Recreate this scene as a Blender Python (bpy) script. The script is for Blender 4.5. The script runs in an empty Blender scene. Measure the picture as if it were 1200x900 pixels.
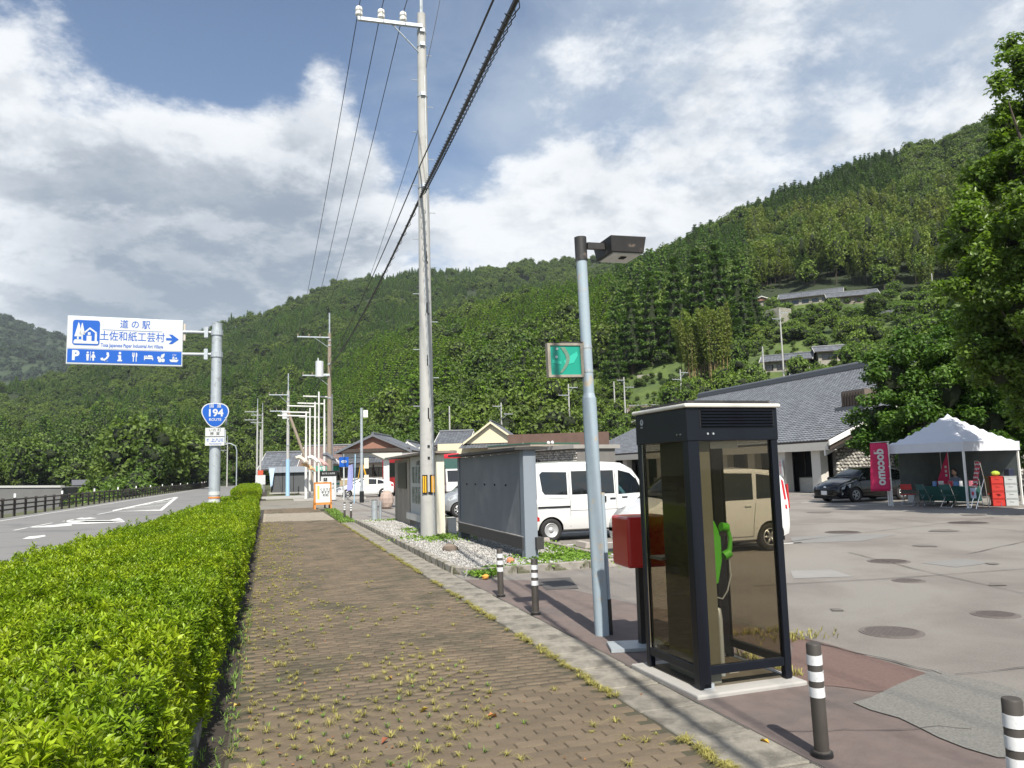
import bpy, bmesh, math, random
import numpy as np
from mathutils import Vector, Matrix
R = math.radians
random.seed(7); RNG = np.random.default_rng(7)
scene = bpy.context.scene
COL = scene.collection
# ------------------------------------------------------------------ camera
CH, F, YAW, PITCH, ROLL = 1.7, 901.0, R(17.6), math.atan(102/901), R(1.5)
CAM = Vector((0, 0, CH))
_f = Vector((math.sin(YAW)*math.cos(PITCH), math.cos(YAW)*math.cos(PITCH), math.sin(PITCH)))
_R = Vector((math.cos(YAW), -math.sin(YAW), 0)); _U = _R.cross(_f)
_r = math.cos(ROLL)*_R - math.sin(ROLL)*_U; _u = math.cos(ROLL)*_U + math.sin(ROLL)*_R
cd = bpy.data.cameras.new("camera"); cam = bpy.data.objects.new("camera", cd); COL.objects.link(cam)
cam.matrix_world = Matrix(((_r.x, _u.x, -_f.x, 0), (_r.y, _u.y, -_f.y, 0), (_r.z, _u.z, -_f.z, CH), (0, 0, 0, 1)))
cd.sensor_width = 36; cd.lens = 36*F/1200; cd.clip_start = .05; cd.clip_end = 12000
scene.camera = cam
# ------------------------------------------------------------------ light
SUN_EL, SHADOW_AZ = R(48.8), R(8)          # shadows fall 8 degrees east of +Y
sd = bpy.data.lights.new("sun", 'SUN'); sd.energy = 5.0; sd.angle = R(.5); sd.color = (1, .94, .84)
sun = bpy.data.objects.new("sun", sd); COL.objects.link(sun)
sdir = Vector((math.sin(SHADOW_AZ)*math.cos(SUN_EL), math.cos(SHADOW_AZ)*math.cos(SUN_EL), -math.sin(SUN_EL)))
sun.rotation_euler = sdir.to_track_quat('-Z', 'Y').to_euler()
scene.view_settings.view_transform = 'Standard'; scene.view_settings.look = 'None'
scene.view_settings.exposure = .6; scene.view_settings.gamma = 1

def ray(x, y): return _f + _r*((x-600)/F) - _u*((y-450)/F)
def G(x, y, z=0):                            # point at height z seen at a photo position
    d = ray(x, y); return CAM + d*((z-CH)/d.z)
def D(x, y, dist):                           # point at a horizontal distance
    d = ray(x, y); return CAM + d*(dist/math.hypot(d.x, d.y))

# ---- world: Nishita sky with a procedural cloud layer
w = bpy.data.worlds.new("World"); scene.world = w; w.use_nodes = True
nt = w.node_tree; nt.nodes.clear()
def N(nt, t, **k):
    n = nt.nodes.new(t)
    for a, v in k.items():
        if a == 'inp':
            for i, x in v.items(): n.inputs[i].default_value = x
        else: setattr(n, a, v)
    return n
def L(nt, a, b): nt.links.new(a, b)
def M(nt, op, a, b=None, c=None, clamp=False):
    n = nt.nodes.new('ShaderNodeMath'); n.operation = op; n.use_clamp = clamp
    for i, v in enumerate((a, b, c)):
        if v is None: continue
        if isinstance(v, (int, float)): n.inputs[i].default_value = v
        else: nt.links.new(v, n.inputs[i])
    return n.outputs[0]
def MIX(nt, f, a, b, blend='MIX'):
    n = nt.nodes.new('ShaderNodeMix'); n.data_type = 'RGBA'; n.blend_type = blend
    for i, v in ((0, f), (6, a), (7, b)):
        if isinstance(v, (int, float)): n.inputs[i].default_value = v
        elif isinstance(v, tuple): n.inputs[i].default_value = v if len(v) == 4 else v+(1,)
        else: nt.links.new(v, n.inputs[i])
    return n.outputs[2]
def RAMP(nt, f, stops):
    n = nt.nodes.new('ShaderNodeMapRange'); n.interpolation_type = 'SMOOTHSTEP'
    n.inputs[1].default_value, n.inputs[2].default_value, n.inputs[3].default_value, n.inputs[4].default_value = stops
    nt.links.new(f, n.inputs[0]); return n.outputs[0]
sky = N(nt, 'ShaderNodeTexSky', sky_type='NISHITA', sun_disc=False, sun_elevation=SUN_EL, sun_rotation=math.pi+SHADOW_AZ, altitude=50, air_density=1.0, dust_density=.6, ozone_density=2.0)
skyc = MIX(nt, 1.0, sky.outputs[0], (.098, .098, .098), 'MULTIPLY')
tc = N(nt, 'ShaderNodeTexCoord')
sep = N(nt, 'ShaderNodeSeparateXYZ'); L(nt, tc.outputs['Generated'], sep.inputs[0])
den = M(nt, 'ADD', M(nt, 'MAXIMUM', sep.outputs[2], 0.0), .30)
cmb = N(nt, 'ShaderNodeCombineXYZ')
L(nt, M(nt, 'DIVIDE', sep.outputs[0], den), cmb.inputs[0]); L(nt, M(nt, 'DIVIDE', sep.outputs[1], den), cmb.inputs[1])
def blob(px, py, deg, amp):
    d = ray(px, py).normalized()
    v = N(nt, 'ShaderNodeVectorMath', operation='DOT_PRODUCT'); L(nt, tc.outputs['Generated'], v.inputs[0]); v.inputs[1].default_value = d
    return M(nt, 'MULTIPLY', RAMP(nt, v.outputs['Value'], (math.cos(R(deg)), 1.0, 0, 1)), amp)
def fbm(scale, off, detail=10, rough=.58, dist=.25):
    mp = N(nt, 'ShaderNodeMapping'); mp.inputs[1].default_value = off; L(nt, cmb.outputs[0], mp.inputs[0])
    n = N(nt, 'ShaderNodeTexNoise', inp={'Scale': scale, 'Detail': detail, 'Roughness': rough, 'Distortion': dist}); L(nt, mp.outputs[0], n.inputs['Vector'])
    return n.outputs['Fac']
n1 = fbm(2.7, (3.1, 1.7, 0), 15, .60, .12); n1b = fbm(2.7, (3.13, 1.62, 0), 15, .60, .12); n2 = fbm(1.6, (8.3, 2.2, 0), 9, .62, .2); n3 = fbm(7.5, (1.3, 5.2, 2), 9, .68, .1)
def total(lst):
    r_ = None
    for b in lst:
        o = blob(*b); r_ = o if r_ is None else M(nt, 'ADD', r_, o)
    return r_
bias = total([(340, -60, 15, -.18), (530, 80, 9, -.16), (210, 80, 9, -.15), (660, 10, 12, -.10), (40, 10, 9, -.09), (570, 190, 5, -.10), (290, 205, 4, -.05),
    (150, 270, 20, .13), (330, 170, 9, .04), (400, 70, 5, .05), (230, 30, 5, .07), (720, 250, 14, .07), (1000, 160, 28, .04), (300, 350, 18, .15), (620, 280, 8, .09), (80, 110, 8, .05), (560, 120, 6, .05)])
cov = M(nt, 'ADD', M(nt, 'ADD', M(nt, 'MULTIPLY', n1, .72), M(nt, 'MULTIPLY', n3, .28)), bias)
dens = RAMP(nt, cov, (.465, .60, 0, 1))
gb = total([(240, 290, 14, .40), (60, 200, 8, .14), (430, 265, 8, .14), (120, 340, 10, .12), (700, 195, 4, .18), (845, 235, 4, .18), (1050, 60, 20, .12), (180, 150, 9, -.24), (350, 160, 8, -.16), (620, 285, 8, -.2), (60, 395, 9, -.10)])
lit = RAMP(nt, M(nt, 'SUBTRACT', n1, n1b), (-.07, .08, 0, 1))
shade = M(nt, 'SUBTRACT', M(nt, 'ADD', M(nt, 'ADD', M(nt, 'MULTIPLY', n2, .50), RAMP(nt, cov, (.52, .85, 0, .40))), gb), M(nt, 'MULTIPLY', lit, .42))
thick = RAMP(nt, M(nt, 'ADD', shade, M(nt, 'MULTIPLY', n3, .22)), (.0, 1.12, 0, 1))
cc = MIX(nt, thick, (.72, .735, .75), (.225, .265, .32))
n4 = fbm(2.6, (4.3, 9.2, 1), 10, .62, 1.2)
veil = MIX(nt, M(nt, 'MULTIPLY', RAMP(nt, M(nt, 'ADD', M(nt, 'MULTIPLY', n4, .7), total([(1000, 140, 38, .42), (560, 120, 20, .02)])), (.36, .86, 0, 1)), .75), skyc, (.40, .46, .54))
fin = MIX(nt, M(nt, 'MULTIPLY', dens, .93), veil, cc)
haz = RAMP(nt, sep.outputs[2], (.0, .18, .35, 0))
fin = MIX(nt, haz, fin, (.45, .50, .56))
bg = N(nt, 'ShaderNodeBackground'); L(nt, fin, bg.inputs[0]); bg.inputs[1].default_value = .93
wo = N(nt, 'ShaderNodeOutputWorld'); L(nt, bg.outputs[0], wo.inputs[0])

# ------------------------------------------------------------------ materials
def s(r, g, b):
    f = lambda c: ((c/255+.055)/1.055)**2.4 if c > 10 else c/255/12.92
    return (f(r), f(g), f(b))
MATS = {}
def mat(name, col, rough=.6, metal=0, var=.12, vs=3.0, bump=0, bs=40, col2=None, c2=(.5, .7), c2s=1.0, island=0, spec=.5, coat=0, objvar=0):
    if name in MATS: return MATS[name]
    m = bpy.data.materials.new(name); m.use_nodes = True; nt = m.node_tree
    b = nt.nodes['Principled BSDF']; b.inputs['Roughness'].default_value = rough; b.inputs['Metallic'].default_value = metal
    b.inputs['Specular IOR Level'].default_value = spec
    if coat: b.inputs['Coat Weight'].default_value = coat; b.inputs['Coat Roughness'].default_value = .04
    tc = N(nt, 'ShaderNodeTexCoord')
    nz = N(nt, 'ShaderNodeTexNoise', inp={'Scale': vs, 'Detail': 8, 'Roughness': .62}); L(nt, tc.outputs['Object'], nz.inputs['Vector'])
    c = (*col, 1)
    if col2:
        n2 = N(nt, 'ShaderNodeTexNoise', inp={'Scale': c2s, 'Detail': 6, 'Roughness': .65, 'Distortion': .4}); L(nt, tc.outputs['Object'], n2.inputs['Vector'])
        c = MIX(nt, RAMP(nt, n2.outputs['Fac'], (c2[0], c2[1], 0, 1)), (*col, 1), (*col2, 1))
    k = M(nt, 'ADD', M(nt, 'MULTIPLY', nz.outputs['Fac'], 2*var), 1-var)
    if island or objvar:
        g = N(nt, 'ShaderNodeNewGeometry'); oi = N(nt, 'ShaderNodeObjectInfo')
        if island: k = M(nt, 'MULTIPLY', k, M(nt, 'ADD', M(nt, 'MULTIPLY', g.outputs['Random Per Island'], 2*island), 1-island))
        if objvar: k = M(nt, 'MULTIPLY', k, M(nt, 'ADD', M(nt, 'MULTIPLY', oi.outputs['Random'], 2*objvar), 1-objvar))
    v = N(nt, 'ShaderNodeVectorMath', operation='SCALE')
    if isinstance(c, tuple): v.inputs[0].default_value = c[:3]
    else: L(nt, c, v.inputs[0])
    L(nt, k, v.inputs['Scale']); L(nt, v.outputs[0], b.inputs['Base Color'])
    if bump:
        n3 = N(nt, 'ShaderNodeTexNoise', inp={'Scale': bs, 'Detail': 6, 'Roughness': .7}); L(nt, tc.outputs['Object'], n3.inputs['Vector'])
        bp = N(nt, 'ShaderNodeBump', inp={'Strength': bump, 'Distance': .02}); L(nt, n3.outputs['Fac'], bp.inputs['Height']); L(nt, bp.outputs[0], b.inputs['Normal'])
    MATS[name] = m; return m
def leafmat(name, ca, cb, cc, ls=.03, trans=.3, island=.35, rough=.55, mottle=None):
    m = bpy.data.materials.new(name); m.use_nodes = True; nt = m.node_tree; b = nt.nodes['Principled BSDF']
    oi = N(nt, 'ShaderNodeObjectInfo'); g = N(nt, 'ShaderNodeNewGeometry')
    vm = N(nt, 'ShaderNodeVectorMath', operation='SCALE'); L(nt, oi.outputs['Location'], vm.inputs[0]); vm.inputs['Scale'].default_value = ls
    nz = N(nt, 'ShaderNodeTexNoise', inp={'Scale': 1.0, 'Detail': 3}); L(nt, vm.outputs[0], nz.inputs['Vector'])
    src = nz.outputs['Fac']
    if mottle:
        tc = N(nt, 'ShaderNodeTexCoord'); n2 = N(nt, 'ShaderNodeTexNoise', inp={'Scale': mottle, 'Detail': 4}); L(nt, tc.outputs['Object'], n2.inputs['Vector']); src = n2.outputs['Fac']
    c = MIX(nt, RAMP(nt, src, (.38, .62, 0, 1)), (*ca, 1), (*cb, 1))
    c = MIX(nt, M(nt, 'MULTIPLY', oi.outputs['Random'], .7), c, (*cc, 1))
    k = M(nt, 'ADD', M(nt, 'MULTIPLY', g.outputs['Random Per Island'], 2*island), 1-island)
    v = N(nt, 'ShaderNodeVectorMath', operation='SCALE'); L(nt, c, v.inputs[0]); L(nt, k, v.inputs['Scale'])
    L(nt, v.outputs[0], b.inputs['Base Color']); b.inputs['Roughness'].default_value = rough; b.inputs['Specular IOR Level'].default_value = .3
    t = N(nt, 'ShaderNodeBsdfTranslucent'); v2 = N(nt, 'ShaderNodeVectorMath', operation='MULTIPLY'); L(nt, v.outputs[0], v2.inputs[0]); v2.inputs[1].default_value = (1.5, 1.7, .5)
    L(nt, v2.outputs[0], t.inputs[0]); mx = N(nt, 'ShaderNodeMixShader'); mx.inputs[0].default_value = trans
    L(nt, b.outputs[0], mx.inputs[1]); L(nt, t.outputs[0], mx.inputs[2]); L(nt, mx.outputs[0], nt.nodes['Material Output'].inputs[0])
    MATS[name] = m; return m
def glassmat(name, tint, rough=.02, alpha=.5):
    m = bpy.data.materials.new(name); m.use_nodes = True; nt = m.node_tree; nt.nodes.remove(nt.nodes['Principled BSDF'])
    t = N(nt, 'ShaderNodeBsdfTransparent'); t.inputs[0].default_value = (*tint, 1); g = N(nt, 'ShaderNodeBsdfGlossy'); g.inputs['Roughness'].default_value = rough
    fr = N(nt, 'ShaderNodeLayerWeight'); fr.inputs[0].default_value = .5; mx = N(nt, 'ShaderNodeMixShader'); L(nt, M(nt, 'ADD', M(nt, 'MULTIPLY', M(nt, 'POWER', fr.outputs['Facing'], 5.0), .9), .03), mx.inputs[0])
    L(nt, t.outputs[0], mx.inputs[1]); L(nt, g.outputs[0], mx.inputs[2]); L(nt, mx.outputs[0], nt.nodes['Material Output'].inputs[0])
    MATS[name] = m; return m

mt_white = mat('white_paint', (.62, .62, .61), .35, var=.03); mt_black = mat('black_plastic', (.012, .012, .013), .4, var=.2)
mt_rubber = mat('tyre_rubber', (.02, .02, .021), .8); mt_alloy = mat('alloy', (.55, .56, .57), .3, .7, var=.05)
mt_dark = mat('dark_void', (.008, .008, .009), .9); mt_chrome = mat('chrome', (.75, .75, .76), .12, 1, var=.02)
mt_galv = mat('galvanised_steel', (.40, .44, .47), .5, .35, var=.15, vs=6, col2=(.28, .30, .31), c2s=5)
mt_conc = mat('concrete', (.34, .33, .31), .85, var=.15, vs=2, bump=.3, bs=30, col2=(.24, .23, .21), c2s=1.5)
mt_pole = mat('pole_concrete', (.39, .39, .375), .8, var=.1, vs=5, bump=.15, bs=60, col2=(.33, .33, .315), c2s=2.5)
mt_cardark = mat('car_glass_dark', (.012, .014, .015), .04, spec=.8, var=.05)
mt_wood = mat('weathered_wood', (.22, .19, .16), .8, var=.3, vs=4, bump=.3, bs=20)
mt_blue = mat('sign_blue', s(8, 82, 172), .4, var=.04); mt_signw = mat('sign_white', (.52, .54, .54), .4, var=.03)

# ------------------------------------------------------------------ mesh helpers
def tag(o, label=None, cat=None, group=None, kind=None):
    if label: o['label'] = label
    if cat: o['category'] = cat
    if group: o['group'] = group
    if kind: o['kind'] = kind
    return o
def empty(name, loc, rz=0, label=None, cat=None, group=None):
    o = bpy.data.objects.new(name, None); COL.objects.link(o); o.empty_display_size = .2
    o.location = loc; o.rotation_euler = (0, 0, rz); return tag(o, label, cat, group)
def child_list(o): return [c for c in bpy.data.objects if c.parent == o]
def copy_tree(o, parent=None, kids=None):
    c = o.copy(); COL.objects.link(c); c.parent = parent
    for ch in child_list(o): copy_tree(ch, c)
    return c
class MB:
    def __init__(s): s.v = []; s.f = []; s.mi = []; s.cur = 0
    def add(s, vs, fs):
        k = len(s.v); s.v += [tuple(p) for p in vs]; s.f += [tuple(i+k for i in f) for f in fs]; s.mi += [s.cur]*len(fs); return s
    def box(s, x, y, z, sx, sy, sz, rz=0, rx=0, ry=0):       # centre, full size
        m = Matrix.Rotation(rz, 3, 'Z') @ Matrix.Rotation(ry, 3, 'Y') @ Matrix.Rotation(rx, 3, 'X'); c = Vector((x, y, z))
        vs = [c + m @ Vector((a*sx/2, b*sy/2, d*sz/2)) for d in (-1, 1) for b in (-1, 1) for a in (-1, 1)]
        return s.add(vs, [(0, 2, 3, 1), (4, 5, 7, 6), (0, 1, 5, 4), (2, 6, 7, 3), (0, 4, 6, 2), (1, 3, 7, 5)])
    def bb(s, x0, x1, y0, y1, z0, z1): return s.box((x0+x1)/2, (y0+y1)/2, (z0+z1)/2, x1-x0, y1-y0, z1-z0)
    def cyl(s, p0, p1, r0, r1=None, n=12, cap=True):
        p0, p1 = Vector(p0), Vector(p1); r1 = r0 if r1 is None else r1
        d = (p1-p0).normalized(); a = d.orthogonal().normalized(); b = d.cross(a)
        vs = []
        for p, r in ((p0, r0), (p1, r1)):
            for i in range(n):
                t = 2*math.pi*i/n; vs.append(p + (a*math.cos(t)+b*math.sin(t))*r)
        fs = [(i, (i+1) % n, n+(i+1) % n, n+i) for i in range(n)]
        if cap: fs += [tuple(range(n-1, -1, -1)), tuple(range(n, 2*n))]
        return s.add(vs, fs)
    def tube(s, pts, r, n=8):
        pts = [Vector(p) for p in pts]; vs = []; fs = []; rr = r if isinstance(r, (list, tuple)) else [r]*len(pts)
        up = None
        for i, p in enumerate(pts):
            d = (pts[min(i+1, len(pts)-1)]-pts[max(i-1, 0)]).normalized()
            a = d.orthogonal().normalized() if up is None else (up - d*up.dot(d)).normalized()
            up = a; b = d.cross(a)
            for k in range(n):
                t = 2*math.pi*k/n; vs.append(p+(a*math.cos(t)+b*math.sin(t))*rr[i])
        for i in range(len(pts)-1):
            for k in range(n): fs.append((i*n+k, i*n+(k+1) % n, (i+1)*n+(k+1) % n, (i+1)*n+k))
        fs += [tuple(range(n-1, -1, -1)), tuple(range((len(pts)-1)*n, len(pts)*n))]
        return s.add(vs, fs)
    def prism(s, poly, vec):                                  # polygon of 3D points, extruded
        n = len(poly); a = [Vector(p) for p in poly]; b = [p+Vector(vec) for p in a]
        return s.add(a+b, [tuple(range(n-1, -1, -1)), tuple(range(n, 2*n))]+[(i, (i+1) % n, n+(i+1) % n, n+i) for i in range(n)])
    def lathe(s, prof, n=16, o=(0, 0, 0), ax='Z'):
        vs = []; fs = []; m = len(prof)
        for k in range(n):
            t = 2*math.pi*k/n
            for r, z in prof:
                p = (r*math.cos(t), r*math.sin(t), z)
                if ax == 'Y': p = (p[0], p[2], p[1])
                vs.append((p[0]+o[0], p[1]+o[1], p[2]+o[2]))
        for k in range(n):
            for i in range(m-1): fs.append((k*m+i, ((k+1) % n)*m+i, ((k+1) % n)*m+i+1, k*m+i+1))
        return s.add(vs, fs)
    def ell(s, c, r, n=10, m=7, jit=0):
        vs = [(c[0], c[1], c[2]-r[2])]; fs = []
        for j in range(1, m):
            ph = -math.pi/2+math.pi*j/m
            for i in range(n):
                t = 2*math.pi*i/n; q = 1+random.uniform(-jit, jit)
                vs.append((c[0]+r[0]*q*math.cos(ph)*math.cos(t), c[1]+r[1]*q*math.cos(ph)*math.sin(t), c[2]+r[2]*q*math.sin(ph)))
        vs.append((c[0], c[1], c[2]+r[2])); e = len(vs)-1
        for i in range(n):
            fs.append((0, 1+(i+1) % n, 1+i)); fs.append((e, e-n+i, e-n+(i+1) % n))
            for j in range(m-2): a = 1+j*n; fs.append((a+i, a+(i+1) % n, a+n+(i+1) % n, a+n+i))
        return s.add(vs, fs)
    def quad(s, a, b, c, d): return s.add([a, b, c, d], [(0, 1, 2, 3)])
    def mesh(s, name, mats, smooth=False, fix=True):
        me = bpy.data.meshes.new(name); me.from_pydata(s.v, [], s.f)
        for m in (mats if isinstance(mats, (list, tuple)) else [mats]): me.materials.append(m)
        if any(s.mi): me.polygons.foreach_set('material_index', s.mi)
        if fix:
            bm = bmesh.new(); bm.from_mesh(me); bmesh.ops.recalc_face_normals(bm, faces=bm.faces); bm.to_mesh(me); bm.free()
        if smooth: me.polygons.foreach_set('use_smooth', [True]*len(me.polygons))
        me.update(); return me
    def build(s, name, mats, parent=None, smooth=False, loc=None, rz=0, bev=0, label=None, fix=True):
        o = bpy.data.objects.new(name, s.mesh(name, mats, smooth, fix)); COL.objects.link(o); o.parent = parent
        if loc is not None: o.location = loc
        o.rotation_euler = (0, 0, rz)
        if bev:
            md = o.modifiers.new('bevel', 'BEVEL'); md.width = bev; md.segments = 2; md.limit_method = 'ANGLE'
        if smooth:
            for e in (): pass
            me = o.data
            try: me.set_sharp_from_angle(angle=R(40))
            except Exception: pass
        if label: o['label'] = label
        return o
def npmesh(name, V, Fq, mats, mi=None, smooth=False):          # V (n,3), Fq (m,k) all same size
    me = bpy.data.meshes.new(name); n, m, k = len(V), len(Fq), Fq.shape[1]
    me.vertices.add(n); me.vertices.foreach_set('co', np.ascontiguousarray(V, dtype=np.float32).ravel())
    me.loops.add(m*k); me.loops.foreach_set('vertex_index', np.ascontiguousarray(Fq, dtype=np.int32).ravel())
    me.polygons.add(m); me.polygons.foreach_set('loop_start', np.arange(0, m*k, k, dtype=np.int32))
    if mi is not None: me.polygons.foreach_set('material_index', np.ascontiguousarray(mi, dtype=np.int32))
    for x in (mats if isinstance(mats, (list, tuple)) else [mats]): me.materials.append(x)
    me.update(calc_edges=True); me.validate()
    if smooth: me.polygons.foreach_set('use_smooth', [True]*m)
    return me
def link(name, me, parent=None, loc=(0, 0, 0), rz=0):
    o = bpy.data.objects.new(name, me); COL.objects.link(o); o.parent = parent; o.location = loc; o.rotation_euler = (0, 0, rz); return o
def text(body, size, m, parent, loc, rot, name='lettering', align='CENTER', sx=1, ext=.001, bold=0):
    cu = bpy.data.curves.new('t', 'FONT'); cu.body = body; cu.size = size; cu.align_x = align; cu.align_y = 'CENTER'; cu.extrude = ext; cu.offset = bold; cu.resolution_u = 3
    o = bpy.data.objects.new('t', cu); COL.objects.link(o); bpy.context.view_layer.update()
    me = bpy.data.meshes.new_from_object(o.evaluated_get(bpy.context.evaluated_depsgraph_get())); bpy.data.objects.remove(o); bpy.data.curves.remove(cu)
    me.materials.clear(); me.materials.append(m); me.name = name
    t = bpy.data.objects.new(name, me); COL.objects.link(t); t.parent = parent; t.location = loc; t.rotation_euler = rot; t.scale = (sx, 1, 1); return t
def struct(o): o['kind'] = 'structure'; return o
def stuff(o, label=None, cat=None):
    o['kind'] = 'stuff'; return tag(o, label, cat)

# scattering of instanced meshes on points (only for uncountable stuff)
def scatter(name, pts, rots, scl, idx, meshes, label, cat):
    c = bpy.data.collections.new(name+'_kinds')
    for i, me in enumerate(meshes):
        o = bpy.data.objects.new('%s_kind_%02d' % (name, i), me); c.objects.link(o)
    me = bpy.data.meshes.new(name); me.vertices.add(len(pts)); me.vertices.foreach_set('co', np.asarray(pts, np.float32).ravel())
    a = me.attributes.new('rot', 'FLOAT_VECTOR', 'POINT'); a.data.foreach_set('vector', np.asarray(rots, np.float32).ravel())
    a = me.attributes.new('scl', 'FLOAT_VECTOR', 'POINT'); a.data.foreach_set('vector', np.asarray(scl, np.float32).ravel())
    a = me.attributes.new('idx', 'INT', 'POINT'); a.data.foreach_set('value', np.asarray(idx, np.int32))
    o = link(name, me); g = bpy.data.node_groups.new(name, 'GeometryNodeTree')
    g.interface.new_socket('Geometry', in_out='INPUT', socket_type='NodeSocketGeometry'); g.interface.new_socket('Geometry', in_out='OUTPUT', socket_type='NodeSocketGeometry')
    gi = g.nodes.new('NodeGroupInput'); go = g.nodes.new('NodeGroupOutput'); ip = g.nodes.new('GeometryNodeInstanceOnPoints')
    ci = g.nodes.new('GeometryNodeCollectionInfo'); ci.inputs[0].default_value = c; ci.inputs[1].default_value = True; ci.inputs[2].default_value = True
    def at(n, t):
        x = g.nodes.new('GeometryNodeInputNamedAttribute'); x.data_type = t; x.inputs[0].default_value = n; return x.outputs[0]
    ip.inputs['Pick Instance'].default_value = True
    g.links.new(gi.outputs[0], ip.inputs['Points']); g.links.new(ci.outputs[0], ip.inputs['Instance']); g.links.new(at('idx', 'INT'), ip.inputs['Instance Index'])
    er = g.nodes.new('FunctionNodeEulerToRotation'); g.links.new(at('rot', 'FLOAT_VECTOR'), er.inputs[0]); g.links.new(er.outputs[0], ip.inputs['Rotation'])
    g.links.new(at('scl', 'FLOAT_VECTOR'), ip.inputs['Scale']); g.links.new(ip.outputs[0], go.inputs[0])
    md = o.modifiers.new('scatter', 'NODES'); md.node_group = g
    return stuff(o, label, cat)
# ------------------------------------------------------------------ ground
mg_field = mat('field_ground', (.075, .085, .035), .95, var=.3, vs=.4, bump=.4, bs=3, col2=(.16, .14, .10), c2s=.15)
def ground_z(x, y):
    t = min(1, max(0, (-15.2-x)/5)); return -.09 - 5.2*t*t*(3-2*t)
xs = sorted(set([-4000, -1500, -600, -300, -120, -60, -30, -22]+[-21+.5*i for i in range(13)]+[-14, -10, 0, 10, 40, 120, 300, 800, 2000, 4000]))
ys = [-300, -60, -20, 0, 20, 40, 80, 160, 400, 1000, 2500, 6000]
b = MB(); b.v = [(x, y, ground_z(x, y)) for y in ys for x in xs]
nx = len(xs); b.f = [(j*nx+i, j*nx+i+1, (j+1)*nx+i+1, (j+1)*nx+i) for j in range(len(ys)-1) for i in range(nx-1)]; b.mi = [0]*len(b.f)
struct(b.build('ground', mg_field, fix=False))
mt_water = mat('river_water', (.05, .09, .09), .08, var=.2, bump=.3, bs=2)
struct(MB().quad((-400, -100, -4.7), (-21, -100, -4.7), (-21, 900, -4.7), (-400, 900, -4.7)).build('river_water', mt_water))
# road
mt_road = mat('road_asphalt', (.185, .182, .176), .85, var=.10, vs=1.2, bump=.25, bs=90, col2=(.125, .127, .13), c2s=.35)
mt_line = mat('road_line_paint', (.62, .62, .60), .7, var=.2, vs=12, col2=(.34, .34, .34), c2=(.52, .7), c2s=9)
def strip(name, pts, m, z, parent=None):
    bb_ = MB(); v = []
    for l, r in pts: v += [(l[0], l[1], z), (r[0], r[1], z)]
    bb_.add(v, [(2*i, 2*i+1, 2*i+3, 2*i+2) for i in range(len(pts)-1)]); return bb_.build(name, m, parent)
RD = [(-40, -13.6), (30, -12.9), (60, -12.6), (100, -12.4), (150, -12.0), (175, -12.2), (210, -13.5), (260, -17), (330, -26)]
def rdl(y): return float(np.interp(y, [a for a, _ in RD], [b for _, b in RD]))
road = strip('road', [((rdl(y)-.5, y), (rdl(y)+9.4 if y < 170 else rdl(y)+9.6, y)) for y in range(-40, 331, 10)], mt_road, -.05); struct(road)
ln = strip('edge_line', [((rdl(y)+.35, y), (rdl(y)+.5, y)) for y in range(-40, 331, 10)], mt_line, -.044, road)
strip('edge_line', [((rdl(y)+9.0, y), (rdl(y)+9.15, y)) for y in range(-40, 331, 10)], mt_line, -.044, road)
def paint(name, poly, z=-.044, m=mt_line, parent=road): return MB().add([(p[0], p[1], z) for p in poly], [tuple(range(len(poly)))]).build(name, m, parent)
for y in range(4, 38, 10): paint('centre_dash', [(-9.3, y), (-9.17, y), (-9.05, y+5), (-9.18, y+5)])
for k in range(5): paint('lane_dash', [(-9.0+.1*k, 40+k*7), (-8.85+.1*k, 40+k*7), (-8.75+.1*k, 43.5+k*7), (-8.9+.1*k, 43.5+k*7)])
# lane arrow (right turn) and hatched island
paint('turn_arrow', [G(26, 630), G(34, 627), G(46, 626), G(52, 625.2), G(54, 626.8), G(40, 629.5)])
for a in ([(63, 613.5), (100, 609.5), (146, 609), (146, 610.6), (100, 612.6)], [(75, 609), (128, 608.4), (140, 605.8), (146, 609.3), (130, 610.4), (80, 611)], [(30, 617), (60, 614), (84, 613), (84, 614.6), (60, 616.4)],
          [(85, 607.3), (105, 605.3), (114, 606.2), (98, 607.6)]): paint('turn_arrow', [G(*p) for p in a])
paint('island_outline', [G(132, 598.6), G(132, 597), G(205, 582), G(209, 582)])
paint('island_outline', [G(132, 598.6), G(190, 597.6), G(209, 582), G(205, 582), G(187, 596.4)], -.041)
for k in range(8):
    a = .1+.11*k; p = G(136+(203-136)*a, 597-14*a); q = G(185+(205-185)*max(0, a-.1), 596.5-13*max(0, a-.1)); t = .35+.25*a
    paint('island_hatch', [p, p+(q-p)*.98, p+(q-p)*.98+Vector((0, .5*t*2, 0)), p+Vector((0, .5*t*2, 0))], -.038)
# riverside guard fence
fence = empty('guard_fence', (rdl(45)-.9, 45, 0), 0, 'long brown pipe guard fence along the river side of the road', 'fence')
mt_brown = mat('brown_fence_paint', (.045, .036, .032), .6); mt_refl = mat('delineator_white', (.8, .8, .8), .4)
post = MB().bb(-.06, .06, -.06, .06, -.1, .95).mesh('post', mt_brown); cap = MB().cyl((0, 0, .95), (0, 0, 1.17), .06, n=8).mesh('delineator', mt_refl)
y = 30.0; k = 0; prev = None; rail = [MB() for _ in range(3)]
while y < 250:
    p = link('post', post, fence, (rdl(y)-.9-fence.location.x, y-45, 0))
    if k % 5 == 0: link('delineator', cap, p)
    y += 2.0; k += 1
for j, z in enumerate((.32, .58, .85)): MB().tube([(rdl(y)-.9-fence.location.x, y-45, z) for y in range(30, 251, 4)], .045, 6).build('rail', mt_brown, fence)
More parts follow.
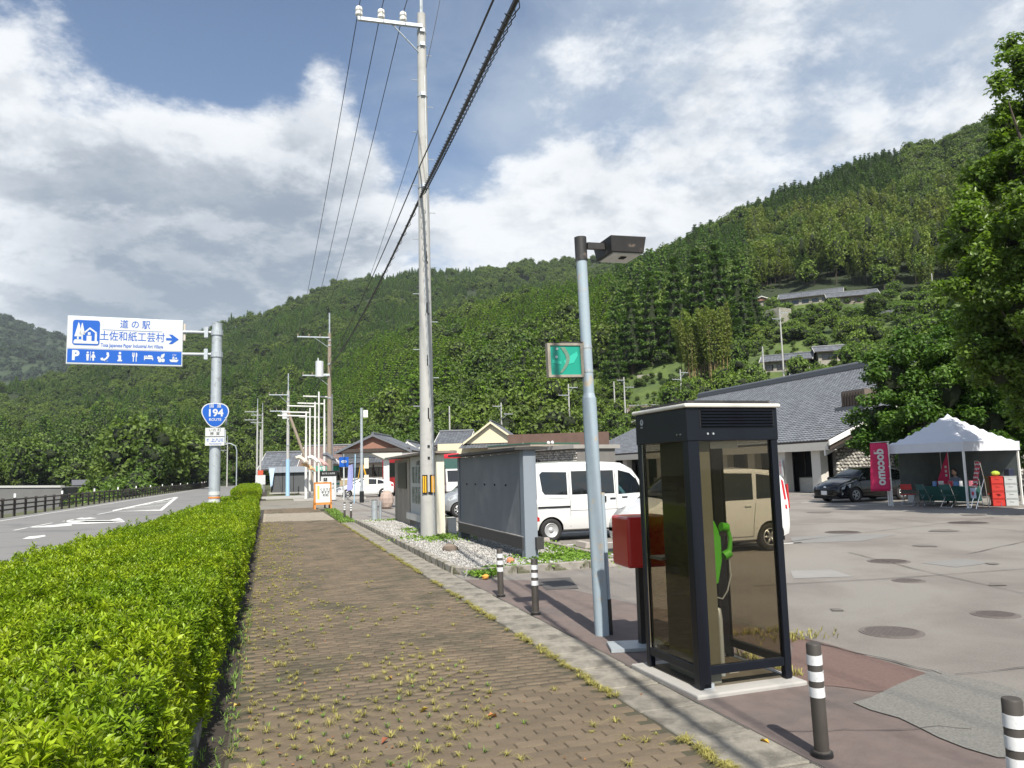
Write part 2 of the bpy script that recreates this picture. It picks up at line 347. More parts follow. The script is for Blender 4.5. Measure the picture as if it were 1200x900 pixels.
# far river embankment
mt_emb = mat('embankment_concrete', (.10, .10, .097), .9, var=.3, vs=.3, bump=.3, bs=2)
p0, p1 = D(-260, 573, 175), D(67, 571.5, 150)
e = MB().prism([(p0.x, p0.y, -5), (p1.x, p1.y, -5), (p1.x+.4, p1.y+1.5, p1.z), (p0.x, p0.y+1.5, p0.z)], (3, 12, 0)).build('river_embankment', mt_emb)
tag(e, 'grey concrete river embankment wall across the river at far left', 'wall')
MB().prism([(p0.x, p0.y+1.3, p0.z), (p1.x+.2, p1.y+1.3, p1.z), (p1.x+.2, p1.y+1.3, p1.z+.35), (p0.x, p0.y+1.3, p0.z+.35)], (.5, .6, 0)).build('coping', mat('coping', (.4, .4, .38), .9), e)
for (a, b2, dd, sz) in ((92, 104, 170, 1), (112, 120, 175, .9)):
    q = D((a+b2)/2, 560, dd); h = empty('far_house', (q.x, q.y, -2.0), .3, 'tiny pale house among trees across the river, %s' % ('left of the pair' if a == 92 else 'right of the pair'), 'house', 'houses across the river')
    MB().bb(-1.6*sz, 1.6*sz, -1.2, 1.2, 0, 3.2*sz).build('wall', mat('pale_wall', (.5, .5, .5), .8), h); MB().prism([(-2*sz, -1.5, 3.2*sz), (-2*sz, 1.5, 3.2*sz), (-2*sz, 0, 4.2*sz)], (4*sz, 0, 0)).build('roof', mat('roof_grey', (.10, .105, .12), .7), h)
    MB().bb(-.6, .6, -1.24, -1.2, 1.2, 2.3).build('window', mt_cardark, h)

# ------------------------------------------------------------------ brick path with one mesh per paver near the camera
mt_paver = mat('paver', (.156, .120, .080), .9, var=.30, vs=7, bump=.6, bs=70, col2=(.082, .072, .046), c2=(.45, .68), c2s=1.1, island=.2, objvar=.17)
mt_bed = mat('path_bed_soil', (.06, .055, .035), .95, var=.3, vs=8)
mt_paver_pale = mat('pale_paver', (.27, .24, .19), .9, var=.2, vs=3, bump=.4, bs=50, island=.1)
PX0, PX1 = -.22, 2.50
bed = MB().bb(PX0-.02, PX1+.02, -6, 60, -.3, -.012).build('path', mt_bed); struct(bed)
def paver_mesh(L_, W_):
    g = .0024; e = .005; x, y2 = L_/2-g, W_/2-g
    v = [(-x, -y2, -.014), (x, -y2, -.014), (x, y2, -.014), (-x, y2, -.014), (-x+e, -y2+e, 0), (x-e, -y2+e, 0), (x-e, y2-e, 0), (-x+e, y2-e, 0)]
    return v, [(4, 5, 6, 7), (0, 1, 5, 4), (1, 2, 6, 5), (2, 3, 7, 6), (3, 0, 4, 7)]
pv, pf = paver_mesh(.2, .1); pme = []
for k in range(6):
    b = MB().add(pv, pf); pme.append(b.mesh('paver', mt_paver, fix=False))
near = []; Vb, Fb, Mi = [], [], []; pvn = np.array(pv); pfn = np.array(pf)
cntp = 0; row = 0; y = 3.3
rows = []
while y < 44: rows.append(y); y += .1
for ri, y in enumerate(rows):
    off = .1*(ri % 2); nx_ = int((PX1-PX0-off)/.2+.001)
    for i in range(nx_+ (1 if off else 0)):
        x0 = PX0+off+i*.2-(0 if not off else 0); Lp = .2
        if off and i == nx_: 
            Lp = PX1-x0
            if Lp < .05: continue
        cx = x0+Lp/2
        wob = .006*math.sin(cx*1.3+y*.7)+.005*math.sin(y*2.1-cx); z = wob*.5+random.gauss(0, .0012)-.002
        vis = (cx/y) > -.125 and y > 3.85-.16*cx      # inside the frame's lower edge
        if vis and cntp < 298 and y < 7.2:
            o = link('paver', pme[cntp % 6], bed, (cx, y, z), random.gauss(0, .012)); o.scale = (Lp/.2, 1, 1); o.rotation_euler.x = random.gauss(0, .008); o.rotation_euler.y = random.gauss(0, .006); cntp += 1
        else:
            a = random.gauss(0, .01); ca, sa = math.cos(a), math.sin(a); q = pvn.copy(); q[:, 0] *= Lp/.2
            q = np.stack([q[:, 0]*ca-q[:, 1]*sa+cx, q[:, 0]*sa+q[:, 1]*ca+y, q[:, 2]+z+q[:, 0]*random.gauss(0, .006)+q[:, 1]*random.gauss(0, .01)], 1)
            Fb.append(pfn+8*len(Vb)); Vb.append(q); Mi += [1 if 31.6 < y+cx*.25 < 38.5 else 0]*5
o = link('paving', npmesh('paving', np.concatenate(Vb), np.concatenate(Fb), [mt_paver, mt_paver_pale], Mi), bed); o['kind'] = 'stuff'
# beyond the paving: apron and crossing lane
mt_far = mat('far_pavement', (.20, .185, .155), .9, var=.2, vs=1, col2=(.13, .125, .11), c2s=.5)
struct(MB().bb(-.6, 4.4, 43.95, 60, -.2, -.006).build('far_pavement', mt_far)); struct(MB().bb(-3, 22, 66, 74, -.2, -.012).build('crossing_lane', mat('pale_asphalt', (.34, .33, .31), .9)))
# gutter slabs
mt_slab = mat('gutter_concrete', (.27, .25, .21), .92, var=.35, vs=9, bump=.9, bs=45, col2=(.13, .12, .10), c2=(.42, .66), c2s=3.5, objvar=.1)
gut = MB().bb(2.5, 2.98, -6, 30, -.3, -.03).build('gutter', mt_bed); struct(gut)
sl = MB().box(0, 0, -.03, .463, .588, .08).mesh('kerb_slab', mt_slab)
for k in range(46):
    o = link('kerb_slab', sl, gut, (2.74+random.gauss(0, .003), 3.0+.6*k, -.006+random.gauss(0, .003)), random.gauss(0, .004)); md = o.modifiers.new('bevel', 'BEVEL'); md.width = .008; md.segments = 1
# ------------------------------------------------------------------ parking lot
mt_lot = mat('lot_asphalt', (.245, .230, .208), .9, var=.38, vs=48, bump=.8, bs=120, col2=(.185, .165, .150), c2=(.40, .66), c2s=.3)
lot = MB().bb(2.98, 60, -6, 90, -.2, 0).build('parking_lot', mt_lot); struct(lot)
mt_red = mat('red_asphalt', (.160, .124, .112), .93, var=.3, vs=6, bump=.7, bs=120, col2=(.13, .108, .10), c2=(.45, .65), c2s=1.2)
mt_red2 = mat('coarse_red_asphalt', (.205, .135, .115), .95, var=.35, vs=40, bump=1, bs=150)
mt_agg = mat('exposed_aggregate', (.23, .225, .205), .95, var=.75, vs=60, bump=1, bs=110)
mt_patch = mat('patched_asphalt', (.245, .24, .23), .9, var=.15, vs=3, bump=.4, bs=90); mt_lampshadow = mat('painted_lamp_shadow', (.075, .07, .068), .9, var=.15, bump=.4, bs=90)
def sheet(name, pts, m, z): 
    return struct(MB().add([(p[0], p[1], z) for p in pts], [tuple(range(len(pts)))]).build(name, m))
def wob(pts, amp=.05, n=6):
    out = []
    for i in range(len(pts)):
        a, c = Vector(pts[i]), Vector(pts[(i+1) % len(pts)])
        for k in range(n): 
            q = a.lerp(c, k/n); j = 0 if k == 0 else amp; out.append((q.x+random.uniform(-j, j), q.y+random.uniform(-j, j)))
    return out
g2 = lambda *a: tuple(G(*a))[:2]
sheet('red_pavement', [(2.985, 0), (4.6, 0), (5.03, 5.02), (4.99, 6.69), (4.4, 9), (3.9, 11.6), (2.985, 12.2)], mt_red, .004)
sheet('coarse_pavement', wob([g2(925, 742), g2(1093, 792), g2(1030, 812), g2(930, 800)], .03), mt_red2, .008)
sheet('aggregate_pavement', wob([g2(1095, 786), g2(1210, 815), g2(1230, 880), g2(1170, 890), g2(1000, 825)], .04), mt_agg, .012)
sheet('patch_shadow_sheet', [g2(926, 669), g2(975, 668), g2(1000, 676), g2(930, 678)], mt_patch, .004)
sheet('patch_shadow_sheet', [g2(926, 630), g2(985, 626), g2(1050, 627), g2(1010, 634), g2(930, 637)], mat('patch_b', (.20, .197, .19), .9, bump=.4, bs=90), .004)
sheet('patch_shadow_sheet', [g2(1080, 660), g2(1130, 655), g2(1160, 660), g2(1120, 665)], mat('patch_b', (.20, .197, .19)), .004)
sheet('patch_shadow_sheet', [g2(626, 679), g2(668, 677), g2(678, 690), g2(640, 692)], mt_lampshadow, .008)  # dark sheet, the lamp head's cast shadow painted onto the asphalt
mt_iron = mat('manhole_iron', (.15, .13, .12), .75, .1, var=.3, vs=20, bump=.6, bs=60)
for (x, y, r, t) in ((5.95, 6.43, .30, 'large ribbed manhole cover in the asphalt nearest the phone booth'), (7.6, 6.68, .24, 'smooth round manhole cover in the asphalt at the right edge'), (13.4, 15.8, .42, 'round manhole cover in line with the black car'), (10.1, 10.85, .34, 'round manhole cover midway across the lot'), (17.9, 16.3, .5, 'manhole cover in front of the tent'), (8.7, 9.0, .22, 'small manhole cover just right of the white minivan')):
    m = tag(MB().cyl((0, 0, -.02), (0, 0, .007), r, n=32).build('manhole_cover', mt_iron, loc=(x, y, 0)), t, 'manhole cover')
    rg = MB(); rg.lathe([(r-.05, .006), (r-.05, .012), (r-.03, .012), (r-.03, .006)], 32)
    for k in range(-6, 7):
        hw = math.sqrt(max(0, (r-.06)**2-(k*r/7)**2))
        if hw > .02: rg.bb(k*r/7-.008, k*r/7+.008, -hw, hw, .006, .012)
    rg.build('rib', mt_iron, m)
mt_crack = mat('crack_tar', (.07, .062, .058), .9)
def crack(a, c, w_=.02, n=14, j=.10):
    a, c = Vector(a), Vector(c); L_ = []; off = 0
    for k in range(n+1):
        off += random.uniform(-j, j)*.4; q = a.lerp(c, k/n); d = (c-a).normalized(); q = q+Vector((-d.y, d.x))*off; ww = w_*random.uniform(.3, 1.1)
        L_.append(((q.x-d.y*ww, q.y+d.x*ww), (q.x+d.y*ww, q.y-d.x*ww)))
    return struct(strip('asphalt_crack', L_, mt_crack, .0135))
for a, c, w_ in [((4.99, 6.69), (5.03, 5.02), .012), ((4.99, 6.69), (4.4, 9.0), .010), ((5.2, 5.0), (9.5, 4.6), .008), ((6.5, 9.5), (14, 8.7), .012), ((8.5, 6.0), (10.5, 12.2), .010), ((12, 11), (19, 13.6), .015), ((10.8, 14.5), (20, 17.2), .018), ((3.1, 4.4), (4.2, 3.9), .006), ((16, 10), (18, 20), .014)]: crack(a, c, w_)
mt_stain = mat('oil_stain', (.135, .122, .11), .8, var=.4, vs=12)
for (x, y, r_) in [(7.2, 14.6, .35), (8.6, 17.2, .4), (12.5, 12.4, .3), (9.4, 8.2, .18), (15.5, 14.8, .5), (6.3, 7.6, .12), (20.5, 18.5, .5), (11.2, 9.8, .16), (18.2, 22.5, .6), (7.0, 5.2, .10)]:
    sheet('asphalt_stain', [(x+r_*random.uniform(.5, 1.1)*math.cos(k*.6), y+r_*random.uniform(.4, .9)*math.sin(k*.6)) for k in range(10)], mt_stain, .0105)
# parking lines and wheel stops
for k, (x, y0) in enumerate([(4, 14.2), (4, 16.5), (4, 19.6), (4, 22.4), (4, 25.2), (4, 28)]): sheet('parking_line', [(6.0, y0), (11, y0), (11, y0+.12), (6.0, y0+.12)], mt_line, .004)
for a in ([(24, 22.6), (31, 22.6)], [(24, 19.8), (31, 19.8)], [(22, 28.3), (29, 28.3)], [(22, 25.3), (29, 25.3)]): sheet('parking_line', [a[0], a[1], (a[1][0], a[1][1]+.14), (a[0][0], a[0][1]+.14)], mt_line, .004)
mt_stop = mat('wheel_stop_concrete', (.36, .33, .30), .9, bump=.3)
for (x, y, l) in ((6.25, 17.6, 'wheel stop behind the rear tyre of the white kei van'), (6.6, 15.9, 'wheel stop in the empty bay between van and minivan'), (5.9, 19.2, 'wheel stop hidden by the grey board edge'), (7.1, 28.3, 'wheel stop by the front tyre of the silver car')):
    tag(MB().prism([(-.1, -.3, 0), (.1, -.3, 0), (.06, -.3, .12), (-.06, -.3, .12)], (0, .6, 0)).build('wheel_stop', mt_stop, loc=(x, y, .002), bev=.01), 'low concrete '+l, 'wheel stop', 'wheel stops')

# ------------------------------------------------------------------ gravel bed with kerb stones and weeds
BX0, BX1, BY0, BY1 = 3.08, 5.9, 12.55, 28.5
mt_grav = mat('gravel_base', (.30, .295, .285), .95, var=.5, vs=40, bump=1, bs=60)
gbed = MB().bb(BX0, BX1, BY0, BY1, 0, .07).build('gravel_bed', mt_grav); struct(gbed)
mt_kerb = mat('kerb_stone', (.27, .25, .22), .9, var=.3, vs=8, bump=.6, bs=40, col2=(.10, .10, .06), c2=(.5, .62), c2s=3, objvar=.15)
ks = MB().box(0, 0, .06, .12, .588, .14).mesh('kerb_stone', mt_kerb)
def kerbs(pts, parent):
    for (a, c) in zip(pts, pts[1:]):
        a, c = Vector(a), Vector(c); n = max(1, round((c-a).length/.6)); an = math.atan2(c.y-a.y, c.x-a.x)-math.pi/2
        for k in range(n):
            q = a.lerp(c, (k+.5)/n); o = link('kerb_stone', ks, parent, (q.x, q.y, random.gauss(0, .004)), an+random.gauss(0, .006)); o.scale = (1, (c-a).length/n/.6, 1)
            md = o.modifiers.new('bevel', 'BEVEL'); md.width = .012; md.segments = 1
kerbs([(3.02, 28.5), (3.02, 13.0), (3.3, 12.5), (5.95, 12.6), (5.95, 28.5)], gbed)
# loose white stones
V, Fs, n = [], [], 0
o6 = np.array([(1, 0, 0), (-1, 0, 0), (0, 1, 0), (0, -1, 0), (0, 0, 1), (0, 0, -1)], float); f6 = np.array([(0, 2, 4), (2, 1, 4), (1, 3, 4), (3, 0, 4), (2, 0, 5), (1, 2, 5), (3, 1, 5), (0, 3, 5)])
ng = 20000; gx = RNG.uniform(BX0+.05, BX1-.05, ng); gy = BY0+.1+(BY1-BY0-.2)*RNG.random(ng)**1.6; rr = RNG.uniform(.012, .03, ng)*(1+ (gy-12)*.03)
P = o6[None]*rr[:, None, None]*RNG.uniform(.6, 1.3, (ng, 6, 1))*np.array([1, 1, .6]); an = RNG.uniform(0, 6.28, ng); c_, s_ = np.cos(an)[:, None], np.sin(an)[:, None]
P = np.stack([P[..., 0]*c_-P[..., 1]*s_+gx[:, None], P[..., 0]*s_+P[..., 1]*c_+gy[:, None], P[..., 2]+.075+RNG.uniform(-.005, .012, ng)[:, None]], -1)
gr = link('gravel_stones', npmesh('gravel_stones', P.reshape(-1, 3), (f6[None]+6*np.arange(ng)[:, None, None]).reshape(-1, 3), mat('white_gravel', (.36, .35, .33), .9, island=.4))); stuff(gr, 'pale limestone gravel filling the planting bed around the notice boards', 'gravel')

# ------------------------------------------------------------------ leaf builders (numpy)
def leaves(pos, nrm, ln, wd, jit=.6, fold=.25, mode=6):
    """pos,nrm (n,3): one folded leaf (two triangles or quad) each"""
    n = len(pos); d = nrm+RNG.normal(0, jit, (n, 3)); d /= np.linalg.norm(d, axis=1)[:, None]
    a = np.cross(d, RNG.normal(0, 1, (n, 3))); a /= np.linalg.norm(a, axis=1)[:, None]+1e-9; u = np.cross(d, a)
    ln = np.broadcast_to(ln, n)[:, None]*RNG.uniform(.7, 1.25, (n, 1)); wd = np.broadcast_to(wd, n)[:, None]*RNG.uniform(.8, 1.2, (n, 1))
    v = np.stack([pos-a*ln*.5, pos+u*wd*.5+d*wd*fold-a*ln*.02, pos+a*ln*.5-d*ln*.08, pos-u*wd*.5+d*wd*fold-a*ln*.02], 1)
    k = 4*np.arange(n)[:, None]
    f = np.concatenate([k+np.array([[0, 1, 2]]), k+np.array([[0, 2, 3]])], 1).reshape(-1, 3)
    return v.reshape(-1, 3), f
def sprigs(pos, nrm, ln, wd, per=8, spread=1.0):
    """upright shoots: whorls of leaves round a stem direction"""
    n = len(pos); nrm = nrm/np.linalg.norm(nrm, axis=1)[:, None]; t = np.cross(nrm, RNG.normal(0, 1, (n, 3))); t /= np.linalg.norm(t, axis=1)[:, None]; u = np.cross(nrm, t)
    Vs = []
    ln = np.broadcast_to(ln, n); wd = np.broadcast_to(wd, n)
    for j in range(per):
        an = 2.4*j+RNG.uniform(-.3, .3, n); hgt = (j/per); el = .35+.85*hgt+RNG.normal(0, .15, n)
        rd = (t*np.cos(an)[:, None]+u*np.sin(an)[:, None]); d = rd*np.cos(el)[:, None]+nrm*np.sin(el)[:, None]
        sd_ = np.cross(d, nrm); sd_ /= np.linalg.norm(sd_, axis=1)[:, None]+1e-9; up = np.cross(sd_, d)
        l = (ln*(1-.35*hgt)*RNG.uniform(.8, 1.15, n))[:, None]; w_ = (wd*(1-.25*hgt))[:, None]
        b0 = pos+nrm*(ln*(.1+.7*hgt))[:, None]
        Vs.append(np.stack([b0, b0+d*l*.55+sd_*w_*.5+up*w_*.18, b0+d*l-up*l*.1, b0+d*l*.55-sd_*w_*.5+up*w_*.18], 1))
    v = np.concatenate(Vs, 0); m = len(v); k = 4*np.arange(m)[:, None]
    return v.reshape(-1, 3), np.concatenate([k+np.array([[0, 1, 2]]), k+np.array([[0, 2, 3]])], 1).reshape(-1, 3)
def merge(parts):
    V, Fc, k = [], [], 0
    for v, f in parts: V.append(v); Fc.append(f+k); k += len(v)
    return np.concatenate(V), np.concatenate(Fc)
# hedges
ml_hedge = leafmat('hedge_leaf', (.250, .325, .014), (.150, .240, .012), (.20, .28, .012), trans=.3, island=.5, rough=.42, mottle=1.6)
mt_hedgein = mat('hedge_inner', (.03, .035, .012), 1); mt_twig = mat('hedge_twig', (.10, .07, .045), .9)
def hxl(y): return np.interp(y, [0, 9, 17, 29, 36, 80, 105], [-3.5, -2.95, -2.4, -2.05, -2.0, -2.6, -3.0])
def hxr(y): return np.interp(y, [0, 5, 10, 35, 55, 105], [-.50, -.46, -.40, -.48, -.75, -.95])
def hedge(name, y0, y1, label, dens, H=.82):
    ob = empty(name, (-1.5, y0, 0), 0, label, 'hedge'); parts = []
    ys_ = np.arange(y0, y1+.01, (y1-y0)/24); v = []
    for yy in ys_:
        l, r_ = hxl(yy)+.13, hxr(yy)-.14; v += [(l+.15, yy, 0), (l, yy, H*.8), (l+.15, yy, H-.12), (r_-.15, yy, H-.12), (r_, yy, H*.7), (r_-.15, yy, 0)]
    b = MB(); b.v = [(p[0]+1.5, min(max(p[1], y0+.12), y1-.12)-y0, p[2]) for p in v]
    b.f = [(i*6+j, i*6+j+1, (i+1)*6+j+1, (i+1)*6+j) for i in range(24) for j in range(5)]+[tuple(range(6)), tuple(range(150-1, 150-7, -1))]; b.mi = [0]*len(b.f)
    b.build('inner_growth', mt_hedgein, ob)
    for (ya, yb, dn, ll) in dens:
        ya, yb = max(ya, y0), min(yb, y1)
        if yb <= ya: continue
        wdt = float(hxr((ya+yb)/2)-hxl((ya+yb)/2)); n = int(dn*(yb-ya)*(wdt+.9*H)); yy = RNG.uniform(ya, yb, n); u = RNG.uniform(0, wdt+.9*H+.25*H, n)
        l, r_ = hxl(yy), hxr(yy); top = u < wdt; lft = u > wdt+.9*H
        bumpy = .035*np.sin(yy*3.1+u*2.3)+.03*np.sin(yy*7.3-u*5.1)+.02*RNG.normal(0, 1, n)
        x = np.where(top, l+(r_-l)*u/wdt, r_); z = np.where(top, H+bumpy, H-(u-wdt)*1.02)
        tt = np.clip((H-z)/H, 0, 1)
        x = np.where(~top & ~lft, r_-.10+.09*np.sin(tt*2.6)+bumpy-.10*np.maximum(0, tt-.55), x); x = np.where(lft, l+.02, x); z = np.where(lft, H-(u-wdt-.9*H), z)
        edge = np.where(top, np.minimum(np.abs(x-l), np.abs(x-r_)), 1); z = np.where(top & (edge < .2), z-(.2-edge)**2*2.2, z)
        nr = np.where(top[:, None], np.array([[.0, 0, 1.]]), np.where(lft[:, None], np.array([[-.8, 0, .6]]), np.array([[.75, -.1, .55]])))+RNG.normal(0, .28, (n, 3))
        p = np.stack([x+1.5, yy-y0, z+.01-RNG.random(n)**1.3*.14], 1)
        rs_ = RNG.random(n) < .035; p[rs_ & top, 2] += RNG.uniform(.03, .10, int((rs_ & top).sum()))
        parts.append(sprigs(p, nr, ll, ll*.36, 8))
    # end faces
    for ye, sgn in ((y0, -1), (y1, 1)):
        n = int(700*(1 if ye > 30 else 1.2)); l, r_ = hxl(ye), hxr(ye); x = RNG.uniform(l, r_, n); z = RNG.uniform(.05, H, n)
        parts.append(sprigs(np.stack([x+1.5, np.full(n, ye-y0)+sgn*.02, z], 1), np.array([[0, sgn*.8, .6]])+RNG.normal(0, .25, (n, 3)), .07 if ye < 60 else .1, .03, 8))
    V, Fc = merge(parts); o = link('foliage', npmesh('foliage', V, Fc, ml_hedge), ob)
    tw = MB()
    for k in range(int((min(y1, 12)-max(y0, 2))*14) if y0 < 10 else 0):
        yy = random.uniform(max(y0, 2), 12); x = float(hxr(yy))-random.uniform(.1, .3); tw.cyl((x+1.5, yy-y0, 0), (x+1.5+random.uniform(-.05, .14), yy-y0+random.uniform(-.15, .15), .6), .006, .003, 4, False)
    if tw.v: tw.build('twig', mt_twig, ob)['kind'] = 'stuff'
    return ob
hedge('hedge', 1.2, 35.5, 'long clipped bright green azalea hedge between road and brick path, nearest the camera', [(1.2, 3.2, 620, .060), (3.2, 6, 640, .056), (6, 10, 560, .058), (10, 17, 420, .062), (17, 26, 260, .078), (26, 36, 170, .095)])
hedge('hedge', 51.5, 84, 'farther clipped hedge block starting beyond the sign pole', [(51, 60, 130, .12), (60, 84, 80, .16)], .95)
# soil strip and kerb at the hedge foot
hk = MB().bb(-3.6, -.22, -4, 110, -.2, -.02).build('hedge_soil', mat('soil', (.045, .036, .028), 1, var=.4, vs=10, bump=1, bs=40)); struct(hk)
for k in range(42): 
    o = link('kerb_stone', ks, hk, (-.47, 1.5+k*.6, -.06), random.gauss(0, .006)); o.scale = (.8, 1, 1)
for k in range(90): link('kerb_stone', ks, hk, (-3.35 if k < 16 else -3.35+.0*k, -4+k*.6, 0), 0)
# ------------------------------------------------------------------ grass in the joints, litter, weeds
def blades(pts, hgt, wid, per, lean=.6):
    n = len(pts); V = []
    for j in range(per):
        an = RNG.uniform(0, 6.28, n); le = RNG.uniform(.2, 1, n)*lean; h = hgt*RNG.uniform(.5, 1.2, n); d = np.stack([np.cos(an), np.sin(an), np.zeros(n)], 1); sd_ = np.stack([-np.sin(an), np.cos(an), np.zeros(n)], 1)
        b0 = pts+d*(.1*hgt)[:, None] if np.ndim(hgt) else pts+d*.1*hgt
        m1 = b0+np.array([0, 0, 1.])*(h*.6)[:, None]+d*(h*le*.4)[:, None]; tip = b0+np.array([0, 0, 1.])*(h*np.maximum(.12, 1-.5*le))[:, None]+d*(h*le*1.1)[:, None]; w_ = wid
        V.append(np.stack([b0-sd_*w_*.5, b0+sd_*w_*.5, m1+sd_*w_*.4, tip, m1-sd_*w_*.4], 1))
    v = np.concatenate(V); k = 5*np.arange(len(v))[:, None]
    f = np.concatenate([k+np.array([[0, 1, 2]]), k+np.array([[0, 2, 4]]), k+np.array([[4, 2, 3]])], 1).reshape(-1, 3)
    return v.reshape(-1, 3), f
pts_d, pts_g = [], []
from mathutils import noise as mn
for ri, y in enumerate(rows):
    if y > 30: break
    off = .1*(ri % 2)
    for i in range(14):
        x = PX0+off+i*.2+random.gauss(0, .022)
        if x > PX1-.02: continue
        nv = mn.noise(Vector((x*1.1, y*.45, 3)))+.5*mn.noise(Vector((x*3, y*1.6, 9)))
        left = max(0, 1-(x-PX0)/1.15); mid = max(0, 1-abs(x-1.25)/.9)*max(0, 1-abs(y-6.6)/3.6)
        nearr = max(0, 1-(x-PX0)/2.6)*max(0, 1-max(0, y-4)/5)
        p = .75*left*(1.5 if y < 20 else .7)+.9*mid+.8*nearr+nv*1.5-.03
        if y > 13: p *= .5*left
        if random.random() < p: (pts_g if random.random() < (.20 if y < 5.6 else .12) else pts_d).append((x+random.gauss(0, .008), y-.05+random.gauss(0, .008), 0))
        elif random.random() < .8*left: pts_d.append((x+random.uniform(-.08, .08), y, 0))
for k in range(900):  # moss and grass line against the gutter
    y = 3.2+26*random.random()**1.5
    if mn.noise(Vector((7, y*.9, 0))) > -.12: pts_d.append((PX1-.01+random.gauss(0, .02), y, 0))
pts_d, pts_g = np.array(pts_d), np.array(pts_g)
sz = .012+.034*RNG.random(len(pts_d))**1.6; v, f = blades(pts_d, sz*1.3, .0040, 28, 2.2)
stuff(link('dry_grass', npmesh('dry_grass', v, f, leafmat('dry_grass_blade', (.38, .31, .12), (.29, .28, .08), (.24, .25, .06), trans=.15, island=.3))), 'straw coloured tufts growing in the joints of the brick path', 'grass')
v, f = blades(pts_g, RNG.uniform(.025, .05, len(pts_g)), .005, 12, 1.4)
stuff(link('green_grass', npmesh('green_grass', v, f, leafmat('green_grass_blade', (.16, .26, .05), (.22, .30, .07), (.12, .22, .04), trans=.2, island=.3))), 'fresh green tufts in the path joints', 'grass')
# moss cushions by the gutter
mo = []
ml_weed = leafmat('weed_leaf', (.14, .26, .03), (.20, .30, .05), (.10, .20, .03), trans=.25, island=.3)
wp = []
def patch(cx, cy, rx, ry, n, zz=.07):
    for _ in range(n): wp.append((cx+random.gauss(0, rx/2), cy+random.gauss(0, ry/2), zz+random.uniform(0, .05)))
patch(4.1, 19.4, .9, 1.1, 900); patch(5.3, 13.6, .8, .8, 1400); patch(5.7, 15.2, .35, 2.2, 700); patch(3.9, 22.5, .3, .5, 120); patch(3.8, 21.5, .2, .3, 90); patch(4.6, 27.6, 1.2, .5, 500); patch(4.4, 12.75, .8, .12, 120); patch(3.35, 12.35, .22, .28, 330, .05); patch(3.6, 12.6, .2, .2, 160, .08)
wp = np.array(wp); v, f = leaves(wp, np.tile([0, 0, 1.], (len(wp), 1)), .075, .045, .7)
stuff(link('weeds', npmesh('weeds', v, f, ml_weed)), 'low green weeds spreading over the gravel bed', 'weeds')
wp = []
for _ in range(240): wp.append(random.choice([(4.95+random.gauss(0, .2), 6.72-.3*random.random(), .01), (4.05, 5.4+random.random()*.8, .01), (4.2+.8*random.random(), 6.9, .01)]))
wp = np.array(wp)+RNG.normal(0, .03, (len(wp), 3))*np.array([1, 1, 0]); v, f = blades(wp, RNG.uniform(.03, .09, len(wp)), .006, 5, .8)
stuff(link('crack_grass', npmesh('crack_grass', v, f, MATS['dry_grass_blade'])), 'grass growing along the crack beside the phone booth', 'grass')
gs = []
for _ in range(1300): y = 28.6+random.random()*12; gs.append((2.75+random.uniform(-.3, .25)+(y-28)*.02, y, 0))
gs = np.array(gs); v, f = blades(gs, RNG.uniform(.05, .12, len(gs)), .02, 4, .8); stuff(link('verge_grass', npmesh('verge_grass', v, f, MATS['green_grass_blade'])), 'grass verge beside the path end near the orange sign stand', 'grass')
gs = np.stack([RNG.uniform(-.42, -.18, 260), 3+RNG.random(260)*8, np.zeros(260)], 1); v, f = blades(gs, RNG.uniform(.03, .07, 260), .006, 4, 1.); stuff(link('hedge_foot_grass', npmesh('hedge_foot_grass', v, f, MATS['green_grass_blade'])), 'sparse grass in the shade at the hedge foot', 'grass')
lp = np.stack([RNG.uniform(-.4, 2.9, 420)*RNG.random(420)**.7, 3.8+RNG.random(420)**1.7*14, np.full(420, .006)], 1); v, f = leaves(lp, np.tile([0, 0, 1.], (420, 1)), .024, .014, .35)
stuff(link('leaf_litter', npmesh('leaf_litter', v, f, leafmat('dead_leaf', (.22, .10, .04), (.16, .06, .03), (.3, .16, .05), trans=.05, island=.4, mottle=2))), 'small dead brown leaves scattered on the brick path', 'leaf litter')
for i, (px, py, c_) in enumerate([(457, 796, (.30, .16, .03)), (278, 829, (.55, .42, .10)), (451, 870, (.22, .07, .03)), (577, 841, (.45, .16, .06)), (896, 871, (.6, .36, .04)), (497, 834, (.5, .38, .06))]):
    q = G(px, py); v, f = leaves(np.array([[0, 0, .012]]), np.array([[0, 0, 1.]]), .075, .05, .25, .4)
    tag(link('fallen_leaf', npmesh('fallen_leaf', v, f, mat('leafc%d' % i, c_, .7)), None, (q.x, q.y, 0)), ['curled amber leaf lying mid path', 'pale yellow leaf lying by the shaded hedge edge of the path', 'dark red leaf lying at the bottom of the path', 'small orange leaf lying near the gutter side of the path', 'yellow leaf lying beside the nearest striped bollard', 'golden leaf lying among green tufts on the path'][i], 'leaf')
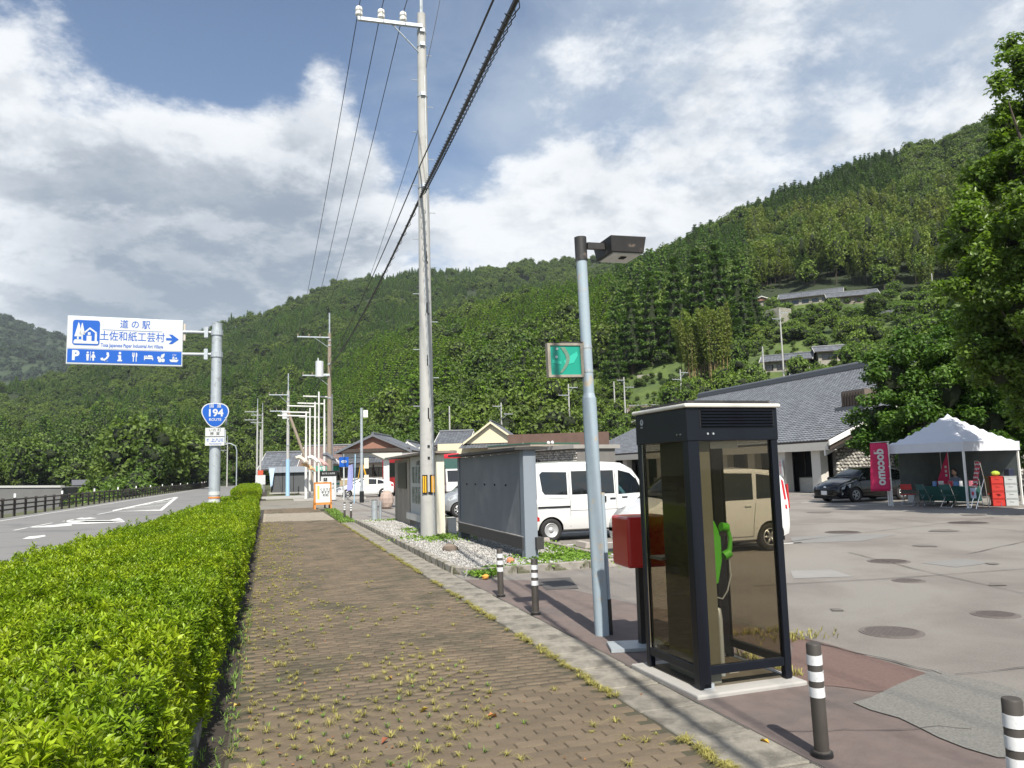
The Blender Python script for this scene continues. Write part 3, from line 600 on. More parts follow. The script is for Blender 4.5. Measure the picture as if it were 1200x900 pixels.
# ------------------------------------------------------------------ hillsides as lofted terrain
def loft(cols, rows_, px, t):
    """px column position, t row position (float): world point"""
    r0 = min(int(t), len(rows_)-2); a = t-r0
    def ev(r):
        py = np.interp(px, cols, [c[0] for c in rows_[r]]); d = np.interp(px, cols, [c[1] for c in rows_[r]]); return D(px, py, d)
    p, q = ev(r0), ev(r0+1); return p.lerp(q, a)
def smooth_rows(cols, rows_, n=3):
    """insert rounded columns by dense resampling + averaging"""
    px = np.arange(cols[0], cols[-1]+1, 12.0); out = []
    for r in rows_:
        py = np.interp(px, cols, [c[0] for c in r]); d = np.interp(px, cols, [c[1] for c in r])
        for _ in range(n): py[1:-1] = (py[:-2]+2*py[1:-1]+py[2:])/4; d[1:-1] = (d[:-2]+2*d[1:-1]+d[2:])/4
        out.append(list(zip(py, d)))
    return px, out
mt_floor = mat('forest_floor', (.022, .034, .012), 1, var=.4, vs=.2); mt_slope = mat('slope_grass', (.085, .125, .028), .95, var=.35, vs=.5, bump=.8, bs=1.2, col2=(.045, .075, .02), c2=(.4, .62), c2s=.12)
def hill_mesh(name, cols, rows_, m, amp, sub=8, sel=None, fs=.02):
    px = cols; V = []; Fh = []; T = [i/sub for i in range((len(rows_)-1)*sub+1)]
    for t in T:
        for x in px:
            p = loft(px, rows_, x, t); e = 1 if 0 < t < len(rows_)-1 else 0
            V.append((p.x, p.y, p.z+e*amp*mn.fractal(Vector((p.x*fs, p.y*fs, 0)), .6, 2, 3)))
    n = len(px); mi = []
    for j in range(len(T)-1):
        for i in range(n-1):
            Fh.append((j*n+i, j*n+i+1, (j+1)*n+i+1, (j+1)*n+i)); mi.append(1 if sel and sel(px[i], T[j]) else 0)
    return struct(link(name, npmesh(name, np.array(V), np.array(Fh), m, mi, True)))
def zpy(px, z, d): # photo row of a point at height z and distance d (column px)
    lo, hi = -2000., 2500.
    for _ in range(40):
        m = (lo+hi)/2
        if D(px, m, d).z > z: lo = m
        else: hi = m
    return m
def G0(px, d, z=-.4): return (zpy(px, z, d), d)
def tree_h(py, d, h): return py+h/d*901
# L1: blue far mountain
c1 = [-900, -400, -150, 0, 25, 50, 75, 130, 220, 400]
r1 = [[G0(x, 1000) for x in c1], [(p, 1500) for p in (520, 480, 470, 460, 458, 458, 458, 462, 480, 540)], [(p, 2100) for p in (300, 330, 352, 371, 378, 392, 397, 412, 450, 540)], [(p+60, 2450) for p in (300, 330, 352, 371, 378, 392, 397, 412, 450, 540)]]
# L2: central wooded mountain
c2 = [-900, -400, -150, 0, 75, 150, 240, 330, 400, 430, 492, 560, 605, 674, 755, 850]
sk = [470, 470, 462, 452, 440, 415, 384, 357, 330, 321, 317, 314, 308, 300, 296, 300]
d_r = [700, 700, 720, 740, 760, 780, 800, 820, 830, 830, 850, 850, 850, 850, 850, 850]
r2 = [[G0(x, d) for x, d in zip(c2, [190, 190, 185, 180, 175, 170, 190, 200, 210, 215, 230, 250, 260, 280, 300, 300])],
      [(p, d) for p, d in zip([545, 545, 545, 542, 538, 520, 505, 490, 480, 475, 470, 465, 460, 455, 450, 450], [330]*16)],
      [(p, d) for p, d in zip([510, 510, 505, 500, 492, 472, 452, 425, 405, 398, 392, 390, 386, 380, 376, 376], [520]*16)],
      [(tree_h(p, d, 9), d) for p, d in zip(sk, d_r)], [(p+60, d+350) for p, d in zip(sk, d_r)]]
# L3: near hillside on the right
c3 = [372, 400, 430, 492, 560, 612, 657, 716, 755, 787, 815, 851, 887, 922, 958, 979, 1000, 1057, 1089, 1107, 1160, 1260, 1500, 1900]
sk3 = [455, 428, 400, 374, 355, 338, 332, 320, 304, 288, 271, 254, 234, 220, 211, 199, 184, 174, 172, 160, 135, 110, 90, 80]
I = lambda a, b: [float(x) for x in np.interp(c3, a, b)]
ft = I([372, 430, 500, 560, 620, 700, 780, 1000, 1200, 1900], [230, 150, 125, 118, 105, 98, 92, 88, 70, 60])
r3 = [[G0(x, d) for x, d in zip(c3, ft)],
      list(zip(I([372, 430, 500, 620, 700, 780, 860, 940, 1020, 1100, 1200, 1900], [542, 530, 512, 500, 500, 488, 462, 445, 440, 430, 420, 400]), I([372, 430, 500, 620, 700, 780, 940, 1200, 1900], [255, 175, 145, 132, 122, 118, 125, 105, 90]))),
      list(zip(I([372, 430, 500, 620, 700, 780, 860, 940, 1020, 1100, 1900], [505, 480, 455, 430, 432, 428, 412, 392, 388, 380, 330]), I([372, 430, 500, 620, 700, 780, 860, 940, 1100, 1900], [290, 235, 205, 185, 165, 150, 155, 165, 150, 120]))),
      list(zip(I([372, 430, 500, 620, 700, 780, 860, 940, 1020, 1100, 1900], [480, 440, 420, 395, 378, 372, 362, 352, 350, 345, 270]), I([372, 430, 500, 620, 700, 780, 940, 1100, 1900], [340, 300, 270, 250, 220, 200, 200, 195, 170]))),
      list(zip(I([372, 430, 500, 620, 700, 780, 860, 940, 1020, 1100, 1900], [466, 418, 396, 362, 348, 334, 312, 295, 282, 268, 180]), I([372, 430, 500, 620, 700, 780, 940, 1100, 1900], [400, 350, 340, 330, 310, 290, 275, 265, 240]))),
      [(tree_h(p, 400, 8 if p > 200 else 9), 400-.04*max(0, x-700)) for x, p in zip(c3, sk3)], [(p+90, 620) for p in sk3]]
C1, S1 = smooth_rows(c1, r1); C2, S2 = smooth_rows(c2, r2, 2); C3, S3 = smooth_rows(c3, r3, 2)
hill_mesh('far_mountain', C1, S1, [mat('far_mountain_forest', (.026, .045, .018), 1, var=.5, vs=.03)], 30, 10, fs=.004)
hill_mesh('wooded_mountain', C2, S2, [mt_floor], 9, 8)
def clearing(px, t):
    if px > 660 and t < 1.9 and px < 850: return True
    if px >= 850: return t < 3.0
    return False
hill_mesh('near_hillside', C3, S3, [mt_floor, mt_slope], 2.2, 8, clearing, fs=.03)
def on_hill(px, py):
    """point on the near hillside seen at a photo position (before roughness)"""
    best = None
    for k in range(0, 501):
        t = 5*k/500; r0 = min(int(t), 4); a = t-r0; P = []
        for r in (r0, r0+1): P.append((np.interp(px, C3, [c[0] for c in S3[r]]), np.interp(px, C3, [c[1] for c in S3[r]])))
        p = D(px, *P[0]).lerp(D(px, *P[1]), a); v = p-CAM; z_ = v.dot(_f); yy = 450-F*v.dot(_u)/z_
        if yy <= py: p.z += 2.2*mn.fractal(Vector((p.x*.03, p.y*.03, 0)), .6, 2, 3); return p
    return p
# ------------------------------------------------------------------ tree kinds
mt_bark = mat('bark', (.075, .06, .048), .95, var=.4, vs=3, bump=.6, bs=12); mt_bamboo_culm = mat('bamboo_culm', (.24, .17, .075), .6, var=.4, vs=1)
ml_broad = leafmat('broadleaf', (.056, .104, .017), (.115, .175, .023), (.085, .12, .025), ls=.035, trans=.22)
ml_broad2 = leafmat('broadleaf_light', (.105, .175, .028), (.155, .215, .038), (.08, .14, .024), ls=.06, trans=.3)
ml_con = leafmat('cedar_leaf', (.070, .140, .018), (.105, .190, .024), (.045, .10, .016), ls=.02, trans=.2)
ml_cyp = leafmat('cypress_leaf', (.100, .185, .016), (.145, .225, .020), (.07, .14, .015), ls=.03, trans=.25)
ml_bam = leafmat('bamboo_leaf', (.145, .20, .032), (.070, .125, .022), (.15, .165, .036), ls=.09, trans=.3)
ml_dcon = leafmat('dark_cedar_leaf', (.060, .115, .020), (.085, .150, .024), (.036, .078, .016), ls=.03, trans=.2)
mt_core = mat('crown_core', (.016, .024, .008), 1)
def crown_broad(h, rad, nl, seed, lobes=12, ls=.55, leaf=None):
    rg = np.random.default_rng(seed); P = []; Nn = []; core = MB(); random.seed(seed)
    for k in range(lobes):
        an = 2.4*k+rg.uniform(-.4, .4); t = (k+.5)/lobes; zz = h*(.30+.58*t); rr = rad*(math.sin(math.pi*(.12+.80*t))**.7)*.62*(0.25+.75*rg.random()) if k < lobes-1 else 0
        c = np.array([rr*math.cos(an), rr*math.sin(an), zz]); lr = rad*rg.uniform(.28, .60); n = nl//lobes
        d = rg.normal(0, 1, (n, 3)); d /= np.linalg.norm(d, axis=1)[:, None]; d[:, 2] = np.where(d[:, 2] < -.4, -d[:, 2], d[:, 2]); r_ = lr*(1-.22*rg.random(n)**1.5)*(1+.18*np.sin(5*d[:, 0]+k)*np.cos(4*d[:, 1]))
        P.append(c+d*r_[:, None]*np.array([1, 1, .78])); Nn.append(d); core.ell(c, (lr*.55, lr*.55, lr*.42), 7, 5)
    P = np.concatenate(P); Nn = np.concatenate(Nn); v, f = leaves(P, Nn, ls, ls*.62, .55)
    return v, f, core
def crown_con(h, rad, nl, seed, ls=.6, low=.12, droop=.35, tiers=11, pw=.85):
    rg = np.random.default_rng(seed); P = []; Nn = []; core = MB()
    for j in range(tiers):
        t = j/tiers; z0 = h*(low+(1-low)*t); r_ = rad*(1-t)**pw*rg.uniform(.82, 1.12)+.12; nb = max(4, int(9*(1-t)+3)); n = max(2, int(nl/tiers/nb*(1.6*(1-t)+.35)))
        for b_ in range(nb):
            an = 6.283*(b_+rg.uniform(-.3, .3))/nb+j; rr = r_*rg.uniform(.75, 1.1); q = rg.random(n)**.7; lat = rg.normal(0, .13*rr+.08, n)*(1.2-q)
            x = np.cos(an)*q*rr-np.sin(an)*lat; y = np.sin(an)*q*rr+np.cos(an)*lat; z = z0+h*.045-droop*q*rr*.55+rg.normal(0, h*.012, n)
            P.append(np.stack([x, y, z], 1)); Nn.append(np.stack([np.cos(an)*np.ones(n)*.6, np.sin(an)*np.ones(n)*.6, np.ones(n)], 1))
    core.lathe([(rad*.55, h*(low+.02)), (rad*.34, h*.5), (rad*.1, h*.85), (0, h*.93)], 8)
    v, f = leaves(np.concatenate(P), np.concatenate(Nn), ls, ls*.55, .45); return v, f, core
def crown_bam(h, rad, nl, seed, ls=.5):
    rg = np.random.default_rng(seed); P = []; Nn = []; core = MB()
    for j in range(6):
        an = 6.28*j/6+rg.uniform(-.3, .3); bx, by = rad*.45*math.cos(an), rad*.45*math.sin(an); hh = h*rg.uniform(.82, 1.0); ln_ = rg.uniform(.15, .5)*rad
        n = nl//6; t = .38+.62*rg.random(n)**.8; sp = rad*.33*np.sin(np.pi*np.clip((t-.3)/.78, 0, 1))+.12; d = rg.normal(0, 1, (n, 3)); d /= np.linalg.norm(d, axis=1)[:, None]
        cx = bx+ln_*math.cos(an)*t**3*1.6; cy = by+ln_*math.sin(an)*t**3*1.6
        P.append(np.stack([cx+d[:, 0]*sp, cy+d[:, 1]*sp, hh*t-.25*(t-.4)*0+d[:, 2]*.4], 1)); Nn.append(d+np.array([0, 0, .3]))
    core.lathe([(rad*.2, h*.35), (rad*.42, h*.6), (rad*.15, h*.85), (0, h*.9)], 7)
    v, f = leaves(np.concatenate(P), np.concatenate(Nn), ls, ls*.5, .6); return v, f, core
def joined(v, f, core, ml, trunk=None, name='tree'):
    """one mesh for scattered forest: leaves, inner growth, trunk"""
    cm = core; b = MB(); b.v = list(cm.v); b.f = list(cm.f)
    tri = []
    for q in b.f:
        for i in range(1, len(q)-1): tri.append((q[0], q[i], q[i+1]))
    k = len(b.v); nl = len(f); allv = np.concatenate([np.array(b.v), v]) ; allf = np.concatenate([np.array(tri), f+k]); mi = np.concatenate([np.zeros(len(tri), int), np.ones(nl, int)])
    if trunk:
        t = MB().cyl((0, 0, -1), (0, 0, trunk[0]), trunk[1], trunk[1]*.5, 6, False); tt = []
        for q in t.f: tt += [(q[0], q[1], q[2]), (q[0], q[2], q[3])]
        kk = len(allv); allv = np.concatenate([allv, np.array(t.v)]); allf = np.concatenate([allf, np.array(tt)+kk]); mi = np.concatenate([mi, np.full(len(tt), 2)])
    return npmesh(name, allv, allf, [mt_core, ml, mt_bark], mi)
KB = [joined(*crown_broad(8+i*.5, 4.2+.3*i, 1000, 10+i, 12+i, .80), ml_broad, (4, .2), 'broadleaf_kind') for i in range(4)]
KC = [joined(*crown_con(11+i, 3.3+.2*i, 760, 30+i, .75, pw=.6), ml_con, (4, .2), 'cedar_kind') for i in range(3)]
KD = [joined(*crown_con(11+i, 3.3+.2*i, 760, 40+i, .75, pw=.6), ml_dcon, (4, .2), 'dark_cedar_kind') for i in range(2)]
KY = [joined(*crown_con(10+i, 3.4+.2*i, 800, 50+i, .7, pw=.48, droop=.2), ml_cyp, (5, .18), 'cypress_kind') for i in range(3)]
KM = [joined(*crown_bam(13+i, 3.3, 640, 60+i, .85), ml_bam, (7, .1), 'bamboo_kind') for i in range(3)]
KS = [joined(*crown_broad(3.2+.5*i, 2.6+.3*i, 520, 70+i, 9, .42), ml_broad2, None, 'shrub_kind') for i in range(3)]
# far: cheap kinds for the mountain, haze blue put into the leaf colour
KF = [joined(*crown_broad(9, 7, 130, 80+i, 7, 2.4), leafmat('hazed_far_leaf%d' % i, (.032, .062, .034), (.045, .078, .036), (.03, .05, .032)), None, 'far_kind') for i in range(2)]
# ------------------------------------------------------------------ forest scattering
def sample(C, S, n, tmax, amp, fs, dens):
    """area-weighted points on a loft"""
    out = []; T = np.linspace(0, tmax, int(tmax*10)+1); grid = []
    for t in T: grid.append([loft(C, S, x, t) for x in C])
    cells = []; ar = []
    for j in range(len(T)-1):
        for i in range(len(C)-1):
            a, b, c = grid[j][i], grid[j][i+1], grid[j+1][i]; A = ((b-a).cross(c-a)).length; cells.append((i, j)); ar.append(A*dens((C[i]+C[i+1])/2, (T[j]+T[j+1])/2))
    ar = np.array(ar); cs = np.cumsum(ar); tot = cs[-1]; n = int(tot) if n is None else n
    for u in RNG.random(n)*tot:
        i, j = cells[int(np.searchsorted(cs, u))]; fx, fy = RNG.random(2); px = C[i]+(C[i+1]-C[i])*fx; t = T[j]+(T[j+1]-T[j])*fy
        p = grid[j][i].lerp(grid[j][i+1], fx).lerp(grid[j+1][i].lerp(grid[j+1][i+1], fx), fy)
        p.z += amp*mn.fractal(Vector((p.x*fs, p.y*fs, 0)), .6, 2, 3); v = p-CAM; zc = v.dot(_f)
        out.append((p, px, 450-F*v.dot(_u)/zc, t))
    return out
def plant(name, items, meshes, label):
    pts = [i[0] for i in items]; n = len(pts); rots = np.stack([RNG.normal(0, .04, n), RNG.normal(0, .04, n), RNG.uniform(0, 6.28, n)], 1)
    sc = np.array([i[1] for i in items])[:, None]*np.stack([RNG.uniform(.85, 1.2, n), RNG.uniform(.85, 1.2, n), RNG.uniform(.8, 1.25, n)], 1)
    idx = np.array([i[2] for i in items]); scatter(name, np.array([tuple(p) for p in pts]), rots, sc, idx, meshes, label, 'forest')
# far mountain
it = [(p, random.uniform(.8, 1.6), random.randrange(2)) for p, px, py, t in sample(C1, S1, None, 2.25, 30, .004, lambda px, t: (.0042 if -80 < px < 260 else 0))]
plant('far_mountain_forest', it, KF, 'woods tinted haze blue covering the distant mountain at far left')
# central mountain
items = []
for p, px, py, t in sample(C2, S2, None, 3.25, 9, .02, lambda px, t: (.042 if -40 < px < 860 else .0)*(1.6 if t < 1.2 else 1) * (0 if t < .05 and px > 70 else 1) * (1 if (px < 480 or t > 1.3) else 0)):
    nn = mn.fractal(Vector((p.x*.012, p.y*.012, 5)), .6, 2, 3)
    band = (235 < px < 430 and 370 < py < 480 and nn > -.25) or (430 < px < 560 and py > 318 and nn > -.2)
    if band and random.random() < .85: items.append((p, random.uniform(.55, .85), 4+random.randrange(3)))
    elif nn > .28 and random.random() < .7: items.append((p, random.uniform(.55, .8), 4+random.randrange(3)))
    else: items.append((p, random.uniform(.45, .95), random.randrange(4)))
plant('mountain_forest', items, KB+KC, 'dense mixed forest covering the central mountain')
# near hillside
items = []; shrubs = []; KEEP = [(878, 338, 1030, 366), (888, 408, 1000, 448), (733, 455, 784, 496), (742, 428, 806, 452)]
def d3(px, t):
    if px < 372 or px > 1330: return 0
    if clearing(px, t): return .30 if px < 850 else .22
    return .085 if t < 4 else .08
for p, px, py, t in sample(C3, S3, None, 5.2, 2.2, .03, d3):
    nn = mn.fractal(Vector((p.x*.02, p.y*.02, 9)), .6, 2, 3)
    if t < .12: continue
    if any(a <= px <= b2 and c2_ <= py <= d2 for a, c2_, b2, d2 in KEEP):
        if random.random() < .6: shrubs.append((p, random.uniform(.10, .30), random.randrange(3)))
        continue
    if clearing(px, t) or (px > 690 and t < 1.5):
        shrubs.append((p, random.uniform(.12, .38) if random.random() < .72 else random.uniform(.4, 1.05), random.randrange(3))); continue
    if px > 830 and py < 268 and t > 3.4 and (py < 300-(px-850)*.28):
        items.append((p, random.uniform(.55, .8), 7+random.randrange(2))if px < 1060 else (p, random.uniform(.6, .9), random.randrange(4)))
    elif px > 880 and 3.0 < t and (py > 225+.0*px): items.append((p, random.uniform(.45, .95), 12+random.randrange(3)) if nn > -.16+random.uniform(-.1, .1) else (p, random.uniform(.5, .9), random.randrange(4)))
    elif px > 840: items.append((p, random.uniform(.6, 1.), random.randrange(4)) if nn > 0 else (p, random.uniform(.6, .8), 4+random.randrange(3)))
    elif px > 720: items.append((p, random.uniform(.55, .95), random.choice([0, 1, 2, 3]+[4, 5, 6, 7, 8]*2)))
    elif t < 1.5: items.append((p, random.uniform(.55, .95), random.randrange(4) if random.random() < .75 else 9+random.randrange(3)))
    elif 560 < px < 680 and 1.5 < t < 2.3 and nn > -.2: items.append((p, random.uniform(.7, 1.1), random.randrange(4)))
    elif nn < -.42: items.append((p, random.uniform(.6, 1.0), random.randrange(4)))
    else: items.append((p, random.uniform(.42, .72), 9+random.randrange(3)))
plant('hillside_forest', items, KB+KC+KD+KY+KM, 'cypress, cedar and bamboo woods covering the near hillside')
plant('hillside_shrubs', shrubs, KS, 'light green shrubs on the terraced slope between the hill houses')
# riverside woods left of the road, nearer than the mountain
items = []
for k in range(420):
    px = random.uniform(-60, 330); d = random.uniform(135, 200); 
    if px < 130: d = random.uniform(190, 235)
    if 230 < px and d < 175: d += 40
    q = D(px, 560, d); q.z = -4 if px < 150 else -.5
    if (q.x > -16 and q.x < 30) or (px < 85 and d < 205): continue
    items.append((q, random.uniform(.6, 1.25)*(1 if px > 120 else .8), random.randrange(4)))
plant('riverside_woods', items, KB, 'rounded broadleaf woods beside the river bend beyond the road')
# bushes behind the guard fence
it = []
for y in np.arange(82, 235, 1.2): it.append((Vector((rdl(y)-4.2-random.random()*5-(4 if y < 100 else 0), y, -3.6)), random.uniform(.7, 1.25), random.randrange(3)))
it = [q for q in it if q[0].x/q[0].y > -.215]
plant('river_bank_bushes', it, KS, 'bushes on the river bank behind the guard fence')

# ------------------------------------------------------------------ single trees one can tell apart
def tree_parts(kind, seed, h, rad, nl, ls, ml):
    fn = {'con': crown_con, 'broad': crown_broad, 'bam': crown_bam}[kind]
    v, f, core = fn(h, rad, nl, seed, ls=ls); me = joined(v, f, core, ml, None, 'crown')
    b = MB(); b.cyl((0, 0, -1.5), (0, 0, h*.86), .018*h+.04, .03, 7)
    if kind == 'broad':
        for k in range(6): a = k*1.05; z = h*(.25+.05*k); b.cyl((0, 0, z), (rad*.6*math.cos(a), rad*.6*math.sin(a), z+h*.25), .01*h, .02, 5)
    if kind == 'bam':
        b = MB()
        for k in range(9): a = k*.7; r0 = rad*(.15+.09*(k % 4)); b.cyl((r0*math.cos(a), r0*math.sin(a), -1), (r0*1.4*math.cos(a), r0*1.4*math.sin(a), h*.8), .09, .04, 6)
    return me, b.mesh('trunk', mt_bamboo_culm if kind == 'bam' else mt_bark)
TK = {'cedar': [tree_parts('con', 101+i, 24, 4.2, 5200, .62, ml_dcon) for i in range(3)], 'bamboo': [tree_parts('bam', 111+i, 17, 2.6, 3000, .5, ml_bam) for i in range(2)],
      'broad': [tree_parts('broad', 121+i, 9, 4.8, 3600, .42, ml_broad) for i in range(3)], 'light': [tree_parts('broad', 131+i, 7, 5.0, 3600, .36, ml_broad2) for i in range(2)], 'cyp': [tree_parts('con', 141+i, 13, 2.8, 3000, .5, ml_cyp) for i in range(2)]}
def tree(kind, i, loc, sc, label, group=None, name=None, w_=1.0):
    nm = name or {'cedar': 'cedar_tree', 'bamboo': 'bamboo_clump', 'broad': 'broadleaf_tree', 'light': 'broadleaf_tree', 'cyp': 'cypress_tree'}[kind]
    c, t = TK[kind][i % len(TK[kind])]; o = empty(nm, loc, i*1.7, label, 'bamboo' if kind == 'bamboo' else 'tree', group); o.scale = (sc*w_, sc*w_, sc)
    link('crown', c, o); link('trunk', t, o); return o
# tall cedars above the bamboo
ced = [(742, 440, 335, 'tall narrow cedar left of the lamp-post side of the cedar group'), (765, 432, 318, 'tall cedar above the white shed'), (795, 430, 305, 'cedar behind the green sign side slope, third from the left'), (822, 425, 292, 'broad cedar in the middle of the tall group'), (845, 418, 282, 'tallest dark cedar of the group above the bamboo'), (868, 405, 300, 'cedar just right of the tallest'), (884, 392, 322, 'short cedar at the right end of the group by the red gabled house'), (722, 455, 372, 'short cedar at the left end of the group')]
for i, (px, pb, pt, lb) in enumerate(ced):
    p = on_hill(px, pb); d = math.hypot(p.x, p.y); h = (pb-pt)/901*d*.98; tree('cedar', i, (p.x, p.y, p.z-.5), h/24*1.02, lb, 'tall cedars on the lower slope', w_=1.25)
bam = [(806, 452, 362), (818, 455, 358), (829, 453, 352), (838, 456, 357), (846, 452, 350), (812, 458, 372)]
for i, (px, pb, pt) in enumerate(bam):
    p = on_hill(px, pb); d = math.hypot(p.x, p.y); h = (pb-pt)/901*d; tree('bamboo', i, (p.x, p.y, p.z-.3), h/17, ['leftmost bamboo clump above the roof', 'second bamboo clump from the left above the roof', 'bamboo clump with orange stems in the middle of the row', 'bamboo clump right of the orange stems', 'rightmost tall bamboo clump beside the shrubs', 'low bamboo clump in front of the leftmost clump'][i], 'bamboo clumps on the slope', w_=1.0)
br = [('light', 1000, 408, 24, 'wide pale green spreading tree above the tiled roof'), ('light', 1045, 420, 18, 'pale green tree right of the spreading tree'), ('broad', 1028, 380, 17, 'brownish round tree with pale bare stems below the long hill roof'), ('broad', 965, 378, 12, 'dark rounded tree under the left end of the long hill roof'), ('light', 915, 480, 10, 'small tree beside the lower hill house'), ('light', 940, 398, 11, 'light bushy tree above the lower hill house'), ('broad', 700, 470, 9, 'small dark tree beside the slope pole'), ('light', 1085, 375, 13, 'light tree below the pole at right'), ('broad', 880, 470, 9, 'dark bush in front of the bamboo'), ('light', 760, 492, 8, 'low tree in front of the white shed')]
for i, (k, px, pb, wpx, lb) in enumerate(br):
    p = on_hill(px, pb); d = math.hypot(p.x, p.y); tree(k, i, (p.x, p.y, p.z-.6), max(.45, wpx*2/901*d/9.5), lb)
for i, (px, d, sc, kind, lb) in enumerate([(440, 118, 1.0, 'broad', 'dark tree behind the left gabled house'), (500, 112, 1.05, 'broad', 'dark tree rising behind the concrete pole'), (610, 112, 1.3, 'broad', 'large dark tree left of the green sign'), (640, 112, .95, 'broad', 'dark tree under the green sign'), (580, 110, 1.0, 'broad', 'dark tree behind the cream house'), (345, 150, .8, 'light', 'yellowish shrub tree behind the grey shed'), (665, 108, .7, 'light', 'light tree behind the flat stone building'), (300, 190, 1.2, 'broad', 'rounded tree beyond the far utility poles'), (535, 108, .9, 'light', 'garden tree between the houses')]):
    q = D(px, 560, d); tree(kind, i, (q.x, q.y, -.3), sc, lb)

# ------------------------------------------------------------------ houses
mt_tile = mat('roof_tile', (.125, .135, .152), .5, var=.2, vs=3, island=.22); mt_tileb = mat('brown_roof_tile', (.16, .115, .10), .7, var=.2, island=.1); mt_ridge = mat('ridge_tile', (.10, .108, .12), .5)
mt_cream = mat('cream_plaster', (.62, .56, .40), .85, var=.08); mt_plw = mat('white_plaster', (.58, .58, .55), .85, var=.1); mt_timber = mat('dark_timber', (.05, .038, .030), .8, var=.3, vs=4); mt_pink = mat('terracotta_board', (.27, .14, .10), .85, var=.15)
def tiled_plane(a, b, c, d, tw, th, thick=.06):
    """a,b along the eave; d,c along the ridge; one curved piece per tile"""
    a, b, c, d = map(Vector, (a, b, c, d)); nu = max(2, int((b-a).length/tw)); nv = max(2, int((d-a).length/th)); nrm = (b-a).cross(d-a).normalized()
    if nrm.z < 0: nrm = -nrm
    V = []; Fh = []; P = lambda u, v: (a.lerp(b, u)).lerp(d.lerp(c, u), v)
    for j in range(nv):
        for i in range(nu):
            u0, u1, v0, v1 = i/nu, (i+1)/nu, j/nv, min(1, (j+1.12)/nv); um = (u0+u1)/2; k = len(V)
            V += [P(u0, v0)+nrm*thick*.9, P(u0*.4+u1*.6, v0)+nrm*thick*.45, P(u1, v0)+nrm*thick*1.25, P(u0, v1)+nrm*.015, P(u0*.4+u1*.6, v1)-nrm*.01, P(u1, v1)+nrm*.03, P(u0, v0), P(u1, v0)]
            Fh += [(k, k+1, k+4, k+3), (k+1, k+2, k+5, k+4), (k+6, k+1, k, k), (k+6, k+7, k+2, k+1)]
    Fh = [f if f[2] != f[3] else (f[0], f[1], f[2]) for f in Fh]
    m = MB(); m.v = [tuple(x) for x in V]; m.f = Fh; m.mi = [0]*len(Fh); return m
def gable_roof(o, x0, x1, y0, y1, ze, zr, axis='X', tile=mt_tile, over=.0, tw=.45, th=.45, verge=mt_plw, gable=None, name='roof'):
    """ridge along axis; tiles, ridge cap, verge boards as parts"""
    T = Vector
    if axis == 'X':
        ym = (y0+y1)/2; S_ = [((x0, y0, ze), (x1, y0, ze), (x1, ym, zr), (x0, ym, zr)), ((x0, y1, ze), (x1, y1, ze), (x1, ym, zr), (x0, ym, zr))]; rg = ((x0-.1, ym, zr+.08), (x1+.1, ym, zr+.08)); G_ = [[(x, y0, ze), (x, ym, zr), (x, y1, ze)] for x in (x0, x1)]; ev = (1, 0, 0)
    else:
        xm = (x0+x1)/2; S_ = [((x0, y0, ze), (x0, y1, ze), (xm, y1, zr), (xm, y0, zr)), ((x1, y0, ze), (x1, y1, ze), (xm, y1, zr), (xm, y0, zr))]; rg = ((xm, y0-.1, zr+.08), (xm, y1+.1, zr+.08)); G_ = [[(x0, y, ze), (xm, y, zr), (x1, y, ze)] for y in (y0, y1)]; ev = (0, 1, 0)
    r_ = MB(); sub = MB()
    for q in S_:
        a = T(q[0]); m = tiled_plane(*[T(p) for p in q], tw, th); r_.add(m.v, m.f); sub.prism([T(p)+T((0, 0, -.02)) for p in q], (0, 0, -.14))
    ro = r_.build(name, tile, o, fix=False); sub.build('roof_board', mt_timber, ro)
    d = T(rg[1])-T(rg[0]); rb = MB(); n = max(3, int(d.length/.5))
    rb.cyl(rg[0], rg[1], .16, n=8); rb.build('ridge_cap', mt_ridge, ro)
    for k, g in enumerate(G_):
        b = MB(); s_ = -1 if k == 0 else 1; e = T(ev)*s_*.06
        for a, c in ((g[0], g[1]), (g[1], g[2])): b.prism([T(a)+e+T((0, 0, .03)), T(c)+e+T((0, 0, .03)), T(c)+e+T((0, 0, -.22)), T(a)+e+T((0, 0, -.22))], T(ev)*.07*s_)
        b.build('verge_board', verge, ro)
        if gable:
            i = T(ev)*s_*-.35; MB().prism([T(g[0])+i+T((0, 0, -.1)), T(g[1])+i+T((0, 0, -.12)), T(g[2])+i+T((0, 0, -.1))], T(ev)*-.1*s_).build('gable_board', gable, o)
    return ro
def window(o, x, y, z, w_, h_, face='y-', frame=mt_timber, pane=mt_cardark, bars=1):
    """window box on a wall: frame with pane sub-part; face gives outward side"""
    f = MB(); t = .06; p = MB()
    if face[0] == 'y':
        sg = -1 if face[1] == '-' else 1; y2 = y+sg*.03
        for zz in (z-h_/2, z+h_/2): f.box(x, y2, zz, w_+t, .08, t)
        for i in range(bars+2): f.box(x-w_/2+w_*i/(bars+1), y2, z, t, .08, h_)
        p.box(x, y+sg*.012, z, w_, .02, h_)
    else:
        sg = -1 if face[1] == '-' else 1; x2 = x+sg*.03
        for zz in (z-h_/2, z+h_/2): f.box(x2, y, zz, .08, w_+t, t)
        for i in range(bars+2): f.box(x2, y-w_/2+w_*i/(bars+1), z, .08, t, h_)
        p.box(x+sg*.012, y, z, .02, w_, h_)
    fo = f.build('window', frame, o); p.build('pane', pane, fo); return fo
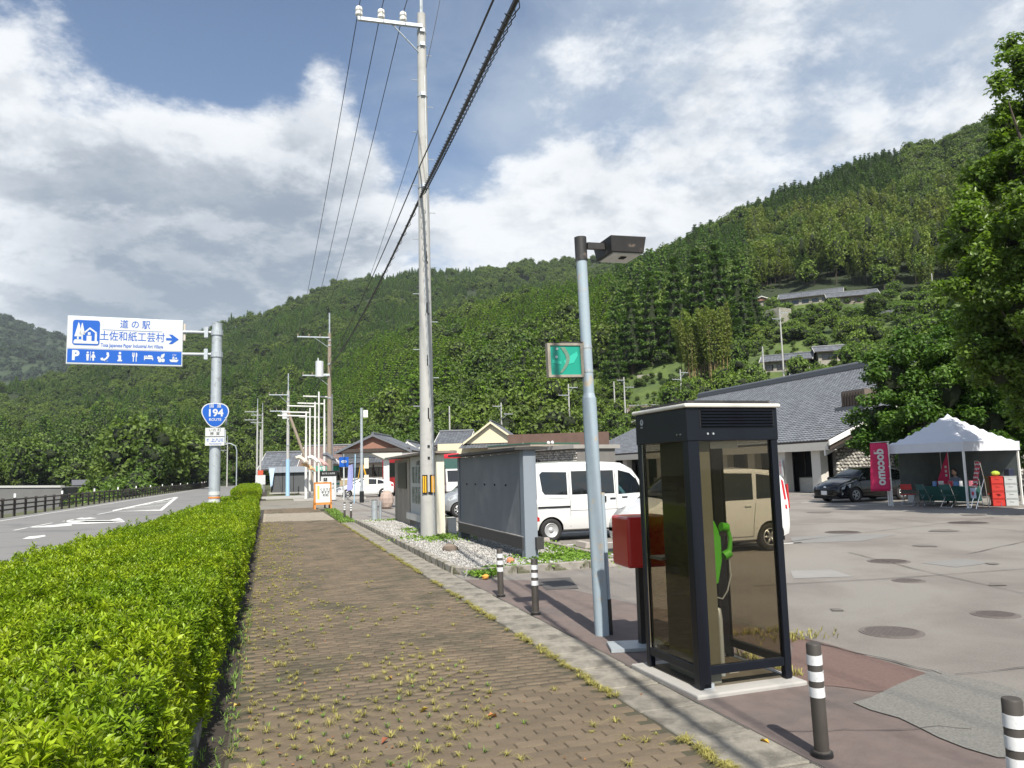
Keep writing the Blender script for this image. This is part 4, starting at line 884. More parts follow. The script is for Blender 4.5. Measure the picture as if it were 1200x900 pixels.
# left gabled house (hip-and-gable, terracotta gable end)
q = D(437, 559, 80); h = empty('traditional_house', (q.x, q.y, 0), R(-22), 'grey tiled house with terracotta gable facing the road behind the white car', 'house')
MB().bb(-3.4, 3.6, 0, 7, 0, 3.0).build('wall', mt_plw, h); MB().bb(-3.43, 3.63, -.03, 7.03, 0, 1.25).build('wainscot', mat('tan_board', (.33, .27, .17), .9), h)
for k in range(7): MB().bb(-3.4+k*1.13, -3.28+k*1.13, -.06, .0, 1.2, 3.0).build('post', mt_timber, h)
for k in range(6): window(h, -2.78+k*1.13, 0, 1.95, .95, .9, 'y-')
lo = MB()
for q4 in (((-4.3, -1.1, 2.9), (4.5, -1.1, 2.9), (3.7, .4, 3.5), (-3.5, .4, 3.5)), ((-4.3, 8, 2.9), (4.5, 8, 2.9), (3.7, 6.6, 3.5), (-3.5, 6.6, 3.5)), ((-4.3, -1.1, 2.9), (-4.3, 8, 2.9), (-3.5, 6.6, 3.5), (-3.5, .4, 3.5)), ((4.5, -1.1, 2.9), (4.5, 8, 2.9), (3.7, 6.6, 3.5), (3.7, .4, 3.5))):
    m = tiled_plane(*q4, .35, .3); lo.add(m.v, m.f)
lo.build('lower_roof', mt_tile, h, fix=False); MB().bb(-4.25, 4.45, -1.05, 7.95, 2.72, 2.86).build('eave_board', mt_timber, h)
MB().bb(-3.3, 3.5, .3, 6.8, 3.0, 4.2).build('upper_wall', mt_plw, h)
gable_roof(h, -3.9, 4.1, -.3, 7.2, 4.05, 5.8, 'Y', tw=.35, th=.35, gable=mt_pink, verge=mt_tile); MB().bb(-3.6, 3.8, -.34, .3, 4.0, 4.35).build('gable_beam', mt_timber, h)
# brown roofed house behind the shed
q = D(372, 555, 112); h = empty('brown_roofed_house', (q.x, q.y, 0), R(-16), 'long brown roofed house half hidden behind the flag poles', 'house')
MB().bb(-6.5, 4.8, 0, 6, 0, 3).build('wall', mt_wood, h); gable_roof(h, -2.5, 5.6, -1, 7, 3.0, 6.0, 'X', tile=mt_tileb, tw=.5, th=.5); gable_roof(h, -8.0, -2.6, -1, 7, 2.8, 5.2, 'X', tw=.5, th=.5, name='side_roof'); window(h, -5, 0, 1.6, 2, 1.2)
# cream two storey house
q = D(560, 556, 88); h = empty('cream_house', (q.x, q.y, 0), R(-24), 'large cream two storey house with grey tiled gables behind the grey board', 'house')
MB().bb(-4.6, 4.6, 0, 8, 0, 5.0).build('wall', mt_cream, h)
gable_roof(h, -1.4, 4.9, -1.2, 8, 5.0, 7.3, 'Y', tw=.35, th=.35, gable=mt_cream, verge=mt_cream)
gable_roof(h, -5.2, -1.2, .6, 8.4, 4.9, 6.6, 'X', tw=.35, th=.35, gable=mt_cream, name='side_roof'); 
sk_ = tiled_plane((-1.8, -2.0, 4.35), (7.2, -2.0, 4.35), (7.0, -.3, 4.95), (-1.6, -.3, 4.95), .35, .3); sk_.build('skirt_roof', mt_tile, h, fix=False)
for k in range(6): window(h, -.6+k*.95, 0, 3.4, .8, 1.0, 'y-')
window(h, -2.9, 0, 3.6, .6, 1.2, 'y-'); MB().bb(-1.2, 4.7, -1.3, -1.15, 1.9, 2.9).build('balcony_wall', mt_cream, h)
for k in range(7): MB().bb(-1.2+k*.95, -1.1+k*.95, -1.36, -1.3, 1.9, 3.9).build('post', mt_plw, h)
MB().bb(-1.2, 4.8, -1.25, 0, 1.75, 1.9).build('balcony_floor', mt_timber, h); window(h, -3, 0, 1.3, 1.6, 1.2)
# small house left of the concrete pole
q = D(477, 557, 95); h = empty('small_tiled_house', (q.x, q.y, 0), R(-20), 'small grey tiled house with light blue panel just left of the concrete pole', 'house')
MB().bb(-2.6, 3.0, 0, 6, 0, 3.7).build('wall', mt_plw, h); gable_roof(h, -1.9, 2.4, -.8, 6.5, 4.1, 5.6, 'Y', tw=.4, th=.4, gable=mt_timber); gable_roof(h, -4.2, -1.6, 1.5, 6, 3.2, 4.9, 'X', tw=.4, th=.4, name='side_roof')
MB().bb(2.3, 3.1, -.08, .3, 1.5, 5.3).build('blue_panel', mat('pale_blue_sheet', (.35, .52, .68), .6), h); window(h, -.5, 0, 2.6, 1.6, .9, bars=2); window(h, 1.2, 0, 1.2, 1.0, .9)
q = D(502, 557, 92); h = empty('lean_to_house', (q.x, q.y, 0), R(-20), 'low house with steep grey roof slope between pole and cream house', 'house')
MB().bb(-3, 3, 0, 5, 0, 2.6).build('wall', mt_wood, h); gable_roof(h, -4.2, 4.2, -.6, 5.6, 2.4, 5.4, 'Y', tw=.4, th=.4, gable=mt_plw); window(h, 0, 0, 1.5, 2, 1.0, bars=2)
# flat roofed stone building
mt_stone = mat('rubble_stone', (.40, .385, .35), .95, var=.3, vs=5, bump=.8, bs=8, island=.35); mt_mortar = mat('mortar', (.16, .155, .145), .95, var=.2)
def stones(o, a, b, z0, z1, n, sz=.3, out=Vector((0, -1, 0)), name='stone', keep=None):
    a, b = Vector(a), Vector(b); m = MB(); L_ = (b-a).length; u = (b-a)/L_; cols = int(L_/sz); rws = int((z1-z0)/(sz*.75))
    for j in range(rws):
        for i in range(cols):
            if keep and not keep((i+.5)/cols, z0+(j+.5)*(z1-z0)/rws): continue
            c = a+u*((i+.5+.4*(j % 2)-.2+random.uniform(-.15, .15))*L_/cols)+Vector((0, 0, z0+(j+.5+random.uniform(-.12, .12))*(z1-z0)/rws-a.z)); r_ = sz*random.uniform(.36, .52); d_ = out*random.uniform(.03, .10)
            pts = []; 
            for k in range(6):
                t = 1.047*k+random.uniform(-.3, .3); pts.append(c+u*(r_*math.cos(t))+Vector((0, 0, r_*.8*math.sin(t))))
            top = [p*.72+c*.28+d_ for p in pts]; k0 = len(m.v); m.add([tuple(p) for p in pts]+[tuple(p) for p in top], [(6, 7, 8, 9, 10, 11)]+[(k, (k+1) % 6, 6+(k+1) % 6, 6+k) for k in range(6)])
    ob = m.build(name, mt_stone, o, fix=True); ob['kind'] = 'stuff'; return ob
P1, P2 = D(606, 556, 66), D(674, 553, 60)
h = empty('stone_building', (P1.x, P1.y, 0), math.atan2(P2.y-P1.y, P2.x-P1.x), 'flat roofed grey stone building behind the white kei van', 'building'); Lb = math.hypot(P2.x-P1.x, P2.y-P1.y)
MB().bb(-1, Lb+.3, 0, 4, 0, 3.3).build('wall', mt_mortar, h); stones(h, (-1, -.01, 0), (Lb+.3, -.01, 0), .1, 3.2, 0, .24)
MB().bb(-1.3, Lb+.5, -.5, 4.4, 3.3, 3.6).build('roof_slab', mat('slab_concrete', (.30, .29, .27), .9, var=.2), h)
MB().bb(-2.6, 3.6, -1.2, 4, 3.65, 3.85).build('canopy_roof', mat('tan_fascia', (.30, .27, .22), .8), h); MB().bb(-2.65, 3.65, -1.25, 4.05, 3.86, 3.95).build('roof_edge', mat('green_metal', (.04, .13, .085), .5), h)
for k in range(7): MB().prism([(1.0+k*.36, -.12, 2.0), (1.09+k*.36, -.12, 2.0), (1.09+k*.36, -.12, 2.6), (1.0+k*.36, -.12, 2.6)], (0, .06, 0)).build('vent_slot', mt_dark, h)
for k, x in enumerate((2.8, 6.2, 6.7)): MB().ell((x-1, -.62, 3.85), (.14, .14, .16), 8, 6).build('roof_lamp', mt_white, h, True)
q = D(655, 552, 76); tag(MB().bb(-5, 5, 0, .5, 0, 5.3).build('retaining_wall', mat('rusty_wall', (.12, .075, .06), .95, var=.4, vs=1), loc=(q.x, q.y, 0), rz=R(-25)), 'long dark rust-brown wall above the flat stone building', 'wall')
# craft village hall with the huge tiled roof
XE, XR, Y0, Y1, ZE, ZR = 29.4, 43.9, 35.2, 72, 2.95, 8.95
hall = empty('tiled_hall', (XE, Y0, 0), 0, 'low village hall with one huge grey tiled roof behind the phone booth', 'building')
tp = tiled_plane((0, 0, ZE), (0, Y1-Y0, ZE), (XR-XE, Y1-Y0, ZR), (XR-XE, 0, ZR), .30, .36, .075); ro = tp.build('roof', mt_tile, hall, fix=False); ro['kind'] = 'stuff'
MB().prism([(0, 0, ZE-.02), (0, Y1-Y0, ZE-.02), (XR-XE, Y1-Y0, ZR-.02), (XR-XE, 0, ZR-.02)], (0, 0, -.22)).build('roof_board', mt_timber, hall)
MB().prism([(XR-XE, 0, ZR-.05), (XR-XE, Y1-Y0, ZR-.05), (2*(XR-XE), Y1-Y0, ZE), (2*(XR-XE), 0, ZE)], (0, 0, -.2)).build('rear_roof', mt_tile, hall)
rc = MB(); rc.bb(XR-XE-.28, XR-XE+.28, -.1, Y1-Y0+.1, ZR, ZR+.32); rc.cyl((XR-XE, -.15, ZR+.38), (XR-XE, Y1-Y0+.15, ZR+.38), .17, n=8); rc.build('ridge_cap', mt_ridge, hall)
mt_beam = mat('beam_concrete', (.55, .53, .48), .85, var=.1)
MB().bb(-.05, .5, .1, Y1-Y0-.1, ZE-.55, ZE-.1).build('eave_beam', mt_beam, hall)
vb = MB()
for yy in (-.12,):
    vb.prism([(-.1, yy, ZE-.02), (XR-XE, yy, ZR-.02), (XR-XE, yy, ZR-.30), (-.1, yy, ZE-.30)], (0, .1, 0)); vb.prism([(.0, yy+.5, ZE-.55), (XR-XE, yy+.5, ZR-.55), (XR-XE, yy+.5, ZR-.85), (.0, yy+.5, ZE-.85)], (0, .12, 0))
vb.build('verge_board', mat('verge_white', (.74, .73, .70), .7), hall)
MB().prism([(0, -.02, ZE-.30), (XR-XE, -.02, ZR-.30), (XR-XE, -.02, ZR-.55), (0, -.02, ZE-.55)], (0, .3, 0)).build('verge_soffit', mt_timber, hall)
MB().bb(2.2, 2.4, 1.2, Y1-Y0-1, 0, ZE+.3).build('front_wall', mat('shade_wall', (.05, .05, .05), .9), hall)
MB().prism([(1.2, 1.0, 0), (24, 1.0, 0), (24, 1.0, 4.5), (XR-XE, 1.0, ZR-.9), (1.2, 1.0, ZE)], (0, .3, 0)).build('end_wall', mt_mortar, hall)
stones(hall, (1.2, .99, 0), (16, .99, 0), .1, ZR-1, 0, .24, keep=lambda u, z: z < ZE+.41*u*14.8-.5)
for k in range(12):
    c = MB().box(.55, 1.6+k*3.1, (ZE-.5)/2, .5, .75, ZE-.5).build('column', mt_beam, hall)
for k in range(11):
    y2 = 3.15+k*3.1
    if k % 2 == 0: window(hall, 1.6, y2, 1.75, 2.0, 1.7, 'x-', mt_timber, mt_cardark, 1); MB().bb(1.2, 1.65, y2-1.15, y2+1.15, 0, .85).build('stone_sill', mt_stone, hall)
    else: MB().bb(1.5, 1.6, y2-1.1, y2+1.1, 0, 2.3).build('door', mt_dark, hall)
vt = MB().bb(4.8, 6.2, 2.4, 4.4, ZE+1.8, ZE+3.15).build('roof_vent', mat('rusty_vent', (.14, .115, .095), .9, var=.4), hall); MB().bb(4.5, 6.5, 2.1, 4.7, ZE+1.7, ZE+2.15).build('vent_base', mt_ridge, vt)
for k in range(8): MB().bb(4.72, 4.79, 2.5+k*.24, 2.6+k*.24, ZE+2.2, ZE+3.0).build('slat', mt_timber, vt)
sgn = MB().bb(-.2, -.17, -.22, .22, .95, 1.95).build('wall_notice', mt_signw, None, loc=(XE+.25, Y0+4.5, 0)); tag(sgn, 'narrow white notice with red writing on the hall column', 'notice')
text('お\n知\nら\nせ', .2, mat('sign_red', (.6, .05, .06), .5), sgn, (-.205, 0, 1.5), (R(90), 0, R(-90)))
# hill houses
def hill_house(px, pb, name, label, w_, d_, h_, rise, rz, wallm, tile=mt_tile, nwin=3, axis='X'):
    p = on_hill(px, pb); h = empty(name, (p.x, p.y, p.z-.4), rz-math.atan2(p.x, p.y), label, 'house'); h.scale = (.9, .9, .82)
    wallm = mat('aged_plaster', (.30, .28, .24), .9, var=.25, vs=1.5) if wallm is mt_plw else wallm
    MB().bb(-w_/2, w_/2, 0, d_, -2, h_).build('wall', wallm, h); gable_roof(h, -w_/2-.6, w_/2+.6, -.8, d_+.8, h_, h_+rise, axis, tile=tile, tw=.6, th=.6, gable=mt_pink if axis == 'Y' else None)
    for k in range(nwin): window(h, -w_/2+w_*(k+.5)/nwin, 0, h_*.55, w_/nwin*.65, h_*.4)
    return h
hill_house(950, 358, 'hill_house', 'long grey roofed house high on the slope, left half of the pair', 15, 6, 2.6, 2.2, R(-4), mt_plw, nwin=6)
hill_house(1000, 360, 'hill_house', 'lower grey roofed house joined to the right of the long hill house', 11, 6, 2.4, 2.0, R(6), mt_wood, nwin=4)
hill_house(893, 357, 'hill_shrine_house', 'tiny house with a terracotta gable on top of the pale retaining wall', 4.6, 4, 2.2, 1.3, 0, mt_plw, axis='Y', nwin=2)
hill_house(922, 436, 'hill_house', 'lower hill house with dark tiled roof and white framed windows behind the pole', 7.8, 5, 2.6, 1.6, R(-6), mt_plw, nwin=4)
hill_house(941, 445, 'orange_hut', 'small orange walled hut right of the lower hill house', 2.7, 2.4, 1.9, .8, R(4), mt_pink, nwin=1)
hill_house(986, 425, 'hill_house', 'grey roofed house half buried in trees above the tiled hall', 7.5, 5, 2.4, 1.4, R(8), mt_plw, nwin=2)
hill_house(1038, 375, 'hill_shed', 'small grey shed on the terrace at the right of the slope', 5, 3, 1.8, .9, R(3), mt_wood, nwin=2)
hill_house(757, 482, 'white_shed', 'white walled shed with brown roof on the slope left of the booth roof', 5.2, 3.5, 2.0, 1.3, R(4), mt_white, tile=mt_tileb, nwin=0)
mt_rw = mat('retaining_concrete', (.26, .25, .21), .95, var=.35, vs=.7, bump=.6, bs=4, col2=(.17, .165, .13), c2s=.4)
for (xa, ya, xb, yb, hh, lb) in ((886, 376, 912, 378, 4.8, 'pale tall retaining wall under the terracotta gabled house'), (746, 447, 800, 438, 2.0, 'weathered retaining wall on the slope below the cedars'), (905, 412, 938, 410, 1.0, 'low terrace wall above the lower hill house')):
    a, c = on_hill(xa, ya), on_hill(xb, yb); a.z = min(a.z, c.z)-.5; c = Vector((c.x, c.y, a.z)); nrm = Vector((0, 0, 1)).cross(c-a).normalized()
    tag(MB().prism([(0, 0, -1), tuple(Vector((c-a).to_tuple())+Vector((0, 0, -1))), tuple((c-a)+Vector((0, 0, hh))+nrm*.5), (nrm.x*.5, nrm.y*.5, hh)], tuple(nrm*4)).build('retaining_wall', mt_rw, loc=a), lb, 'wall')

# ------------------------------------------------------------------ utility poles and wires
mt_wire = mat('wire_black', (.012, .012, .013), .5); mt_ins = mat('insulator_white', (.78, .77, .72), .25); mt_insb = mat('insulator_brown', (.25, .2, .14), .4)
def upole(x, y, z0, h, r0, r1, label, arms=((.3, 1.6, -1),), rz=0, tr=False, bolts=True, name='utility_pole', m=mt_pole, sleeve=None, tip=True, n=16):
    o = empty(name, (x, y, z0), rz, label, 'utility pole', 'utility poles'); MB().cyl((0, 0, -.5), (0, 0, h), r0, r1, n).build('post', m, o, True)
    if tip: MB().cyl((0, 0, h-.3), (0, 0, h+1.6), r1*.45, n=8).build('top_pipe', mt_galv, o)
    for (dz, ln_, sg) in arms:
        a = MB().box(sg*ln_/2, -.16*min(1, r1/.1), h-dz, ln_, .09, .09); a.cyl((sg*ln_*.5, -.16, h-dz), (0, -.05, h-dz-.8), .02, n=5); ao = a.build('crossarm', mt_galv, o)
        for k in range(3):
            i = MB(); xx = sg*(ln_*.98-k*ln_*.34); fs_ = 1 if r0 > .2 else .55; i.lathe([(r_*fs_, z_*fs_) for r_, z_ in [(0, -.02), (.05, 0), (.05, .03), (.10, .05), (.105, .12), (.07, .16), (.10, .19), (.09, .27), (.04, .31), (0, .32)]], 10, (xx, -.16, h-dz+.05)); i.build('insulator', mt_ins if r0 > .2 else mt_insb, ao, True)
    if tr: b = MB(); b.cyl((-.75, -.1, h-3.4), (-.75, -.1, h-2.2), .3, n=12); b.box(-.5, -.1, h-3.2, 1.0, .1, .1); b.cyl((-.85, -.1, h-2.2), (-.85, -.1, h-1.95), .05, n=6); b.build('transformer', mat('transformer_grey', (.5, .52, .54), .5), o)
    bd = MB()
    for z in ((h-.55, h-.95, h-2.4, h-5) if n > 8 else (h-1,)): rr = r1+(r0-r1)*(h-z)/h+.012; bd.cyl((0, 0, z-.04), (0, 0, z+.04), rr, n=n); bd.box(0, -rr-.02, z, .12, .05, .10)
    bd.build('band', mt_galv, o)
    if bolts:
        for k in range(14):
            z = 3.4+k*.75; rr = r1+(r0-r1)*(h-z)/h; sg = 1 if k % 2 else -1
            if z < h-1: MB().cyl((sg*rr*.9, 0, z), (sg*(rr+.16), 0, z), .011, n=6).build('step_bolt', mt_galv, o)
    return o
pl = upole(3.93, 19.85, .05, 14.35, .205, .115, 'tall concrete utility pole standing in the gravel bed with yellow reflector strips', arms=((.45, 1.75, -1),), rz=R(-3))
rf = mat('reflector_yellow', (.85, .42, .02), .3); 
for an in (-118, -62):
    a = R(an); p = Vector((math.cos(a)*.205, math.sin(a)*.205, 0)); b = MB().box(p.x, p.y, 1.37, .04, .13, .48, rz=a).build('reflector_plate', mt_black, pl)
    for dx in (-.028, .028): MB().box(p.x+math.cos(a)*.022-math.sin(a)*dx, p.y+math.sin(a)*.022+math.cos(a)*dx, 1.37, .012, .034, .42, rz=a).build('reflector_stripe', rf, b)
mk = MB()
for z in (3.2, 4.6, 6.0, 7.4): rr = .205-.09*z/14.35+.003; mk.box(.02, -rr, z, .035, .012, .28); mk.box(.05, -rr, z-.17, .03, .012, .06)
for z in (2.05, 2.35, 1.15): mk.box(.01, -.205, z, .06, .02, .05)
mk.build('pole_marking', mt_black, pl)
MB().tube([(.05, -.12, 12.5), (.08, -.16, 9.5), (-.04, -.19, 6.5), (.1, -.2, 3), (.12, -.2, .1)], .012, 5).build('ground_wire', mt_galv, pl)
FP = D(386, 560, 60); P2_ = (FP.x, FP.y)
upole(P2_[0], P2_[1], 0, 12.6, .20, .13, 'brown weathered utility pole with transformer behind the flag poles', arms=((.35, 2.4, -1), (3.3, 2.0, -1)), tr=True, bolts=False, m=mat('brown_pole', (.24, .20, .155), .9, var=.2), n=10)
q = G(337, 581); P3_ = (q.x, q.y)
p = upole(q.x, q.y, 0, 9.6, .16, .12, 'grey utility pole with pale blue lower sleeve by the grey shed', arms=((.4, 1.7, -1), (1.9, 1.6, -1)), bolts=False, n=10); MB().cyl((0, 0, 0), (0, 0, 3.3), .18, n=12).build('blue_sleeve', mat('pale_blue_paint', (.30, .48, .66), .5), p); MB().bb(-.5, -.12, -.2, .1, 7.0, 7.7).build('junction_box', mt_signw, p)
for (px, d, pt, lb, k) in ((301, 120, 487, 'distant thin grey pole left of the double pole', 0), (307, 130, 491, 'distant pole beside the thin grey one', 1), (266, 175, 524, 'tiny distant pole beside the curved road lamp', 0), (305, 105, 510, 'plain white distant pole in front of the thin pair', 2)):
    q = D(px, 560, d); ht = 1.7+(563-pt)/901*d; upole(q.x, q.y, 0, ht, .16, .11, lb, arms=() if k == 2 else ((.4, 1.8, -1), (1.6, 1.8, -1)), bolts=False, n=8, tip=k != 2)
for (px, pb, pt, lb, sg) in ((668, 508, 450, 'thin pole with crossarms on the slope left of the lamp post', 1), (733, 490, 442, 'white pole standing on the slope left of the booth', -1), (721, 488, 447, 'grey pole just left of the white slope pole', -1), (919, 447, 362, 'tall pale pole standing before the lower hill house', 1), (896, 448, 406, 'short pale pole left of the lower hill house', 1), (799, 472, 433, 'pole with wide crossarms above the hall roof', 1), (1094, 347, 320, 'white pole high on the right slope', 1), (588, 505, 472, 'pole on the wood edge left of the lamp post', -1), (527, 500, 476, 'thin mast behind the cream house', 1)):
    p = on_hill(px, pb) if pb < 500 else D(px, pb, 108); d = math.hypot(p.x, p.y); z0 = p.z if pb < 500 else 0; ztop = D(px, pt, d).z; upole(p.x, p.y, z0-.3, ztop-z0+.3, .15, .10, lb, arms=() if px in (896, 1094, 527, 721) else ((.5, 1.3, sg), (1.6, 1.6, -sg)), bolts=False, n=8, tip=False)
q = D(349, 560, 70); tag(MB().cyl((0, 0, 0), (-2.6, 1, 7.4), .15, .12, 10).build('brace_pole', MATS['brown_pole'], loc=(q.x+1.8, q.y, 0)), 'brown slanted brace pole leaning beside the shed', 'brace pole')
def wire(name, pts, r, sag, label, cat='cable', group=None, m=mt_wire, n=6, seg=24):
    out = []
    for (a, c), sg in zip(zip(pts, pts[1:]), sag):
        a, c = Vector(a), Vector(c)
        for k in range(seg): t = k/seg; p = a.lerp(c, t); p.z -= 4*sg*t*(1-t); out.append(p)
    out.append(Vector(pts[-1])); return tag(MB().tube(out, r, n).build(name, m, None, True, fix=False), label, cat, group), out
def thru(px, py, X): d = ray(px, py); return CAM+d*(X/d.x)
A1, A2 = thru(605, 0, 2.75), thru(578, 0, 3.05); S1_, S2_ = thru(497, 222, 3.82), thru(494, 190, 3.8)
B1, B2 = A1+(A1-S1_)*1.9, A2+(A2-S2_)*1.9; B1.z = A1.z+.35; B2.z = A2.z+.5
far1 = Vector((P2_[0], P2_[1], D(386, 428, 60).z)); p3t = Vector((P3_[0], P3_[1], 6.8))
ck, pts_c = wire('thick_cable', [B1, A1, S1_, far1, p3t], .034, [.05, .02, .55, .3], 'thick black bundled telephone cable sweeping overhead to the concrete pole')
sp = MB(); 
for i in range(8, len(pts_c)-26):
    for f_ in (0, .5):
        a = pts_c[i].lerp(pts_c[i+1], f_); sp.tube([a+Vector((.03, 0, .05)), a+Vector((.075, .1, -.02)), a+Vector((.02, .22, -.07)), a+Vector((-.05, .3, 0)), a+Vector((.03, .42, .05))], .008, 4)
sp.build('spiral_hanger', mt_wire, ck)['kind'] = 'stuff'
wire('thin_cable', [B2, A2, S2_, far1+Vector((0, 0, .55))], .017, [.05, .02, .5], 'thin black cable running just above the thick bundled cable')
top = 14.35-.45+.45
for k, (px0, x_) in enumerate(((437, 432), (461, 455), (480, 474))):
    a = Vector((3.93-1.72+k*.6, 19.75, 14.3)); far = Vector((P2_[0]-2.3+k*.8, P2_[1]-.16, 12.6)); back = Vector((a.x-.2, -16, 14.6))
    wire('power_line', [back, a, far, Vector((P3_[0]-1.6+k*.5, P3_[1], 9.6))], .011, [.5, .6, .2], ['leftmost of the three power lines on the crossarm insulators', 'middle power line of the three on the crossarm', 'right power line of the three, nearest the pole'][k], 'power line', 'power lines')
wire('service_wire', [thru(523, -40, 4.6), Vector((3.98, 19.8, 12.6))], .008, [.1], 'thin grey wire leaving the pole top towards the upper edge', 'power line')
wire('service_wire', [Vector((3.88, 19.8, 11.3)), Vector((P2_[0]-.1, P2_[1], 9.6))], .007, [.9], 'thin sagging wire with a white joint between the poles', 'power line')
for k in range(3): wire('far_line', [Vector((P3_[0]-1.5+k*.5, P3_[1], 9.6)), tuple(D(301, 492, 120))], .012, [.5], ['upper', 'middle', 'lower'][k]+' distant line from the blue sleeved pole to the far thin pole', 'power line', 'far lines')
# road lamp with curved arm
q = D(277, 566, 130); lo_ = empty('curved_road_lamp', (q.x, q.y, 0), 0, 'small curved arm road lamp beyond the sign pole', 'street lamp'); MB().tube([(0, 0, 0), (0, 0, 6), (-.2, 0, 6.8), (-1, 0, 7.2), (-2.0, 0, 7.25)], .09, 8).build('post', mt_galv, lo_, True); MB().ell((-2.2, 0, 7.2), (.4, .15, .1)).build('lamp_head', mt_galv, lo_, True)
# ------------------------------------------------------------------ road sign gantry
q = G(251, 592, .75); SX, SY = -2.05, 27.6
q = D(251.5, 560, 27.7); SX, SY = q.x, q.y
sg = empty('direction_sign', (SX, SY, 0), 0, 'tall grey cantilever post carrying the big white and blue roadside station sign', 'road sign')
rt = D(252, 380, 27.7).z; MB().cyl((0, 0, -.1), (0, 0, rt), .185, .165, 20).build('post', mt_galv, sg, True); MB().cyl((0, 0, rt), (0, 0, rt+.03), .17, n=20).build('post_cap', mt_galv, sg)
for z in (.9, 1.16): MB().cyl((0, 0, z), (0, 0, z+.12), .19, n=20).build('white_band', mt_signw, sg)
MB().cyl((0, 0, 1.06), (0, 0, 1.11), .191, n=20).build('orange_band', mat('orange_tape', (.7, .22, .05), .5), sg)
zt, zb = D(145, 371.5, 27.7).z, D(145, 427.5, 27.7).z; xL, xR = D(76, 400, 27.9).x-SX, D(213, 400, 27.3).x-SX
az = R(-6); W_ = 4.02; Hh = zt-zb; zc = (zt+zb)/2
pn = empty('sign_panel', ((xL+xR)/2, -.15, zc), R(4)); pn.parent = sg
def flat(pts, y=-.04, m=mt_blue, name='marking', t=.006): return MB().prism([(p[0], y, p[1]) for p in pts], (0, -t, 0)).build(name, m, pn)
W2, H2 = W_/2, Hh/2
# the panel itself must be a mesh part: replace the empty by a mesh
pm = MB().bb(-W2, W2, -.02, .05, -H2, H2).build('sign_panel', mt_galv, sg, loc=pn.location, bev=.01); pm.rotation_euler = pn.rotation_euler; bpy.data.objects.remove(pn); pn = pm; pn.scale = (.85, 1, 1)
flat([(-W2+.02, -H2+.02), (W2-.02, -H2+.02), (W2-.02, H2-.02), (-W2+.02, H2-.02)], -.021, mt_signw, 'white_field')
zsp = -H2+Hh*.315
flat([(-W2+.04, -H2+.06), (W2-.04, -H2+.06), (W2-.04, zsp), (-W2+.04, zsp)], -.028, mt_blue, 'blue_band')
flat([(-W2+.02, zsp+.02), (W2-.02, zsp+.02), (W2-.02, zsp+.035), (-W2+.02, zsp+.035)], -.028, mt_galv, 'divider')
TR = (R(90), 0, 0); uy = -.030
def rrect(x0, x1, z0, z1, r, n=4):
    o = []
    for cx, cz, a0 in ((x1-r, z1-r, 0), (x0+r, z1-r, 90), (x0+r, z0+r, 180), (x1-r, z0+r, 270)):
        for k in range(n+1): a = R(a0+90*k/n); o.append((cx+r*math.cos(a), cz+r*math.sin(a)))
    return o
bx0, bx1 = -W2+.19, -W2+1.10; bz0, bz1 = zsp+.13, H2-.13
flat(rrect(bx0, bx1, bz0, bz1, .09), -.028, mt_blue, 'emblem_field'); 
def U(x, z): return (bx0+(bx1-bx0)*x, bz0+(bz1-bz0)*z)
for poly in ([(.05, .06), (.95, .06), (.95, .17), (.05, .17)], [(.08, .22), (.40, .22), (.40, .17), (.08, .17)], [(.07, .34), (.21, .92), (.26, .8), (.33, .34)], [(.25, .42), (.33, .88), (.36, .88), (.46, .42)], [(.17, .2), (.23, .2), (.23, .36), (.17, .36)], [(.33, .2), (.38, .2), (.38, .44), (.33, .44)],
             [(.40, .50), (.63, .72), (.90, .52), (.90, .45), (.63, .64), (.42, .44)], [(.82, .17), (.90, .17), (.90, .5), (.82, .5)], [(.52, .17), (.70, .17), (.70, .38), (.52, .38)], [(.56, .41), (.66, .41), (.66, .52), (.56, .52)]):
    flat([U(*p) for p in poly], -.0345, mt_signw, 'emblem')
text('道 の 駅', .30, mt_blue, pn, (.30, uy, H2-.23), TR, bold=.002)
flat([(-.82, H2-.425), (1.26, H2-.425), (1.26, H2-.415), (-.82, H2-.415)], -.028, mt_blue, 'rule')
text('土佐和紙工芸村', .335, mt_blue, pn, (.22, uy, H2-.64), TR, bold=.002, sx=.97)
text('Tosa Japanese Paper Industrial Art Village', .165, mt_blue, pn, (.22, uy, H2-.93), TR, sx=.78, bold=.003)
flat([(1.40, H2-.62), (1.62, H2-.62), (1.50, H2-.50), (1.62, H2-.50), (1.86, H2-.66), (1.62, H2-.82), (1.50, H2-.82), (1.62, H2-.70), (1.40, H2-.70)], -.028, mt_blue, 'arrow')
zi = (-H2+.06+zsp)/2
text('P', .42, mt_signw, pn, (-1.70, -.036, zi), TR, bold=.022, sx=1.1)
def disc(cx, cz, r, n=12): return [(cx+r*math.cos(6.283*k/n), cz+r*math.sin(6.283*k/n)) for k in range(n)]
ic = lambda x, polys: [flat([(x+a, zi+b) for a, b in p], -.036, mt_signw, 'pictogram') for p in polys]
ic(-1.20, [disc(-.09, .11, .035), [(-.14, .06), (-.04, .06), (-.05, -.02), (-.06, -.15), (-.12, -.15), (-.13, -.02)], disc(.10, .11, .035), [(.10, .07), (.14, .05), (.18, -.05), (.13, -.05), (.13, -.15), (.07, -.15), (.07, -.05), (.02, -.05), (.06, .05)], [(-.005, -.15), (.01, -.15), (.01, .15), (-.005, .15)]])
ic(-.70, [[(.05, .14), (.12, .13), (.14, .02), (.08, -.08), (-.02, -.14), (-.14, -.13), (-.16, -.06), (-.08, -.04), (-.05, -.09), (.03, -.04), (.07, .03), (.04, .06)]]+[[(-.02+.05*k, -.16), (0+.05*k, -.16), (0+.05*k, -.145), (-.02+.05*k, -.145)] for k in range(3)])
